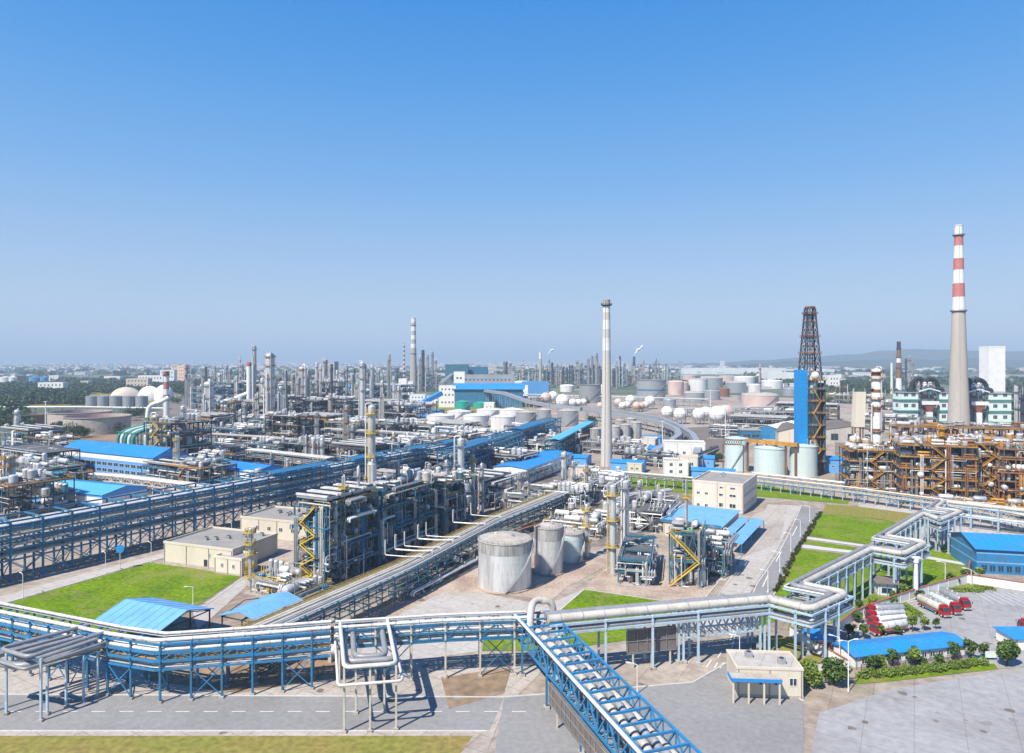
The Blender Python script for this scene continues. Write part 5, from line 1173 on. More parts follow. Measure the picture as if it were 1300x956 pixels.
for k, (x0, x1, yy, hh) in enumerate([(1140, 1300, 566, 26), (1160, 1290, 556, 24)]):
    a, b = G(x0, yy, hh), G(x1, yy + 3, hh); t = thing('flue_duct', ['long fat grey flue duct above the amber decks', 'second flue duct behind the long fat grey one'][k], 'duct', a, 0)
    mb = MB(); mb.tube([(*a, hh), (*b, hh)], 2.2, 'galv', 14); mb.build('duct', t, True)
    mb = MB()
    for i in range(9): u = i/8; x, y = a[0] + (b[0]-a[0])*u, a[1] + (b[1]-a[1])*u; mb.beam((x, y, 0), (x, y, hh - 2), .6, 'rust'); mb.tube([(x, y, hh), (x + .5, y, hh)], 2.35, 'rust', 14)
    mb.build('support', t, True)
# slanting beige conveyor box
t = thing('conveyor_box', 'slanting beige box conveyor left of the tall white column', 'conveyor', (218, 430), 0)
X, Y = 217., 432.
mb = MB(); mb.add([(X, Y, 33), (X + 6.2, Y, 33), (X + 8.6, Y + 3, 55), (X + 2.6, Y + 3, 55), (X, Y + 5, 33), (X + 6.2, Y + 5, 33), (X + 8.6, Y + 8, 55), (X + 2.6, Y + 8, 55)], [(0, 1, 2, 3), (7, 6, 5, 4), (1, 5, 6, 2), (0, 3, 7, 4), (2, 6, 7, 3), (0, 4, 5, 1)], 'cream'); mb.build('housing', t, True)
mb = MB()
for s_ in (.5, 5.5):
    for q in (1, 4.5): mb.beam((X + s_, Y + q, 0), (X + s_, Y + q, 33.5), .6, 'rust')
for z in (10, 20, 30): mb.beam((X + .5, Y + 1, z), (X + 5.5, Y + 1, z), .4, 'amber')
mb.build('support', t, True)
for k in range(6):
    t = thing('furnace_casing', 'pale grey furnace box with round burners among amber decks', 'furnace', G(1150 + k*25, 628 + k*1.2), radians(-22), 'furnace boxes', 'fb|')
    mb = MB(); mb.box(0, 0, 0, 8.5, 7, 17, 'pipe_grey' if k % 2 else 'pale_concrete'); mb.box(2, 1.5, 17, 6.5, 5.5, 21, 'silver_old'); mb.build('casing', t)
    mb = MB()
    for z in (6, 10, 14):
        for x in (1.8, 4.3, 6.8): mb.tube([(x, -.5, z), (x, .1, z)], .75, 'white', 10)
    mb.build('burner', t)
    mb = MB(); mb.lathe(4.2, 3.5, [(1.3, 21), (1.1, 31)], 'silver_old', 12); mb.build('flue', t)
# ------------------------------------------------------------------ chimneys and towers
def CH(px, ytop, ybase, wt, wb, name, label, segs, base, plats=(), cat='chimney'):
    x, y = G(px, ybase); return chimney(name, label, x, y, HT(ybase, ytop), SZ(wt, ybase), SZ(wb, ybase), segs, base, plats, cat=cat)
CH(770, 382, 592, 9, 15, 'chimney', 'tall pale concrete chimney with white bands standing in the middle of the plant',
   [(.93, .965, 'stack_white'), (.70, .775, 'stack_white'), (.83, .885, 'stack_white'), (.975, 1, 'roof_beige')], 'stack_pale', (.975,))
CH(1217, 287, 552, 9.4, 26, 'chimney', 'tallest chimney, red and white banded top on a tapering concrete shaft',
   [(.96, 1, 'stack_white'), (.905, .95, 'stack_red'), (.845, .905, 'stack_white'), (.79, .845, 'stack_red'), (.725, .79, 'stack_white'), (.66, .725, 'stack_red'), (.595, .66, 'stack_white')], 'stack_concrete', (.955, .592))
CH(525, 404, 494, 5.5, 9.5, 'chimney', 'beige concrete chimney with white banded top behind the blue coal conveyor', [(.94, 1, 'stack_white'), (.82, .88, 'stack_white'), (.7, .76, 'stack_white'), (.58, .64, 'stack_white')], 'stack_concrete', (.9, .5))
CH(211, 472, 530, 6.6, 7.6, 'chimney', 'short red and white banded chimney beside the left silver tanks', [(.93, 1, 'brick_red'), (.78, .93, 'stack_white'), (.62, .78, 'stack_red'), (.5, .62, 'stack_white'), (.36, .5, 'stack_red')], 'stack_white', (.93,))
CH(513, 436, 492, 1.8, 2.6, 'chimney', 'thin purple and white ringed stack left of the beige concrete chimney', [(i/10, i/10 + .05, 'purple') for i in range(10)], 'stack_white', ())
CH(686, 447, 490, 3.2, 5, 'chimney', 'far pale concrete chimney trailing white smoke in the back refinery', [(.8, 1, 'stack_white')], 'stack_concrete', ())
CH(305, 453, 503, 1.8, 2.4, 'chimney', 'thin red and white striped stack left of the tallest silver flue', [(i/7, i/7 + .07, 'stack_red') for i in range(7)], 'stack_white', ())
CH(664, 455, 482, 1.2, 1.6, 'chimney', 'tiny red and white striped stack far behind the blue coal shed', [(i/6, i/6 + .08, 'stack_red') for i in range(6)], 'stack_white', ())
CH(805, 453, 484, 3, 3.6, 'chimney', 'far dark-topped stack blowing a slanting white plume', [(.62, 1, 'dark_steel')], 'stack_concrete', ())
CH(1141, 434, 500, 4.6, 7.5, 'chimney', 'rust streaked stack with black top left of the power station', [(.86, 1, 'dark'), (.7, .86, 'rust'), (.3, .6, 'rust')], 'stack_white', (.86, .7, .5))
CH(1132, 461, 500, 2.5, 3, 'chimney', 'slender white stack standing against the rust streaked one', [], 'stack_white', ())
# bent white flue, left
x, y = G(316, 532); t = thing('flue_stack', 'white flue stack with a bent duct and rusty tip among the left columns', 'chimney', (x, y)); s_ = SZ(1, 532); hh = HT(532, 460)
mb = MB(); mb.lathe(0, 0, [(3.2*s_, 0), (2.9*s_, hh*.6), (2.9*s_, hh*.93), (3.3*s_, hh*.95, 'stack_red'), (3.3*s_, hh, 'stack_red'), (2.5*s_, hh, 'dark')], 'white', 20); mb.build('stack', t)
mb = MB(); mb.tube([(0, 0, hh*.46), (-11*s_, -2, hh*.40), (-18*s_, -2, hh*.36), (-18*s_, -2, hh*.12)], 2.6*s_, 'white', 14, fil=7*s_); mb.build('duct', t)
mb = MB(); mb.lathe(-18*s_, -2, [(3.4*s_, hh*.2), (2.6*s_, hh*.28)], 'yellow', 14); mb.build('collar', t)
x, y = G(205, 560); t = thing('flue_duct', 'white bent flue duct rising over the twin reactors', 'duct', (x, y)); s_ = SZ(1, 560)
mb = MB(); mb.tube([(-18*s_, 0, 30*s_), (-16*s_, 0, 46*s_), (0, 0, 50*s_), (6*s_, 4, 55*s_)], 2.6*s_, 'white', 12, fil=8*s_); mb.build('duct', t)
mb = MB(); mb.beam((-18*s_, 0, 0), (-18*s_, 0, 30*s_), 3, 'green_trim'); mb.build('support', t)

# lattice derrick with the blue-clad lift shaft
x, y = G(1027, 600); s_ = SZ(1, 600); t = thing('derrick_tower', 'rust red lattice derrick above a coking structure clad on one side in bright blue', 'derrick', (x, y), 0)
mb = MB(); mb.box(-16*s_, -6, 0, -6.5*s_, 4, 69, 'panel_blue'); [mb.beam((-16*s_, -6.05, q*3.), (-6.5*s_, -6.05, q*3.), .12, 'roof_blue') for q in range(1, 23)]; mb.build('blue_cladding', t)
mb = MB(); W = 22*s_/2; z0, zt = 0, 62; x0 = 5*s_
fl = [0, 8, 16, 24, 32, 40, 48, 56, 62]
for a, b in ((-1, -1), (1, -1), (1, 1), (-1, 1)): mb.beam((x0 + a*W*.93, b*6, 0), (x0 + a*W*.93, b*6, 62), .7, 'dark_steel')
for a in (-.9, -.45, 0, .45, .9): mb.beam((x0 + a*W*.93, -6, 0), (x0 + a*W*.93, -6, 62), .35, 'teal_steel')
for z in fl[1:]:
    for b in (-6, 6): mb.beam((x0 - W*1.0, b, z), (x0 + W*1.0, b, z), .5, 'rust')
    for a in (-1, 1): mb.beam((x0 + a*W*.93, -6, z), (x0 + a*W*.93, 6, z), .5, 'rust')
mb.build('steel_frame', t)
for i, z in enumerate(fl[1:]):
    mb = MB(); mb.box(x0 - W*1.0, -7.2, z - .1, x0 + W*1.02, 6, z, 'grating'); mb.rail([(x0 - W*1.0, -7.2), (x0 + W*1.02, -7.2), (x0 + W*1.02, 6)], z, 'amber' if i % 3 else 'galv', 1.2, .16, 2); dk = mb.build('deck', t)
    if z < 60:
        mb = MB(); u, v = (x0 - W*.5, x0 + W*.3) if i % 2 else (x0 + W*.3, x0 - W*.5); mb.beam((u, -7.6, z - 8 if i else z - 8), (v, -7.6, z), 1.0, 'amber', .5); mb.build('staircase', t)
mb = MB(); mb.box(x0 + W*.80, -5, 0, x0 + W*.98, 5, 60, 'rust'); mb.build('lift_shaft', t)
for k in (-1, 1):
    mb = MB(); mb.lathe(x0 + k*W*.28, 0, [(1.0, 22), (3.1, 30), (3.1, 48), (2.0, 52)], 'silver_old', 16); mb.dome(x0 + k*W*.28, 0, 52, 2.0, 1.2, 'pipe_white', 16); mb.build('coke_drum', t)
mb = MB(); mb.sphere((x0 - W*.1, -4, 65), 3.0, 'pipe_white', 14, 8); mb.tube([(x0 + W*.2, -4, 60), (x0 + W*.2, -4, 67), (x0 - W*.5, -4, 67), (x0 - W*.5, -4, 60)], .7, 'white', 8, fil=2); mb.build('vessel', t)
mb = MB(); zb, zt, wb_, wt_ = 62, HT(600, 391), 11.5*s_, 5*s_; n = 9; lvz = [zb + (zt - zb)*(1 - (1 - i/n)**1.12) for i in range(n+1)]; xc = x0 - 2
for i in range(n):
    za, zc = lvz[i], lvz[i+1]; wa = wb_ + (wt_-wb_)*(za-zb)/(zt-zb); wc = wb_ + (wt_-wb_)*(zc-zb)/(zt-zb)
    ca = [(xc + a*wa, b*wa*.8, za) for a, b in ((-1,-1),(1,-1),(1,1),(-1,1))]; cc = [(xc + a*wc, b*wc*.8, zc) for a, b in ((-1,-1),(1,-1),(1,1),(-1,1))]
    for k in range(4):
        mb.beam(ca[k], cc[k], .75, 'dark_steel'); mb.beam(ca[k], ca[(k+1)%4], .5, 'rust')
        md = tuple((cc[k][j] + cc[(k+1)%4][j])/2 for j in range(3)); mb.beam(ca[k], md, .35, 'dark_steel'); mb.beam(ca[(k+1)%4], md, .35, 'dark_steel')
mb.build('derrick', t)
for i in (3, 5, 8):
    mb = MB(); z = lvz[i]; w_ = wb_ + (wt_-wb_)*(z-zb)/(zt-zb) + 1; q = [(xc - w_, -w_*.8), (xc + w_, -w_*.8), (xc + w_, w_*.8), (xc - w_, w_*.8), (xc - w_, -w_*.8)]; mb.prism(q[:4], z - .2, z, 'grating'); mb.rail(q, z, 'amber' if i == 3 else 'brick_red', 1.3, .22, 2.5); mb.build('platform', t)
for k in (-.35, 0, .35):
    mb = MB(); mb.tube([(xc + k*6, 0, 60), (xc + k*3, 0, zt - 4)], .4, 'pipe_grey', 6); mb.build('riser_pipe', t)
mb = MB(); mb.lathe(xc, 0, [(wt_ + .8, zt), (wt_ + .8, zt + 1.0), (.1, zt + 1.1)], 'rust', 8); mb.build('crown', t)
# amber crane girder in front of the sheds
a, b = G(944, 560, 20), G(1010, 566, 20); t = thing('crane_girder', 'amber crane girder reaching left from the blue-clad derrick', 'crane', a, 0)
mb = MB(); mb.beam((a[0], a[1] - 4, 21), (b[0], b[1] - 4, 21), 3.0, 'amber', 2.2); mb.build('girder', t, True)
mb = MB()
for i in range(6): u = .05 + i*.18; mb.beam((a[0] + (b[0]-a[0])*u, a[1] + (b[1]-a[1])*u - 4, 0), (a[0] + (b[0]-a[0])*u, a[1] + (b[1]-a[1])*u - 4, 20), .9, 'rust')
mb.build('support', t, True)
mb = MB(); mb.cbox(a[0] + 13, a[1] - 4, 22.2, 5, 3.4, 3, 'bright_blue'); mb.build('trolley', t, True)
a, b = G(918, 561, 22.5), G(944, 562, 22.5); t = thing('gantry', 'dark lattice gantry above the tall mint tank with the spiral stair', 'gantry', a, 0)
mb = MB()
for z in (21, 24):
    for s_ in (-1.5, 1.5): mb.beam((a[0], a[1] + s_, z), (b[0], b[1] + s_, z), .3, 'rust')
n = 8
for i in range(n): 
    p = (a[0] + (b[0]-a[0])*i/n, a[1]); q = (a[0] + (b[0]-a[0])*(i+1)/n, a[1]); mb.beam((p[0], p[1] - 1.5, 21), (q[0], q[1] - 1.5, 24), .25, 'dark_steel'); mb.beam((p[0], p[1] - 1.5, 24), (q[0], q[1] - 1.5, 21), .25, 'dark_steel')
for p in (a, b): mb.beam((p[0], p[1], 0), (p[0], p[1], 21), .6, 'rust')
mb.build('lattice', t, True)

# ------------------------------------------------------------------ power station: two boiler halls, hoppers, black duct arches, white tower
def boiler(px0, px1, yb, label, seed, bay=(.32, .72)):
    a, b = G(px0, yb), G(px1, yb); W = b[0] - a[0]; s_ = SZ(1, yb); t = thing('boiler_house', label, 'power station', a, 0)
    D = 16
    for k, (u0, u1) in enumerate(((0, bay[0]), (bay[1], 1))):
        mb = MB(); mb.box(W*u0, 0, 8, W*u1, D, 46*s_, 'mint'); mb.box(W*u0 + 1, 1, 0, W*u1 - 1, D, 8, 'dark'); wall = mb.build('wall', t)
        for z in (8, 20, 32):
            mb = MB(); mb.box(W*u0 - .6, -1.4, z - .8, W*u1 + .6, -.02, z + .8, 'green_trim'); mb.box(W*u0 - 1.4, -1.4, z - .45, W*u0 - .02, D, z + .45, 'green_trim'); mb.rail([(W*u0 - .6, -1.4), (W*u1 + .6, -1.4)], z + .8, 'mint', 1.2, .16, 3); mb.build('ledge', t)
        for z in (14, 26, 38):
            o = bpy.data.objects.new('window', window_mesh(4.6, 4, 'white', 'glass', 3)); COL.objects.link(o); o.parent = t; o.location = (W*u0 - .05, D*.5, z); o.rotation_euler = (0, 0, -pi/2)
            for q in range(2): o = bpy.data.objects.new('window', window_mesh(4.6, 4, 'white', 'glass', 3)); COL.objects.link(o); o.parent = t; o.location = (W*(u0 + (u1-u0)*(.28 + .44*q)), -.05, z)
        mb = MB(); mb.box(W*u0 - .8, -1, 46*s_ + .05, W*u1 + .8, D + 1, 46*s_ + 1, 'galv'); mb.rail([(W*u0, -.8), (W*u1, -.8)], 46*s_ + 1, 'teal_steel', 1.5, .2, 3); mb.build('roof', t)
    mb = MB(); c = W*(bay[0] + bay[1])/2; bw = W*(bay[1] - bay[0])
    for x_ in (c - bw*.42, c, c + bw*.42):
        for y_ in (0, 12, 24): mb.beam((x_, y_, 0), (x_, y_, 46), .8, 'teal_steel')
    for z in (10, 20, 30, 40, 46): mb.beam((c - bw*.42, 0, z), (c + bw*.42, 0, z), .7, 'bright_blue' if z > 35 else 'rust')
    for i in range(5): mb.beam((c - bw*.42, 0, 10*i), (c, 0, 10*i + 10), .35, 'teal_steel'); mb.beam((c + bw*.42, 0, 10*i), (c, 0, 10*i + 10), .35, 'teal_steel')
    mb.build('steel_frame', t)
    mb = MB(); mb.box(c - bw*.34, 4, 10, c + bw*.34, 20, 34, 'pipe_grey'); mb.box(c - bw*.3, 3.9, 34, c + bw*.3, 18, 41, 'rust'); mb.build('casing', t)
    mb = MB(); q0 = [(c - bw*.36, -3, 29), (c + bw*.36, -3, 29), (c + bw*.36, 3, 29), (c - bw*.36, 3, 29)]; q1 = [(c - 1.5, -1, 19), (c + 1.5, -1, 19), (c + 1.5, 1, 19), (c - 1.5, 1, 19)]
    mb.add(q0 + q1, [(0, 1, 2, 3), (0, 4, 5, 1), (1, 5, 6, 2), (2, 6, 7, 3), (3, 7, 4, 0)], 'brick_red'); mb.box(c - 3, -2, 6, c + 3, 2, 19, 'white'); mb.box(c - bw*.4, -3.2, 27, c + bw*.4, -2.6, 31, 'white'); mb.build('hopper', t)
    for k in (-1, 1):
        mb = MB(); mb.tube([(c + k*bw*.62, 8, 46*s_), (c + k*bw*.66, 8, 52*s_), (c + k*bw*.52, 8, 62*s_), (c + k*bw*.12, 8, 65*s_), (c + k*bw*.12, 8, 50*s_)], 2.3, 'dark', 12, fil=9); mb.build('black_duct', t)
        for j in range(3):
            mb = MB(); mb.lathe(c + k*bw*(.12 + .13*j), 3 + 6*j, [(1.6, 44*s_), (2.4, 50*s_), (2.4, 57*s_), (1.2, 60*s_)], ('pipe_white', 'pipe_grey', 'dark_steel')[j], 12); mb.build('cyclone', t)
    mb = MB(); mb.sphere((c + bw*.7, 6, 49*s_), 4, 'dark', 12, 8); mb.sphere((c - bw*.7, 6, 49*s_), 4, 'dark', 12, 8); mb.build('fan_housing', t)
    mb = MB(); mb.beam((c - bw*.5, -1, 48*s_), (c, -1, 52*s_), 1.2, 'white'); mb.beam((c + bw*.5, -1, 48*s_), (c, -1, 52*s_), 1.2, 'white')
    rng = random.Random(seed)
    for q in range(14): x_ = c + rng.uniform(-.5, .5)*bw; mb.beam((x_, rng.uniform(0, 16), 46*s_), (x_ + rng.uniform(-3, 3), rng.uniform(0, 16), rng.uniform(52, 64)*s_), .5, rc(rng, 'dark_steel', 'pipe_grey', 'dark'))
    for z in (53, 58): mb.beam((c - bw*.5, -1, z*s_), (c + bw*.5, -1, z*s_), .5, 'dark_steel')
    mb.build('roof_steelwork', t)
    return t
boiler(1144, 1212, 545, 'mint green boiler house with black duct arches, left of the tallest chimney', 1)
boiler(1216, 1284, 546, 'mint and white boiler house with black duct arches, right of the tallest chimney', 2, (.18, .58))
building('tower_block', 'tall blank white windowless tower on the right boiler house', (541, 775, 0), 0, 18.8, 16, 90, 'white', 'flat', 'white', (), par=1.5, cat='tower')
building('ash_hall', 'long low grey hall below the tallest chimney', (G(1150, 572)[0], G(1150, 572)[1], 0), radians(-8), 140, 14, 9, 'pale_concrete', 'flat', 'flat_roof', [('f', 16, 5, 3, 2)], cat='hall')

# ------------------------------------------------------------------ buildings, from the left
BL = [G(78, 598), G(195, 610)]
def BB(px, py, lx, ly, h, label, rot=-27., name='building', **k):
    x, y = G(px, py); return building(name, label, (x, y, 0), radians(rot), lx, ly, h, **k)
BB(77, 597, 97, 24, 14.5, 'long blue hall with two rows of dark windows and a broad white band', wall='blue_wall', roof='gable_x', rm='roof_blue', ridge=5, wins=[('f', 15, 3.9, 4.4, 2.2), ('f', 15, 8.0, 4.4, 2.2), ('r', 3, 4, 4, 2.2)], stripes=[(10.8, 13.6, 'white')], name='factory_hall', cat='hall')
BB(40, 650, 50, 24, 12, 'pale blue and white hall with a teal roof in front of the white pipe bridge', -22, wall='blue_wall', roof='gable_x', rm='roof_teal', ridge=2.2, wins=[('f', 7, 5.2, 5, 2.2), ('r', 3, 4, 4, 2)], stripes=[(8, 10.6, 'white')], name='factory_hall', cat='hall')
BB(262, 611, 44, 26, 9, 'small blue and white hall just above the tallest blue rack', -31, wall='blue_wall', roof='gable_x', rm='roof_blue', ridge=2.6, wins=[('f', 6, 3.2, 4, 2)], stripes=[(5.2, 8, 'white')], name='factory_hall', cat='hall')
BB(208, 714, 32, 24, 7.2, 'low beige building with flat grey roof at the far corner of the big lawn', -20, wall='cream', rm='flat_roof', wins=[('f', 3, 4.6, .8, 1.8, 20, 29)], boxes=6, door=('f', 19, 1.6, 3, 'glass'), name='control_building')
BB(305, 681, 38, 22, 8, 'beige building with a grey roof and round vents tucked behind the steel structure', -20, wall='cream', rm='flat_roof', wins=[('f', 4, 4.6, 1.6, 1.6, 6, 30)], boxes=8, name='control_building', seed=4)
BB(272, 727, 12, 8, 5.4, 'small cream annex with a yellow stripe at the lawn edge', -20, wall='cream_pink', rm='flat_roof', wins=[('f', 2, 3, 1, 1.4)], door=('r', 1.5, 2.4, 3, 'yellow'), name='annex')
building('canopy', 'light blue pitched open canopy at the near edge of the big lawn, left one', (*loc2w(G(198, 802, 6), radians(-22), -21, 0), 0), radians(-22), 22, 17, 6.2, 'dark_steel', 'gable_x', 'roof_sky', ridge=2.4, open_=True, cat='canopy')
building('canopy', 'light blue pitched open canopy beside the diagonal rack, right one', (*loc2w(G(322, 790, 5), radians(-24), -12, 0), 0), radians(-24), 15, 17, 5.0, 'dark_steel', 'gable_y', 'roof_sky', ridge=2.0, open_=True, cat='canopy')
BB(626, 611, 23, 80, 9, 'large white hall with one long bright blue roof in the centre', -25, wall='white', roof='gable_y', rm='roof_blue', ridge=1.2, wins=[('f', 2, 5.5, 3, 1.6, 3, 14), ('r', 9, 4.6, 2.4, 2.0)], door=('f', 16, 3, 4, 'pipe_grey'), name='factory_hall', cat='hall')
BB(722, 612, 12, 14, 8, 'small cream block with dark windows right of the white hall', -25, wall='cream_pink', wins=[('f', 2, 2.4, 1.4, 1.6), ('f', 2, 5.6, 1.4, 1.6)], name='annex')
# office block and its blue-roofed annex
o0 = G(879, 611, 14); t = building('office_block', 'three storey beige office block with a flat grey roof beside the right road', (o0[0], o0[1], 0), ROT, 24.8, 34, 14, 'cream_pink', 'flat', 'flat_roof',
   [('f', 2, 2.6, 1.5, 1.5, 1, 9), ('f', 2, 3.6, 3.0, 2.0, 12.2, 22.4), ('f', 2, 8.6, 3.0, 1.2, 12.2, 22.4), ('f', 2, 8.6, 1.5, 1.2, 1, 9), ('f', 2, 12.2, 2.4, 1.0, 12.2, 22.4), ('r', 8, 3.4, 1.8, 2), ('r', 8, 8.6, 1.8, 1.8), ('r', 6, 11.6, 1.2, 1.0)], par=.9, boxes=2)
mb = MB(); mb.box(15.2, -.25, 0, 16.6, -.02, 14.4, 'cream'); mb.build('pilaster', t)
a0 = G(842, 660, 7); t = building('workshop', 'low workshop with a wide light blue roof in front of the beige office block', (a0[0], a0[1], 0), ROT, 24, 34, 6.6, 'cream', 'mono', 'roof_sky', [('f', 3, 3, 2, 1.6), ('r', 5, 3, 2.5, 1.6)], ridge=.5, over=.8, cat='workshop')
mb = MB(); mb.box(-1, -1, 7.0, -.6, 34.5, 7.7, 'white'); mb.box(-1, -1, 7.0, 24.5, -.6, 7.6, 'bright_blue'); mb.build('roof_edge', t)
for k, (px, py, L, w, h) in enumerate([(917, 677, 34, 3.6, 5.4), (925, 687, 46, 5.0, 5.0)]):
    x, y = G(px, py, h); t = thing('lean_to_roof', ['narrow light blue lean-to roof along the workshop wall', 'wide light blue lean-to roof casting a shadow on the yard beside the road'][k], 'canopy', (x, y), ROT)
    mb = MB(); mb.add([(0, 0, h), (w, 0, h - .7), (w, L, h - .7), (0, L, h), (0, 0, h + .15), (w, 0, h - .55), (w, L, h - .55), (0, L, h + .15)], [(3, 2, 1, 0), (4, 5, 6, 7), (0, 1, 5, 4), (1, 2, 6, 5), (2, 3, 7, 6), (3, 0, 4, 7)], 'roof_sky'); mb.build('roof', t)
    for i in range(6): mb = MB(); mb.beam((w - .3, .3 + (L - .6)*i/5, 0), (w - .3, .3 + (L - .6)*i/5, h - .7), .25, 'bright_blue'); mb.build('post', t)
# gatehouse side
BB(1115, 757, 5.2, 5.6, 4.2, 'small white hut with a brown flat roof on the right lawn under gas pipes', -12, wall='white', roof='mono', rm='shed_roof', ridge=.4, over=.9, wins=[('f', 1, 2, 3, 1.6, .5, 4.5, 'bright_blue')], door=('r', 2, 1.2, 2.4, 'blue_steel'), name='substation_hut', cat='hut')
BB(1240, 727, 44, 22, 8.6, 'big bright blue shed with blue ledges at the right picture edge', -12, wall='bright_blue', roof='gable_x', rm='roof_blue', ridge=2.8, wins=[('f', 16, 1.9, 1.8, 2.2, 1, 43, 'roof_blue')], stripes=[(3.6, 4.1, 'roof_sky'), (6.8, 7.3, 'roof_sky')], over=.8, name='blue_shed', cat='shed')
x0, y0 = G(1085, 850); x1, y1 = G(1226, 834); rr = atan2(y1-y0, x1-x0)
building('long_shed', 'long low white building with a bright blue roof along the front fence', (x0, y0, 0), rr, hypot(x1-x0, y1-y0), 7.5, 3.2, 'white', 'gable_x', 'roof_blue', [('f', 12, 1.7, 1.4, 1.2)], ridge=.8, over=.6, cat='shed')
BB(1031, 828, 6.5, 5.5, 3.2, 'small white gatehouse with a flat blue roof inside the wall', 8, wall='white', roof='mono', rm='roof_blue', ridge=.1, over=.5, door=('f', 3.8, 1.3, 2.3, 'brick_red'), wins=[('f', 1, 1.8, 1.6, 1.2, .6, 3.4)], name='gatehouse', cat='gatehouse')
BB(1289, 828, 9, 7, 3.4, 'white kiosk with a blue roof cut by the right picture edge', 0, wall='white', roof='mono', rm='roof_blue', ridge=.1, over=.6, wins=[('f', 2, 1.9, 1.4, 1.3)], name='kiosk', cat='kiosk')
t = BB(935, 884, 14.5, 9, 6.2, 'cream building with a blue edged canopy at the bottom beside the road', -4, wall='cream', rm='pale_concrete', wins=[('f', 3, 3.6, 1.6, 1.7, 4, 14)], boxes=2, par=.5, name='gate_building')
mb = MB(); mb.box(-1.8, -3.4, 5.0, 8.8, -.15, 5.35, 'roof_beige'); mb.box(-1.9, -3.6, 4.9, 8.9, -3.42, 5.6, 'roof_blue'); mb.box(-2.05, -3.4, 4.9, -1.82, -.15, 5.6, 'roof_blue')
for i in range(4): mb.beam((-1.5 + i*3.3, -3.2, 0), (-1.5 + i*3.3, -3.2, 4.9), .35, 'cream')
mb.build('porch', t)
# middle right white blocks
for a in [(813, 577, 12, 16, 12, 'cream block with small windows beside the silo cluster', 'cream_pink', -20, 2),
          (842, 587, 30, 18, 14, 'white two storey block with a brown flat roof beside the curved conveyors', 'white', -12, 3),
          (842, 604, 16, 16, 9, 'low white block with brown roof in front of the white two storey one', 'white', -12, 2),
          (862, 603, 12, 8, 12, 'narrow beige tower house with big dark windows next to blue roofs', 'cream', -16, 2),
          (796, 600, 10, 12, 6, 'tiny cream shed at the foot of the silos', 'cream', -20, 1)]:
    BB(a[0], a[1], a[2], a[3], a[4], a[5], a[7], wall=a[6], rm='roof_beige', wins=[('f', a[8], 3, 2, 2), ('f', a[8], 7.5, 2, 2), ('r', 2, 4, 2, 2)] if a[4] > 8 else [('f', 2, 3, 1.5, 1.5)], name='office_block' if a[4] > 10 else 'annex')
for a in [(880, 592, 14, 12, 6, 'little bright blue roofed shed above the narrow beige tower house'), (878, 606, 26, 10, 4.5, 'long bright blue roof right beside the narrow beige tower house'), (700, 590, 26, 14, 6, 'blue roofed shed behind the tall white-banded chimney, left one'), (775, 598, 22, 12, 6, 'blue roofed shed just right of the tall white-banded chimney'), (816, 562, 16, 10, 5, 'small blue-roofed pump house near the curved conveyor'), (505, 528, 60, 22, 8, 'blue flat shed beside the long inclined conveyor'), (822, 585, 8, 20, 9, 'small blue clad block between the cream and white ones'), (1046, 600, 26, 14, 9, 'teal-blue steel shed at the foot of the derrick')]:
    BB(a[0], a[1], a[2], a[3], a[4], a[5], -22, wall='blue_wall', roof='gable_x', rm='roof_blue', ridge=1.5, wins=[('f', 3, a[4]*.5, 2, 1.2)], name='shed', cat='shed')
# sheds near the derrick
BB(1043, 561, 50, 75, 11, 'broad shed with a patched brown-grey roof right of the blue-clad derrick', -16, wall='pale_concrete', roof='gable_y', rm='shed_roof', ridge=4, wins=[('f', 3, 5, 6, 6, 4, 46, 'pipe_grey')], name='storage_shed', cat='shed')
BB(988, 562, 28, 60, 10, 'brown-grey shed with a concrete end wall left of the blue-clad derrick', -16, wall='cream', roof='gable_y', rm='shed_roof', ridge=4, name='storage_shed', cat='shed', seed=3)
BB(958, 556, 26, 70, 9, 'blue sided shed with a white sloping roof', -40, wall='bright_blue', roof='gable_y', rm='white', ridge=4, name='storage_shed', cat='shed')
BB(941, 560, 18, 14, 10, 'open blue and white steel frame shed left of the white sloping roof', -5, wall='blue_steel', roof='mono', rm='flat_roof', ridge=1, wins=[('f', 2, 5, 7, 3, 1, 17, 'roof_sky')], name='storage_shed', cat='shed')
# coal plant
BB(577, 517, 110, 40, 30, 'huge open-sided blue coal shed with a long bright roof', -2, wall='blue_steel', roof='gable_x', rm='roof_blue', ridge=8, name='coal_shed', cat='shed', over=3)
BB(557, 517, 28, 20, 34, 'white transfer tower at the top of the long inclined blue conveyor', 0, wall='white', rm='flat_roof', wins=[('f', 4, 8, 2.5, 3), ('f', 4, 20, 2.5, 3), ('f', 4, 29, 2.5, 3)], name='transfer_tower', cat='tower')
BB(576, 505, 22, 24, 52, 'tall white transfer tower with dark windows behind the coal shed', 0, wall='white', rm='flat_roof', wins=[('f', 2, 12, 4, 4), ('f', 2, 26, 4, 4), ('f', 2, 40, 4, 4)], name='transfer_tower', cat='tower')
BB(587, 502, 110, 30, 44, 'grey-white power hall with two rows of dark square windows', 0, wall='far_grey', rm='flat_roof', wins=[('f', 12, 34, 4, 4), ('f', 12, 24, 4, 4)], name='power_hall', cat='power station')
BB(600, 505, 112, 26, 24, 'long white hall in front of the grey-white power hall', 0, wall='white', rm='far_white', wins=[('f', 9, 10, 4, 4)], name='power_hall', cat='hall')
BB(565, 500, 52, 30, 66, 'teal topped boiler house above the power hall, left one', 0, wall='teal_steel', rm='roof_teal', name='boiler_house', cat='power station')
BB(586, 499, 60, 30, 60, 'dark blue topped boiler house above the power hall, right one', 0, wall='blue_steel', rm='teal_steel', name='boiler_house', cat='power station')
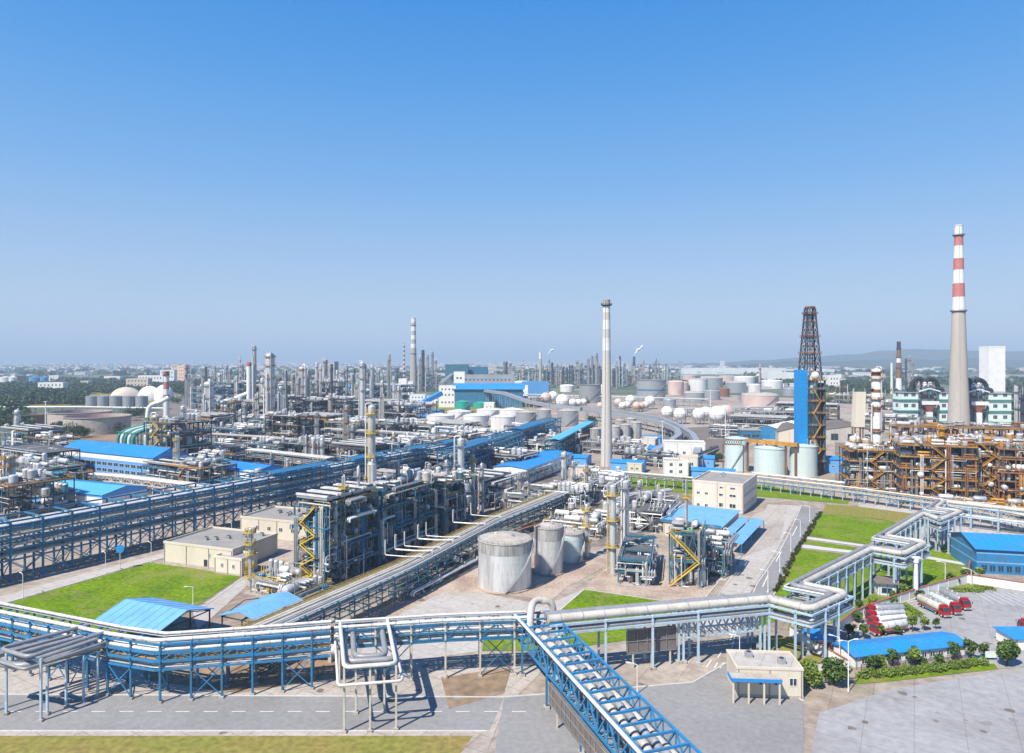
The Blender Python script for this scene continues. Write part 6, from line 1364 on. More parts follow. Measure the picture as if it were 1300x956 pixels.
BB(520, 525, 22, 20, 26, 'white block with many small dark windows left of the coal towers', 0, wall='white', rm='flat_roof', wins=[('f', 4, 6, 2, 2), ('f', 4, 12, 2, 2), ('f', 4, 18, 2, 2), ('f', 4, 23, 2, 2)], name='office_block')
BB(499, 530, 18, 18, 16, 'white low block at the foot of the inclined blue conveyor', 0, wall='white', rm='flat_roof', wins=[('f', 2, 8, 2.5, 3)], name='office_block')
BB(506, 505, 16, 18, 38, 'plain white silo-like block beside the beige concrete chimney, left one', 0, wall='white', rm='white', wins=[('f', 2, 14, 3, 3), ('f', 2, 26, 3, 3)], name='office_block')
BB(517, 503, 12, 16, 30, 'white narrow block right against the beige concrete chimney', 0, wall='white', rm='white', name='office_block')
BB(428, 512, 50, 26, 14, 'bright green flat-roofed building among silver columns', -10, wall='plant_green', rm='roof_blue', name='green_building')
BB(434, 503, 40, 18, 20, 'dark blue shed behind the bright green building', -10, wall='blue_steel', roof='gable_x', rm='roof_blue', ridge=4, name='shed', cat='shed')
BB(614, 521, 16, 12, 11, 'small white block beside the second green tank', 0, wall='white', rm='white', wins=[('f', 2, 5, 2, 2)], name='annex')
BB(663, 503, 56, 30, 30, 'teal-blue clad block in the back refinery', 0, wall='far_blue', rm='roof_teal', name='factory_hall', cat='hall')
BB(415, 500, 20, 16, 0.9*HT(500, 455), 'tall grey concrete tower standing over the left skyline', -20, wall='far_grey', rm='flat_roof', wins=[('f', 3, 20, 3, 3), ('f', 3, 40, 3, 3), ('f', 3, 60, 3, 3)], name='tower_block', cat='tower')
# white & cream blocks far left
def townblock(px, yb, wpx, ytop, label, wall='far_cream', rm='far_white', dark=3, rot=0., name='apartment_block', dep=20):
    x, y = G(px, yb); w = SZ(wpx, yb); h = HT(yb, ytop)
    return building(name, label, (x, y, 0), radians(rot), w, dep, h, wall, 'flat', rm, [('f', max(2, int(w/9)), h*(k + .5)/dark, 3.2, h/dark*.4) for k in range(dark)], par=1.0)
townblock(160, 496, 28, 481, 'white and cream apartment row with red-trimmed balconies beyond the left tank row', 'far_cream', 'far_red')
townblock(175, 489, 32, 477, 'long white block behind the cream apartment row on the left', 'far_white', 'far_white', 2)
townblock(217, 486, 9, 463, 'tall cream slab tower over the left trees', 'far_cream', 'far_cream', 5)
townblock(226, 486, 12, 464, 'tan slab tower joined to the cream one on the left', 'tank_orange', 'far_cream', 5, -25)
townblock(203, 487, 18, 470, 'white stepped block between the banded chimney and the tan slab tower', 'far_white', 'far_white', 3)
townblock(48, 498, 32, 486, 'white stepped building among trees at far left', 'far_white', 'far_white', 2)
townblock(62, 484, 12, 477, 'white box building right of the pale blue round tanks', 'far_white', 'far_white', 2)
townblock(102, 490, 10, 484, 'small pinkish building among the left trees', 'far_cream', 'far_red', 2)
townblock(132, 484, 20, 478, 'long white low building behind the left trees', 'far_white', 'far_white', 1)
for k, (px, w, m) in enumerate([(0, 14, 'far_white'), (12, 9, 'far_white'), (38, 14, 'far_blue'), (52, 9, 'far_blue')]):
    tank('storage_tank', 'far %s round tank beyond the left trees' % ('white' if k < 2 else 'pale blue'), *G(px + w/2, 488), SZ(w/2, 488), HT(488, 479), m, m, 3, stair=False, detail=False, group='far round tanks on the left', ordn='flr|')
# dome stores behind five silver tanks
for k, (px, w, yt, m) in enumerate([(142, 36, 494, 'far_cream'), (176, 28, 492.5, 'white'), (196, 24, 491, 'white')]):
    x, y = G(px + w/2, 508); r = SZ(w/2, 508); t = thing('dome_store', ['beige long domed store behind the row of five silver tanks', 'white domed store behind the row of five silver tanks', 'white domed store half hidden by the red banded chimney'][k], 'storage dome', (x, y))
    mb = MB(); mb.lathe(0, 0, [(r, 0), (r, 4)], m, 28); mb.dome(0, 0, 4, r, HT(508, yt), m, 28, 6); mb.build('dome', t)
    mb = MB(); mb.lathe(0, 0, [(1.5, 3 + HT(508, yt)), (1.5, 6 + HT(508, yt)), (.1, 7 + HT(508, yt))], 'galv', 8); mb.build('vent', t)

# ------------------------------------------------------------------ tanks
def TK(px, yf, wpx, ytop, label=None, m='tank_white', **k):
    """yf = photo row of the tank's front foot, wpx its width"""
    Yf = F*CAMH/(yf - HZ); r = wpx/2/F*Yf; 
    for _ in range(3): r = wpx/2/F*(Yf + r)
    Y = Yf + r; X = (px - CX)/F*Y; h = CAMH - (ytop - HZ)*Yf/F
    return tank('storage_tank', label, X, Y, r, h, m, **k)
TK(124, 553, 74, 531.5, 'huge tan open-top tank with a purple-red floating roof behind the long blue hall', 'roof_beige', roof='brick_red', kind='float', seg=64, stair=False)
TK(102, 545, 70, 525.5, 'second huge tan open-top tank half hidden on the left of the nearer one', 'roof_beige', roof='purple', kind='float', seg=64, stair=False)
TK(40, 541, 40, 528, 'pale tan tank ring in the far left earth bank', 'earth', roof='pad_red', kind='float', seg=48, stair=False)
for px in (117, 131.5, 147, 164, 180): TK(px, 517, 14.6, 503.5, 'silver tank in the row of five behind the big tan tanks', 'galv', roof='galv', group='row of five silver tanks', ordn='five|', kind='cone', stair=False, detail=False)
for px, yf, w, yt in [(528, 543.5, 30, 533), (559, 543.5, 35, 528.5), (604, 543.5, 32, 528.5), (638, 547, 30, 530)]: TK(px, yf, w, yt, 'squat white cone-roof tank in the front row', 'tank_white', roof='tank_white', roofh=2.6, group='front row of white cone-roof tanks', ordn='w1|', sang=-1.0)
for px, yf, w, yt in [(583, 533, 30, 523), (622, 533, 34, 521), (650, 536, 32, 521)]: TK(px, yf, w, yt, 'squat white tank behind the front row of cone-roof tanks', 'tank_white', roof='tank_white', roofh=2.6, group='second row of white tanks', ordn='w2|', detail=False)
for px, yf, w, yt in [(668, 542, 26, 524), (691, 544, 18, 521), (721, 542, 27, 522)]: TK(px, yf, w, yt, 'silver tank with cone roof between white tanks and silos', 'galv', roof='roof_beige', roofh=2.4, group='silver tanks beside the white ones', ordn='t3|', detail=False)
TK(587.5, 524.5, 19, 510.5, 'bright green tank in front of the coal shed', 'tank_green', roof='tank_green', roofh=2)
TK(611, 518, 21, 512.5, 'low green tank partly hidden behind the bright green one', 'tank_green', roof='tank_green', roofh=3, detail=False, stair=False)
for px, yf, w, yt in [(756, 569, 14, 545), (781, 572, 13, 542), (794, 571, 13, 540), (807, 570, 15, 537), (768, 560, 14, 538), (787, 560, 13, 534), (801, 560, 13, 532), (796, 577, 9, 562)]:
    TK(px, yf, w, yt, 'grey silo in the cluster behind the white-banded chimney', 'silver_old', roof='roof_beige', roofh=1.2, group='grey silo cluster', ordn='silo|', stair=False, detail=False)
TK(826.5, 509, 36, 483, 'large grey tank ringed with blue walkways behind the spheres', 'galv', roof='roof_beige', kind='float', band=(.48, .56, 'blue_steel'))
TK(749, 512, 28, 489, 'grey-green tank left of the blue-ringed one, beside the chimney', 'pipe_grey', roof='roof_beige', kind='float')
TK(965, 521, 45, 503, 'wide pinkish tank with a shallow dome left of the blue-clad derrick', 'tank_pink', roof='roof_beige', kind='dome', roofh=5)
far = [(858, 502, 20, 485, 'tank_pink', 'tank_orange'), (867, 497, 14, 486, 'tank_pink', 'tank_orange'), (886, 497, 24, 482, 'tank_white', 'roof_beige'), (905, 494, 24, 480, 'galv', 'roof_beige'), (881, 510, 26, 499, 'galv', 'roof_beige'), (903, 508, 22, 497, 'galv', 'galv'), (918, 504, 16, 494, 'rust', 'rust'),
       (934, 499, 26, 486, 'galv', 'roof_beige'), (945, 490, 26, 479, 'tank_white', 'white'), (923, 487, 22, 478, 'tank_pink', 'roof_beige'), (958, 499, 16, 489, 'tank_white', 'tank_white'), (900, 486, 22, 479, 'tank_white', 'tank_pink'), (875, 484, 20, 477, 'tank_pink', 'roof_beige'), (980, 494, 26, 484, 'tank_white', 'white'), (1003, 503, 18, 494, 'galv', 'galv'),
       (850, 518, 16, 508, 'galv', 'galv'), (768, 500, 16, 490, 'tank_white', 'white'), (720, 498, 18, 490, 'tank_white', 'white'), (660, 492, 24, 485, 'tank_white', 'white'), (690, 496, 16, 488, 'tank_pink', 'white'), (640, 496, 18, 488, 'galv', 'white')]
for px, yf, w, yt, m, rf in far: TK(px, yf, w, yt, {'tank_pink': 'far pinkish tank', 'tank_white': 'far white tank', 'galv': 'far grey tank', 'rust': 'far rust red tank'}[m] + ' in the back tank farm', m, roof=rf, kind='dome', roofh=3, detail=False, stair=False, group='tanks of the back tank farm', ordn='far|of all tanks there')
for px, yc, r, m, g in [(847, 523, 7.5, 'white', 0), (863, 525.5, 8, 'white', 0), (887, 526, 8, 'white', 0), (896, 523, 7, 'white', 0), (911, 526, 11, 'white', 0), (922, 523, 9.5, 'tank_pink', 0),
                        (825, 509, 6.5, 'white', 1), (800, 508, 6.3, 'white', 1), (785, 511, 5.5, 'tank_pink', 1), (790, 515, 4.6, 'white', 1), (796, 514, 4.5, 'white', 1), (808, 515, 5, 'tank_orange', 1), (814, 515, 4.6, 'tank_orange', 1), (819, 514, 4.5, 'white', 1), (762, 515, 4.5, 'tank_pink', 1),
                        (714, 509, 8.5, 'white', 2), (693, 505, 7, 'tank_pink', 2), (702, 503, 6.3, 'white', 2), (727, 511, 5, 'white', 2), (734, 511, 4.6, 'white', 2), (741, 510, 4.2, 'white', 2)]:
    # sphere centre height is 1.55 r: solve for the distance where the centre lands on yc
    Y = 700.
    for _ in range(20): rm_ = r/F*Y; Y = (CAMH - 1.55*rm_)*F/(yc - HZ)
    nm = {'white': 'white', 'tank_pink': 'pinkish', 'tank_orange': 'orange-tinted'}[m]
    sphere_tank(nm + ' spherical gas tank, ' + ['front sphere group', 'middle group behind curved conveyors', 'left group behind the chimney'][g], (px - CX)/F*Y, Y, r/F*Y, m, ['front right spheres', 'middle spheres', 'left spheres'][g], ordn=['s0|of that group', 's1|of that group', 's2|of that group'][g])

# ------------------------------------------------------------------ conveyor galleries
def gallery(label, pts, w, m, hs, ts=None, step=24, side='galv'):
    """pts: photo points; hs: height of the deck at each"""
    P = [(*G(p[0], p[1], h), h) for p, h in zip(pts, hs)]; t = thing('conveyor_gallery', label, 'conveyor', P[0][:2])
    mb = MB()
    for a, b in zip(P, P[1:]): mb.beam((a[0], a[1], a[2]), (b[0], b[1], b[2]), w, m, w*.62); mb.beam((a[0], a[1], a[2] - w*.33), (b[0], b[1], b[2] - w*.33), w*1.1, side, .4)
    mb.build('housing', t, True)
    for a, b in zip(P, P[1:]):
        L = hypot(a[0]-b[0], a[1]-b[1]); n = max(1, int(L/step))
        for i in range(n):
            u = (i + .5)/n; x, y, z = (a[k] + (b[k]-a[k])*u for k in range(3)); mb = MB()
            if z > 5: mb.beam((x - w*.4, y, 0), (x - w*.2, y, z - w*.3), .6, 'galv'); mb.beam((x + w*.4, y, 0), (x + w*.2, y, z - w*.3), .6, 'galv'); mb.beam((x - w*.3, y, z*.5), (x + w*.3, y, z*.5), .4, 'galv'); mb.build('support', t, True)
    return t
gallery('long inclined bright blue conveyor gallery climbing to the white transfer tower', [(512, 524), (560, 499)], 9, 'roof_blue', [5, 30])
gallery('steep grey conveyor gallery between the two white transfer towers', [(560, 487), (582, 469)], 8, 'pipe_grey', [34, 52])
gallery('long pale conveyor gallery arching down from the coal shed to the right', [(585, 492), (640, 499), (672, 510), (700, 515), (738, 519)], 6, 'galv', [28, 26, 20, 18, 16])
gallery('grey conveyor gallery running behind the chimney to the curve, outer lane', [(738, 517), (790, 523), (838, 531), (862, 541), (879, 552), (887, 566), (884, 577)], 5, 'galv', [12, 12, 12, 12, 12, 11, 10])
gallery('grey conveyor gallery curving down to the white blocks, inner lane', [(738, 520), (800, 529), (842, 537), (859, 545), (862, 553), (848, 563), (830, 574)], 5, 'galv', [12, 12, 12, 12, 12, 10, 8])
gallery('dark inclined conveyor between the beige tower house and the tall mint tank', [(868, 585), (912, 567)], 3, 'dark_steel', [8, 18])
gallery('white low conveyor behind the coal shed on the left', [(533, 502), (555, 510)], 6, 'white', [22, 14])

# ------------------------------------------------------------------ the left and centre forest of columns
forest = [(265, 484, 549, 10.5, 4), (258.5, 482, 549, 3, 2), (323, 438, 520, 4.2, 5), (311, 512, 546, 5, 3), (343, 448, 556, 10.5, 8), (356, 490, 545, 6, 4), (363, 470, 540, 3, 4), (384, 465, 522, 9, 5), (391, 470, 520, 4, 3), (402, 460, 516, 3, 3),
  (407, 463, 520, 3, 3), (413, 456, 510, 5, 5), (420, 466, 512, 3.5, 3), (440, 514, 566, 5.5, 3), (460, 459, 546, 5, 5), (472, 463, 520, 3.8, 4), (494, 449, 522, 3.6, 3), (485, 483, 554, 4.5, 4), (389, 553, 592, 6.5, 1), (398, 555, 592, 6.5, 1), (409, 556, 592, 5, 1), (402, 523, 566, 4.5, 3),
  (300, 478, 525, 4, 3), (292, 468, 508, 3.4, 3), (286, 470, 510, 4, 3), (279, 474, 512, 3.5, 4), (272, 480, 515, 3, 2), (240, 475, 520, 3, 2), (246, 480, 515, 4, 3), (333, 480, 530, 4, 3), (337, 470, 520, 3, 2), (372, 475, 520, 4, 3), (378, 480, 525, 3, 2), (350, 480, 535, 4, 3),
  (428, 470, 505, 3, 2), (434, 480, 515, 3, 2), (448, 475, 520, 3, 2), (453, 486, 535, 3.5, 3), (480, 470, 515, 4, 4), (500, 478, 525, 3, 3), (506, 490, 540, 3, 3), (326, 500, 550, 5, 3), (305, 520, 560, 4, 2), (297, 506, 540, 6, 3), (250, 520, 560, 4, 2), (232, 515, 560, 4.5, 3), (420, 500, 550, 4, 3), (370, 512, 560, 4, 3), (448, 540, 580, 4.5, 2), (500, 548, 585, 4, 2), (520, 558, 600, 4, 2), (345, 575, 612, 4, 2), (365, 582, 620, 4, 1), (530, 600, 660, 4.5, 2), (600, 590, 650, 4, 2), (610, 600, 652, 3.4, 2), (642, 625, 668, 3, 2), (660, 600, 640, 4, 2), (745, 590, 640, 3.4, 2), (812, 610, 655, 4, 2), (835, 615, 650, 3, 1)]
for i, (px, yt, yb, w, npl) in enumerate(forest):
    big = w > 8; w *= 1.15
    col(px, yt, yb, w, ('thick ' if big else 'slim ' if w < 4 else '') + 'silver process column in the dense left and centre plant', nplat=npl, seed=100 + i, seg=12, m='silver' if i % 3 else 'silver_old', rail='galv' if i % 4 else 'amber', group='silver process columns', ordn='of these columns' if i < 28 else None, pipe=w > 3.2) if 0 else col(px, yt, yb, w, None, nplat=npl, seed=100 + i, seg=12, m=('silver', 'col_grey', 'silver_old', 'col_grey', 'silver')[i % 5], rail=('pipe_grey', 'amber', 'col_grey')[i % 3], group='silver process columns', pipe=w > 3.2)
skyline = [(533, 452, 494, 3), (537, 444, 496, 4), (543, 450, 494, 3), (549, 446, 494, 3), (553, 456, 492, 4), (643, 459, 492, 3), (648, 460, 492, 3.4), (652, 464, 490, 2), (697, 455, 490, 2), (701, 460, 488, 3), (733, 457, 492, 3.6), (738, 460, 490, 3), (747, 454, 492, 3), (752, 452, 490, 2.6), (757, 448, 492, 3.6), (761, 462, 490, 2), (783, 457, 488, 2), (787, 452, 490, 2.4), (791, 465, 488, 2), (796, 468, 488, 2),
  (817, 457, 486, 2), (825, 463, 488, 1.6), (833, 455, 488, 1.8), (845, 461, 488, 2.4), (848, 464, 488, 2), (780, 470, 492, 3), (812, 470, 490, 2), (838, 470, 490, 2), (712, 470, 492, 2), (720, 466, 490, 2), (676, 470, 490, 2), (628, 470, 490, 2), (965, 462, 520, 2.2), (1150, 455, 500, 2), (1154, 452, 500, 3), (1159, 458, 500, 2), (1290, 490, 560, 5), (1298, 500, 560, 4)]
rs = random.Random(33)
for _ in range(46): yb_ = rs.uniform(488, 520); skyline.append((rs.uniform(232, 510), rs.uniform(462, 480), yb_, rs.uniform(1.8, 3.4)))
for _ in range(34): skyline.append((rs.uniform(625, 860), rs.uniform(458, 474), rs.uniform(486, 494), rs.uniform(1.4, 2.6)))
for i, (px, yt, yb, w) in enumerate(skyline):
    col(px, yt, yb, w, None, nplat=3, seed=200 + i, seg=10, m=('silver_old', 'dark_steel', 'col_grey', 'pipe_grey')[i % 4], rail='dark_steel', group='far columns of the back refinery', pipe=i % 2 == 0)
# smaller units that fill the dense plant
fill = [(235, 560, 4, 3, 22), (262, 566, 5, 3, 16), (300, 558, 5, 3, 20), (335, 560, 5, 3, 24), (372, 556, 5, 3, 20), (412, 560, 5, 3, 18), (450, 562, 5, 3, 18), (250, 538, 5, 3, 26), (292, 537, 5, 3, 24), (325, 536, 4, 3, 30), (362, 534, 5, 3, 26), (400, 534, 5, 3, 28), (440, 536, 5, 3, 24), (478, 540, 5, 3, 24), (240, 520, 5, 3, 34), (272, 517, 6, 3, 40), (305, 518, 6, 3, 34), (345, 517, 6, 3, 38), (385, 515, 6, 3, 40), (425, 516, 6, 3, 26), (465, 517, 6, 3, 34),
  (232, 588, 4, 3, 14), (300, 582, 5, 2, 12), (350, 586, 4, 3, 14), (420, 588, 4, 3, 12), (460, 585, 4, 3, 14), (500, 580, 4, 3, 14), (545, 572, 4, 3, 14), (505, 606, 4, 3, 12), (545, 600, 4, 3, 13), (440, 612, 4, 3, 12), (470, 634, 3, 3, 12), (540, 560, 5, 3, 15), (580, 570, 4, 3, 14), (600, 600, 4, 3, 13), (640, 580, 4, 3, 12), (560, 640, 3, 3, 12), (500, 560, 5, 2, 16), (640, 560, 5, 3, 14), (680, 572, 4, 3, 12), (0, 575, 5, 3, 18), (30, 582, 5, 2, 16), (0, 560, 5, 2, 12), (10, 628, 4, 3, 12), (180, 612, 5, 2, 10), (225, 600, 4, 2, 12), (285, 628, 5, 2, 9),
  (940, 538, 6, 2, 16), (985, 532, 6, 2, 18), (1050, 512, 6, 2, 14), (1090, 545, 6, 2, 14), (1100, 520, 8, 2, 12), (720, 560, 5, 2, 9), (740, 575, 5, 2, 9), (900, 556, 4, 2, 10), (640, 516, 5, 2, 14), (925, 545, 5, 2, 12), (1170, 530, 6, 2, 16), (1260, 585, 6, 2, 18), (790, 590, 4, 2, 8)]
for i, (px, yb, nx, ny, h) in enumerate(fill):
    nl = 2 if h < 16 else 3 if h < 28 else 4; near = yb > 545
    unit('process_unit', None, G(px, yb), ROT, nx, ny, 9 if near else 12, 9 if near else 12, [h*(k+1)/nl for k in range(nl)], 300 + i, rc(R, 'dark_steel', 'teal_steel', 'galv', 'blue_steel', 'dark_steel'), rc(R, 'galv', 'yellow', 'galv', 'amber'), .6, .85, 22 if near else 10, 0, fp=.45 if near else .7, detail=near,
         group='pipe-filled steel structures of the dense plant', tops='coolers' if i % 4 == 0 else 'drums', mats=('pipe_white', 'white', 'silver', 'pipe_white', 'galv'))
# back refinery structures (no parts: a few pixels each)
rng = random.Random(77)
def farunit(px, yb, wpx, hpx, m):
    x, y = G(px, yb); s_ = SZ(1, yb); W, H_ = wpx*s_, hpx*s_; mb = MB(); n = max(2, int(wpx/2.2)); nl = max(2, int(hpx/3))
    for i in range(n+1):
        for j in (0, W*.5): mb.beam((x + W*i/n, y + j, 0), (x + W*i/n, y + j, H_), .22*s_, m)
    for k in range(1, nl+1):
        z = H_*k/nl; mb.box(x, y, z - .12*s_, x + W, y + W*.5, z, m)
        for q in range(n):
            if rng.random() < .7: xx = x + W*rng.random(); mb.drum((xx, y + W*rng.random()*.4, z - H_/nl*.55), (xx + W/n*.8, y + W*.2, z - H_/nl*.55), H_/nl*.28, rc(rng, 'pipe_white', 'galv', 'silver_old', 'far_blue', 'tank_pink'), 8)
    for q in range(max(2, n//2)):
        xx = x + W*rng.random(); hh = H_*rng.uniform(1, 1.5); mb.lathe(xx, y - 2, [(.45*s_, 0), (.45*s_, hh)], rc(rng, 'galv', 'silver_old', 'pipe_white'), 8); mb.dome(xx, y - 2, hh, .45*s_, .3*s_, 'galv', 8, 2)
    o = mb.build('refinery_unit'); return tag(o, None, 'process unit', 'far units of the back refinery')
for px, yb, w, h, m in [(530, 497, 18, 22, 'teal_steel'), (545, 495, 14, 20, 'pipe_grey'), (638, 493, 14, 16, 'dark_steel'), (650, 490, 12, 14, 'rust'), (668, 491, 12, 14, 'teal_steel'), (690, 492, 14, 20, 'dark_steel'), (706, 490, 14, 16, 'rust'), (726, 493, 16, 24, 'dark_steel'), (742, 492, 14, 28, 'teal_steel'), (752, 491, 10, 26, 'dark_steel'), (776, 490, 12, 22, 'dark_steel'), (784, 491, 10, 26, 'teal_steel'), (797, 490, 12, 14, 'rust'), (808, 491, 12, 16, 'pipe_grey'), (822, 490, 12, 16, 'dark_steel'), (835, 491, 14, 18, 'pipe_grey'), (846, 490, 10, 16, 'teal_steel'), (856, 489, 10, 12, 'galv'),
     (278, 506, 12, 26, 'dark_steel'), (288, 505, 14, 24, 'blue_steel'), (240, 500, 5, 28, 'teal_steel'), (346, 506, 18, 22, 'pipe_grey'), (366, 504, 14, 26, 'galv'), (400, 505, 16, 24, 'pipe_grey'), (420, 500, 10, 20, 'galv'), (470, 505, 16, 22, 'teal_steel'), (486, 500, 12, 20, 'blue_steel'), (330, 502, 14, 18, 'galv'), (454, 498, 16, 14, 'galv'), (1290, 520, 16, 20, 'teal_steel'), (1080, 508, 20, 10, 'galv'), (940, 510, 20, 10, 'teal_steel'), (590, 500, 16, 14, 'galv'), (1060, 500, 16, 10, 'rust'), (1110, 512, 20, 12, 'galv')]: farunit(px, yb, w, h, m)
# plumes
def plume(px, py, yb, pts, label):
    x, y = G(px, yb); z = HT(yb, py); s_ = SZ(1, yb); mb = MB(); rng = random.Random(int(px))
    for i, (dx, dy, r) in enumerate(pts):
        for q in range(3): mb.sphere((x + (dx + rng.uniform(-.5, .5)*r)*s_, y + rng.uniform(-1, 1)*r*s_, z + (dy + rng.uniform(-.4, .4)*r)*s_), r*s_*rng.uniform(.6, .95), 'cloud', 12, 8)
    o = mb.build('steam_plume'); o['kind'] = 'stuff'; o['label'] = label; o['category'] = 'steam'
cm = bpy.data.materials.new('cloud'); cm.use_nodes = True; nn = cm.node_tree; nn.nodes.clear(); om = nn.nodes.new('ShaderNodeOutputMaterial'); vs_ = nn.nodes.new('ShaderNodeBsdfDiffuse'); vs_.inputs[0].default_value = (.85, .87, .9, 1); tr_ = nn.nodes.new('ShaderNodeBsdfTransparent'); ms_ = nn.nodes.new('ShaderNodeMixShader')
lw = nn.nodes.new('ShaderNodeLayerWeight'); lw.inputs[0].default_value = .35; nn.links.new(lw.outputs['Facing'], ms_.inputs[0]); nn.links.new(vs_.outputs[0], ms_.inputs[1]); nn.links.new(tr_.outputs[0], ms_.inputs[2]); nn.links.new(ms_.outputs[0], om.inputs[0]); MATS['cloud'] = cm
plume(805, 452, 484, [(0, -1, .7), (1, -2.5, 1.0), (2.2, -4, 1.3), (3.5, -5.6, 1.6), (5, -7.4, 1.9), (6.6, -9, 2.0), (8.6, -10.8, 1.7), (10.5, -12.5, 1.1)] and [(a, -b, r) for a, b, r in [(0, -1, .7), (1, -2.5, 1.0), (2.2, -4, 1.3), (3.5, -5.6, 1.6), (5, -7.4, 1.9), (6.6, -9, 2.0), (8.6, -10.8, 1.7), (10.5, -12.5, 1.1)]], 'white steam plume drifting up right from the far dark-topped stack')
plume(697, 455, 488, [(-1, 4, .8), (0, 6, 1), (1.5, 8, 1.2), (3, 9.6, 1.4), (4.6, 10.6, 1.3)], 'small white steam puff over the back refinery')
# ------------------------------------------------------------------ trucks
def truck_proto(tankmat, loc, rot, label, belly='silver'):
    t = thing('tanker_truck', label, 'tanker truck', loc, rot, 'parked tanker trucks')      # cab at +x
    mb = MB(); mb.box(2.75, -1.22, .75, 4.9, 1.22, 1.9, 'cab_red'); mb.add([(2.75, -1.2, 1.9), (4.9, -1.2, 1.9), (4.9, 1.2, 1.9), (2.75, 1.2, 1.9), (2.8, -1.12, 3.05), (4.45, -1.12, 3.05), (4.45, 1.12, 3.05), (2.8, 1.12, 3.05)], [(4, 5, 6, 7), (0, 1, 5, 4), (1, 2, 6, 5), (2, 3, 7, 6), (3, 0, 4, 7)], 'cab_red'); mb.box(2.9, -1.0, 3.06, 4.0, 1.0, 3.5, 'cab_red'); mb.build('cab', t)
    mb = MB(); mb.add([(4.9, -1.02, 1.98), (4.9, 1.02, 1.98), (4.52, .98, 2.95), (4.52, -.98, 2.95), (4.93, -1.02, 2.0), (4.93, 1.02, 2.0), (4.56, .98, 2.97), (4.56, -.98, 2.97)], [(4, 5, 6, 7), (0, 3, 2, 1), (0, 1, 5, 4), (2, 3, 7, 6)], 'glass'); mb.box(3.4, -1.225, 2.0, 4.4, -1.17, 2.75, 'glass'); mb.box(3.4, 1.17, 2.0, 4.4, 1.225, 2.75, 'glass'); mb.build('windscreen', t)
    mb = MB(); mb.box(4.9, -1.2, .45, 5.12, 1.2, .95, 'pipe_grey'); mb.build('bumper', t)
    for s_ in (-1, 1): mb = MB(); mb.beam((4.6, s_*1.2, 2.7), (4.95, s_*1.5, 2.7), .06, 'dark'); mb.box(4.9, s_*1.5 - .1, 2.1, 4.98, s_*1.5 + .1, 2.75, 'dark'); mb.build('mirror', t)
    mb = MB(); [mb.beam((-6.75, y, 1.1), (-6.75, y, 3.6), .06, 'dark_steel') for y in (-.3, .3)]; [mb.beam((-6.75, -.3, 1.3 + .35*q), (-6.75, .3, 1.3 + .35*q), .05, 'dark_steel') for q in range(7)]; mb.build('ladder', t)
    mb = MB(); [mb.tube([(x, 0, 2.3), (x + .12, 0, 2.3)], 1.25, 'pipe_grey', 20) for x in (-4.6, -2.0, .6)]; mb.build('tank_band', t)
    for s_ in (-1, 1): mb = MB(); mb.box(5.12, s_*.95 - .18, .62, 5.16, s_*.95 + .18, .86, 'white'); mb.build('headlight', t)
    mb = MB(); mb.box(-6.2, -.45, .8, 4.6, .45, 1.1, 'dark_steel'); mb.box(-3.0, -1.15, .5, 1.0, -.75, 1.05, 'bright_blue'); mb.box(-3.0, .75, .5, 1.0, 1.15, 1.05, 'dark_steel'); mb.build('chassis', t)
    mb = MB(); mb.drum((-6.0, 0, 2.3), (2.1, 0, 2.3), 1.22, tankmat, 20)
    mb.build('tank', t)
    mb = MB(); mb.box(-5.8, -.4, 3.5, 1.9, .4, 3.6, 'galv'); mb.rail([(-5.8, .4), (1.9, .4)], 3.6, 'galv', .5, .05, 2)
    for x in (-4, -1.8, .4): mb.lathe(x, 0, [(.35, 3.6), (.35, 3.85), (.01, 3.9)], 'silver', 10)
    mb.build('catwalk', t)
    mb = MB(); mb.box(-6.1, -1.2, 1.1, 2.0, 1.2, 1.35, belly); mb.build('tank_cradle', t)
    for x in (3.9, 1.6, -3.4, -4.6):
        for s_ in (-1, 1):
            mb = MB(); mb.tube([(x, s_*.85, .52), (x, s_*1.2, .52)], .52, 'rubber', 14); w = mb.build('wheel', t); mb = MB(); mb.tube([(x, s_*1.19, .52), (x, s_*1.23, .52)], .27, 'pipe_white', 10); mb.build('rim', w)
    return t
def between(pa, pb): a, b = G(*pa), G(*pb); return ((a[0]+b[0])/2, (a[1]+b[1])/2), atan2(b[1]-a[1], b[0]-a[0])
tr = [((1168, 768), (1207, 787), 'pipe_beige', 'red-cab tanker with a rusty beige tank, nearest of the three facing the open lot'),
      ((1182, 764), (1222, 784.5), 'tank_mint', 'red-cab tanker with a pale green tank, middle of the three facing the open lot'),
      ((1196, 759), (1233, 778), 'galv', 'red-cab tanker with a silver tank, farthest of the three facing the open lot'),
      ((1153, 800), (1098, 808), 'pipe_white', 'red-cab tanker with a cream tank, nearest in the left row of tankers'),
      ((1151, 794), (1096, 799), 'white', 'red-cab tanker with a white tank, second nearest in the left row'),
      ((1148, 788), (1095, 791), 'silver', 'red-cab tanker with a silver tank, second farthest in the left row'),
      ((1143, 781), (1098, 783), 'galv', 'red-cab tanker with a grey tank, farthest in the left row')]
P_ = truck_proto
for k, (a, b, m, lb) in enumerate(tr):
    c, r = between(a, b); P_(m, c, r, lb, 'brick_red' if k in (0, 3, 4) else 'silver')
c = G(1296, 803); t = truck_proto('white', (c[0] + 5, c[1]), radians(170), 'red-cab truck cut off by the right picture edge')

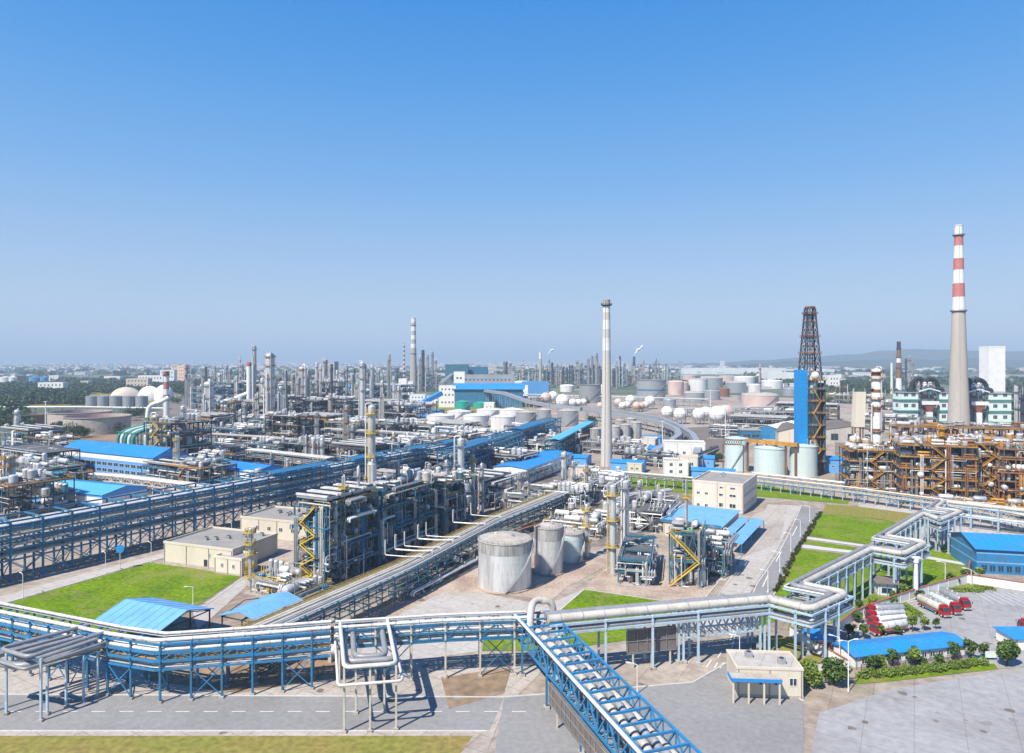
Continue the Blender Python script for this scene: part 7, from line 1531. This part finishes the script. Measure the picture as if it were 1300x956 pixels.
# ------------------------------------------------------------------ walls and fences
def wall(label, pts, h=2.6, m='white', cap='brick_red', group=None):
    P = [G(*p) for p in pts]; t = thing('compound_wall', label, 'wall', P[0])
    for a, b in zip(P, P[1:]):
        L = hypot(b[0]-a[0], b[1]-a[1]); n = max(1, int(L/5))
        mb = MB(); mb.beam((a[0], a[1], h/2 - .1), (b[0], b[1], h/2 - .1), .28, m, h)
        for i in range(n+1): mb.cbox(a[0] + (b[0]-a[0])*i/n, a[1] + (b[1]-a[1])*i/n, -.1, .45, .45, h + .12, m, atan2(b[1]-a[1], b[0]-a[0]))
        mb.build('wall_panel', t, True); mb = MB(); mb.beam((a[0], a[1], h + .05), (b[0], b[1], h + .05), .55, cap, .16); mb.build('coping', t, True)
    return t
wall('white wall with dark red coping winding from the blue shed behind the parked tankers', [(1238, 690), (1228, 739), (1165, 757), (1120, 773), (1084, 787), (1068, 800)])
wall('white wall with dark red coping running right past the small hedge', [(1228, 739), (1300, 750), (1400, 762)])
wall('white wall with dark red coping cutting down between the lawn and the gatehouse', [(1004, 808), (1040, 830), (1078, 853)])
wall('low red-topped white wall at the bottom beside the round trees', [(1030, 853), (1052, 850)], 2.0)
P0, P1 = G(1092, 851), G(1228, 838); t = thing('iron_fence', 'thin dark iron fence in front of the long blue-roofed building', 'fence', P0)
mb = MB(); n = 70
for i in range(n+1): x, y = P0[0] + (P1[0]-P0[0])*i/n, P0[1] + (P1[1]-P0[1])*i/n - .6; mb.beam((x, y, 0), (x, y, 1.7), .05 if i % 7 else .14, 'dark_steel')
for z in (.3, 1.5): mb.beam((P0[0], P0[1] - .6, z), (P1[0], P1[1] - .6, z), .06, 'dark_steel')
mb.build('rails', t, True)
t = thing('sign_board', 'pale mint notice board on posts beside the right trees', 'sign', G(1258, 838), 0)
mb = MB(); mb.box(-1.4, -.05, .6, 1.4, .05, 2.2, 'mint'); mb.build('board', t)
for s_ in (-1.3, 1.3): mb = MB(); mb.beam((s_, .1, 0), (s_, .1, 2.2), .1, 'pipe_grey'); mb.build('post', t)
t = thing('sign_board', 'small pale blue sign under the gas pipes beside the road', 'sign', G(966, 826), 0)
mb = MB(); mb.box(-1.2, -.05, .8, 1.2, .05, 2.2, 'pale_blue'); mb.build('board', t)
for s_ in (-1.1, 1.1): mb = MB(); mb.beam((s_, .1, 0), (s_, .1, 2.2), .1, 'pipe_grey'); mb.build('post', t)
t = thing('round_sign', 'round bright blue sign disc standing at the road under the tallest rack', 'sign', G(152, 723), 0)
mb = MB(); mb.tube([(0, 0, 7.4), (0, .25, 7.4)], 1.5, 'roof_blue', 20); mb.build('disc', t); mb = MB(); mb.tube([(0, .2, 0), (0, .2, 7.4)], .12, 'pipe_white', 6); mb.build('post', t)

# ------------------------------------------------------------------ lamp posts
for px, py, h, rot, lb in [(29, 758, 7.2, 2.5, 'white lamp post at the lawn edge near the left picture edge'), (134, 728, 7.2, 2.5, 'white lamp post at the upper lawn edge below the tall rack'), (192, 714, 7.2, 2.5, 'white lamp post at the corner of the lawn and low beige building'),
    (245, 771, 6.2, 3.3, 'white lamp post beside the left light blue canopy'), (294, 683, 6.2, 2.5, 'white lamp post between the two beige buildings'), (975, 752, 7, 2.8, 'white lamp post on the right road edge, nearest one'), (990, 726, 7, 2.8, 'white lamp post on the right road edge, second nearest'),
    (1004, 700, 7, 2.8, 'white lamp post on the right road edge, third nearest'), (1016, 681, 7, 2.8, 'white lamp post on the right road edge, fourth nearest'), (1028, 662, 7, 2.8, 'white lamp post on the right road edge, farthest one'), (1200, 741, 7, 2.6, 'white lamp post on the right lawn near the white wall'),
    (1066, 840, 6, 2.6, 'white lamp post just inside the wall beside the gatehouse'), (809, 880, 6.5, 2.9, 'white lamp post at the bottom beneath the brown billboard'), (939, 838, 6, 2.9, 'white lamp post on the verge under the lattice girder'), (1235, 699, 7, 2.6, 'white lamp post left of the big bright blue shed'), (1233, 742, 5, 2.6, 'short lamp post at the corner of the white wall')]:
    lamp(px, py, h, lb, 1, rot)
lamp(1077, 878, 11.5, 'tall white lamp post with two arms rising in front of the long blue roof', 2, .2)
t = thing('floodlight_mast', 'white cylindrical mast standing where the beige pipes meet the white wall', 'mast', G(1163, 758)); mb = MB(); mb.lathe(0, 0, [(.7, 0), (.55, 11), (.8, 11), (.8, 12), (.3, 12.5)], 'white', 12); mb.build('mast', t); mb = MB(); mb.cbox(0, 0, 12.3, 2.4, 1.0, .5, 'white'); mb.build('lamp_head', t)
t = thing('floodlight_mast', 'slim white mast rising beside the big tan tanks on the left', 'mast', G(58, 556)); mb = MB(); mb.lathe(0, 0, [(.8, 0), (.4, 35)], 'white', 10); mb.build('mast', t); mb = MB(); mb.lathe(0, 0, [(1.4, 35), (1.4, 35.6)], 'white', 10); mb.build('lamp_ring', t)
for k, (px, yb, yt) in enumerate([(841, 571, 535), (921, 564, 520), (902, 525, 495), (1040, 480, 460), (948, 480, 462)]):
    t = thing('lighting_mast', ['slim mast beside the curved conveyors', 'slim mast left of the dark lattice gantry', 'slim mast behind the white spheres', 'faint slim mast right behind the derrick', 'tiny slim mast near the back tank farm'][k], 'mast', G(px, yb)); mb = MB(); mb.lathe(0, 0, [(.5, 0), (.25, HT(yb, yt))], 'white', 8); mb.build('mast', t)
    mb = MB(); mb.cbox(0, 0, HT(yb, yt), 3, 1, .4, 'white'); mb.build('lamp_head', t)

# ------------------------------------------------------------------ trees
for i, (px, py, rx, h, lm) in enumerate([(1108, 853, 1.6, 4.2, 'leaf'), (1116, 850, 1.5, 3.6, 'leaf_light'), (1133, 845, 1.7, 4.6, 'leaf'), (1158, 845, 1.8, 4.8, 'leaf_light'), (1172, 847, 1.0, 2.6, 'leaf'), (1192, 845, 1.3, 3, 'leaf'), (1212, 838, 1.6, 4.9, 'leaf'), (1233, 838, 1.7, 5.2, 'leaf'), (1249, 836, 1.3, 4, 'leaf')]):
    tree(px, py, rx, h, 'young green tree before the long blue roof', lm, 520, 'young trees along the front fence', 'yt|in that row', s=.26)
tree(1279, 845, 3.0, 6.2, 'rounded full tree with its own shadow beside the front road', 'leaf', 2200, None, s=.3)
tree(1026, 869, 3.2, 4.9, 'round bushy tree at the bottom edge, left one', 'leaf_light', 2200, None, s=.28, kind='round_bush', tr=.12)
tree(1058, 868, 3.5, 5.6, 'round bushy tree at the bottom edge, right one', 'leaf', 2200, None, s=.28, kind='round_bush', tr=.12)
for i, (px, py, rx, h, lm) in enumerate([(1078, 812, 1.5, 4.6, 'leaf_dark'), (1097, 811, 1.4, 4.2, 'leaf'), (1118, 808, 1.2, 3.6, 'leaf_light'), (1140, 806, 1.0, 2.6, 'leaf'), (1158, 802, 1.3, 4.6, 'leaf_light'), (1173, 800, 1.5, 4.4, 'leaf_light'), (1188, 799, 1.0, 3.2, 'leaf')]):
    tree(px, py, rx, h, 'spindly young tree behind the long blue roof', lm, 260, 'spindly trees beside the tanker row', 'st|on that strip', s=.26)
for i, (px, py, rx, h, lm) in enumerate([(1091, 775, 1.7, 3.2, 'leaf'), (1088, 790, 1.5, 3, 'leaf'), (1109, 772, 1.4, 3, 'leaf_light'), (1147, 758, 1.8, 4, 'leaf_light'), (1149, 752, 2.0, 4, 'leaf_light'), (1134, 762, 1.4, 3, 'leaf_light'), (1168, 762, 1.6, 3.2, 'leaf'), (1206, 737, 1.6, 3.0, 'leaf_light'), (1228, 736, 2.2, 3.6, 'leaf'), (1244, 733, 1.5, 3.4, 'leaf_light'), (1215, 742, 1.0, 2.6, 'leaf'), (1135, 770, 1.2, 3, 'leaf')]):
    tree(px, py, rx, h, 'small green tree along the winding white wall', lm, 300, 'small trees along the white wall', 'ww|', s=.32)
for i, (px, py, rx, h) in enumerate([(92, 556, 11, 13), (108, 555, 7, 9), (40, 553, 12, 10), (70, 552, 9, 11), (150, 550, 12, 11), (165, 534, 12, 15), (178, 530, 9, 12), (10, 548, 14, 13), (25, 545, 12, 13), (0, 538, 12, 14), (238, 505, 16, 12), (225, 512, 14, 12)]):
    tree(px, py, rx, h, 'dark green tree near the big tan tanks', 'leaf_dark', 1100, 'trees around the big tan tanks', 'bt|of those trees', s=.5, tr=.2)
for i, (px, py, rx, h) in enumerate([(742, 512, 8, 9), (770, 516, 6, 7), (752, 536, 6, 6), (905, 580, 5, 8), (912, 586, 4, 6), (1068, 500, 20, 18), (1088, 495, 22, 20), (1053, 512, 12, 12), (896, 588, 3, 5)]):
    tree(px, py, rx, h, 'dark green tree among the right middle tanks', 'leaf_dark', 700, 'scattered trees of the tank area', 'sc|of those trees', s=.5, tr=.2)
# hedges
def hedge_spots(pts, w, h, dens, rng):
    P = [G(*p) for p in pts]; out = []
    for a, b in zip(P, P[1:]):
        L = hypot(b[0]-a[0], b[1]-a[1]); n = int(L*dens)
        for i in range(n): u = (i + rng.random())/n; out.append((a[0] + (b[0]-a[0])*u + rng.uniform(-w, w), a[1] + (b[1]-a[1])*u + rng.uniform(-w, w), rng.uniform(.7, 1.2)*w, h*rng.uniform(.6, 1.15)))
    return out
rng = random.Random(4)
leafmass('hedge', 'dark clipped hedge along the right edge of the road', hedge_spots([(1042, 651), (1020, 687), (1014, 696), (984, 752)], .7, 1.3, .9, rng), 'mulch_hedge', .16, 60, 'thing', 'hedge')
leafmass('shrubbery', 'loose green shrubs in front of the iron fence', hedge_spots([(1090, 860), (1150, 855), (1250, 843)], 1.0, 1.7, 2.2, rng), 'leaf_light', .16, 90, 'stuff', 'shrubs')
leafmass('shrubbery', 'low bright shrubs inside the bend of the white wall', hedge_spots([(1206, 750), (1262, 748)], 1.6, .8, .8, rng), 'leaf_light', .2, 90, 'stuff', 'shrubs')
leafmass('shrubbery', 'low bright shrubs between the two groups of tankers', hedge_spots([(1135, 768), (1165, 781)], 1.4, .8, .9, rng), 'leaf_light', .2, 90, 'stuff', 'shrubs')
leafmass('shrubbery', 'thin green strip of shrubs behind the long blue roof', hedge_spots([(1093, 835), (1200, 813)], .6, .7, .9, rng), 'leaf_light', .16, 50, 'stuff', 'shrubs')
# woods
rng = random.Random(8); sp = []
def wood(x0, x1, y0, y1, n, r=(8, 15), h=(9, 15)):
    for _ in range(n):
        px, py = rng.uniform(x0, x1), rng.uniform(y0, y1); x, y = G(px, py); k = rng.uniform(*r); sp.append((x, y, k, rng.uniform(*h)))
wood(-80, 110, 492, 514, 700); wood(110, 240, 492, 500, 200); wood(-80, 30, 514, 545, 120); wood(60, 110, 545, 553, 10, (7, 10), (7, 10))
leafmass('wood', 'dark wood of many trees filling the far left behind the plant', sp, 'leaf_dark', 2.0, 70)
sp = []; wood(-80, 420, 480, 492, 480, (12, 22), (7, 12)); wood(860, 1340, 480, 490, 220, (12, 20), (7, 11)); wood(1040, 1140, 488, 500, 120, (12, 20), (10, 16)); wood(1240, 1380, 480, 540, 250, (10, 18), (9, 15)); wood(420, 860, 478, 486, 90, (12, 20), (6, 10))
leafmass('wood', 'scattered far woods between the plant and the town', sp, 'leaf_dark', 4.0, 30)
sp = []
for _ in range(420):
    px, py = rng.uniform(-80, 1380), 463.5 + 14*rng.random()**1.4; x, y = G(px, py); k = rng.uniform(30, 80); sp.append((x, y, k, rng.uniform(7, 12)))
leafmass('wood', 'distant tree belts across the plain', sp, 'leaf_dark', 16.0, 16)

# ------------------------------------------------------------------ the town on the plain
def boxhouse(mb, x, y, w, d_, h, m, rot, rm):
    mb.cbox(x, y, 0, w, d_, h, m, rot); mb.cbox(x, y, h + .05, w*1.03, d_*1.03, max(.5, h*.06), rm, rot)
    c, s = cos(rot), sin(rot); nf = max(1, min(8, int(h/5)))
    for k in range(nf):
        z = h*(k + .35)/nf; mb.cbox(x + s*(d_/2 + .1), y - c*(d_/2 + .1), z, w*.9, .3, h/nf*.35, 'far_grey', rot)
pal = ['far_white']*8 + ['far_cream']*4 + ['tank_pink']*2 + ['far_grey']*2
def spot(rng, zone):
    x0, x1, y0, y1 = zone; return rng.uniform(x0, x1), y0 + (y1 - y0)*rng.random()
zones = [((-60, 260, 466, 480), 55), ((240, 520, 464, 482), 60), ((400, 470, 474, 486), 20), ((560, 860, 464, 482), 55), ((860, 1060, 464, 476), 50), ((960, 1120, 476, 496), 35), ((1060, 1340, 464, 480), 20)]
names = {0: 'left', 1: 'centre', 2: 'centre', 3: 'centre', 4: 'right', 5: 'right', 6: 'right'}
rng = random.Random(21); cnt = 0
for zi, (zn, n) in enumerate(zones):
    for _ in range(n):
        px, py = spot(rng, zn); x, y = G(px, py); k = y/867; w, d_ = rng.uniform(4, 13)*k, rng.uniform(12, 30); h = min(rng.uniform(2, 5)*k, 60 if rng.random() < .2 else 28)
        red = zi in (1, 2) and rng.random() < .35
        mb = MB(); boxhouse(mb, 0, 0, w, max(d_, w*.4), h, rng.choice(pal), 0, rng.choice(['far_red']*3) if red else rng.choice(['far_white', 'far_white', 'far_grey', 'far_red', 'far_blue', 'far_cream']))
        o = mb.build('town_building'); o.location = (x, y, 0); o.rotation_euler = (0, 0, rng.uniform(-.5, .5)); tag(o, 'small pale far-off town building seen through the haze', 'building', 'distant town buildings'); cnt += 1
mb = MB()
for _ in range(6000):
    px, py = rng.uniform(-60, 1360), 459.6 + 13*rng.random()**1.5; x, y = G(px, py); 
    if px < 330 and rng.random() < .35: continue
    if px > 1120 and rng.random() < .6: continue
    k = y/867; mb.cbox(x, y, 0, rng.uniform(2, 8)*k*.7, rng.uniform(20, 60), min(rng.uniform(.8, 2.4)*k, 90 if rng.random() < .12 else 34), rng.choice(pal + ['far_red', 'far_blue']), rng.uniform(-.4, .4))
o = mb.build('distant_town'); o['kind'] = 'stuff'; o['label'] = 'haze-covered town spreading over the plain to the horizon'; o['category'] = 'town'
for k, (px, yb, w, yt, lb) in enumerate([(868, 475, 130, 467.5, 'very long low white warehouse roof behind the back tank farm'), (1000, 476, 60, 469, 'long white warehouse just left of the blue-clad derrick'), (975, 484, 36, 473, 'white hall with a pale roof beside the derrick')]):
    x, y = G(px, yb); building('warehouse', lb, (x, y, 0), 0, SZ(w, yb), 60, max(8, HT(yb, yt)), 'far_white', 'flat', 'far_white', [('f', 10, 5, 6, 3)], cat='warehouse')
for k, (px, yb, w, yt, lb) in enumerate([(1043, 492, 22, 477, 'white apartment block right behind the derrick'), (1052, 495, 14, 478, 'white stepped block beside the apartment block behind the derrick'), (1108, 489, 14, 479, 'white block with a tower on the right skyline'), (1108, 482, 6, 472, 'little white tower rising over a right-hand block'), (968, 482, 18, 474, 'pinkish town block left of the derrick'), (1085, 480, 20, 473, 'low white town block right of the derrick'), (915, 470, 5, 458.5, 'white pair of town towers on the horizon'), (862, 470, 5, 458.5, 'grey town tower on the horizon right of the smoking stack'), (620, 476, 10, 464, 'domed white town block behind the power hall'), (572, 484, 12, 472, 'cream town block behind the coal towers')]):
    townblock(px, yb, w, yt, lb, ['far_white', 'far_white', 'far_white', 'far_white', 'tank_pink', 'far_white', 'far_white', 'far_grey', 'far_cream', 'far_cream'][k])
# ------------------------------------------------------------------ labels of the repeats: look, then what each stands beside
LMK = [(770, 592, 'the white-banded chimney'), (1217, 550, 'the tallest chimney'), (525, 494, 'the beige concrete chimney'), (211, 530, 'the red-banded chimney'), (1027, 600, 'the derrick'), (124, 553, 'the big tan tanks'), (135, 595, 'the long blue hall'),
  (290, 611, 'the small blue hall'), (472, 712, 'the tallest slim tower'), (585, 661, 'the two-step silver column'), (660, 611, 'the large white hall'), (611, 517, 'the coal shed'), (452, 512, 'the bright green building'), (316, 532, 'the bent white flue'), (148, 517, 'the five silver tanks'),
  (880, 540, 'the front white spheres'), (345, 556, 'the thickest tall column'), (265, 549, 'the banded thick column'), (827, 509, 'the blue-ringed tank'), (965, 521, 'the wide pinkish tank'), (1113, 606, 'the tall white column'), (330, 555, 'the rusty decked rack'), (460, 580, 'the roofed blue rack'), (575, 545, 'the white cone-roof tanks'), (1060, 555, 'the grey-brown shed'), (735, 512, 'the left spheres'), (30, 585, 'the left edge deck'), (384, 522, 'the wide column'), (500, 500, 'the far left skyline')]
bpy.context.view_layer.update()
def where(px, py):
    best = min(LMK, key=lambda l: abs(l[0]-px) + 2.2*abs(l[1]-py)); dx, dy = px - best[0], py - best[1]
    if abs(dx) < 9 or abs(dx) < 2.0*abs(dy): return ('in front of ' if dy > 0 else 'behind ') + best[2]
    return ('right of ' if dx > 0 else 'left of ') + best[2]
MN = {'silver': 'silver', 'silver_old': 'dull silver', 'galv': 'grey', 'col_grey': 'weathered grey', 'dark_steel': 'dark', 'pipe_grey': 'grey', 'teal_steel': 'teal', 'blue_steel': 'blue', 'rust': 'rusty'}
todo = {}
for o in list(bpy.data.objects):
    if o.parent is None and 'category' in o and not o.get('label'):
        kids = {c.name.split('.')[0] for c in o.children}; px = None
        if o.type == 'MESH':
            v = [tuple(p) for p in o.bound_box]; x, y = sum(p[0] for p in v)/8 , min(p[1] for p in v); mn = MN.get(o.data.materials[0].name, 'grey'); desc = 'hazy far ' + mn + ' refinery structure'
        else:
            x, y = o.location[0], o.location[1]
            shell = next((c for c in o.children if c.name.startswith(('shell', 'steel_frame'))), o.children[0]); mn = MN.get(shell.data.materials[0].name, 'grey')
            ds = shell.dimensions
            if o['category'] == 'column':
                n = sum(c.name.startswith('platform') for c in o.children)
                desc = ('tall ' if ds.z > 55 else 'short ' if ds.z < 26 else '') + ('thick ' if ds.x > 6 else 'thin ' if ds.x < 3 else '') + mn + ' column' + (' with platform rings' if n > 3 else '')
            else:
                tall = 'low ' if ds.z < 13 else 'high ' if ds.z > 26 else ''; desc = tall + mn + ' steel structure' + (' topped by air coolers' if 'air_cooler' in kids else '')
        px = PX(x, y); py = HZ + F*CAMH/y
        todo.setdefault(desc + ' ' + where(px, py), []).append((px, o))
for k, its in todo.items():
    its.sort(key=lambda t: t[0])
    for i, (_, o) in enumerate(its): o['label'] = k if len(its) == 1 else k + ', ' + (WORDS[i] if i < len(its) - 1 else 'rightmost')
finish_labels()
for o in bpy.data.objects:
    if o.get('label') and len(o['label'].split()) > 16: print('LONG', len(o['label'].split()), o['label'])
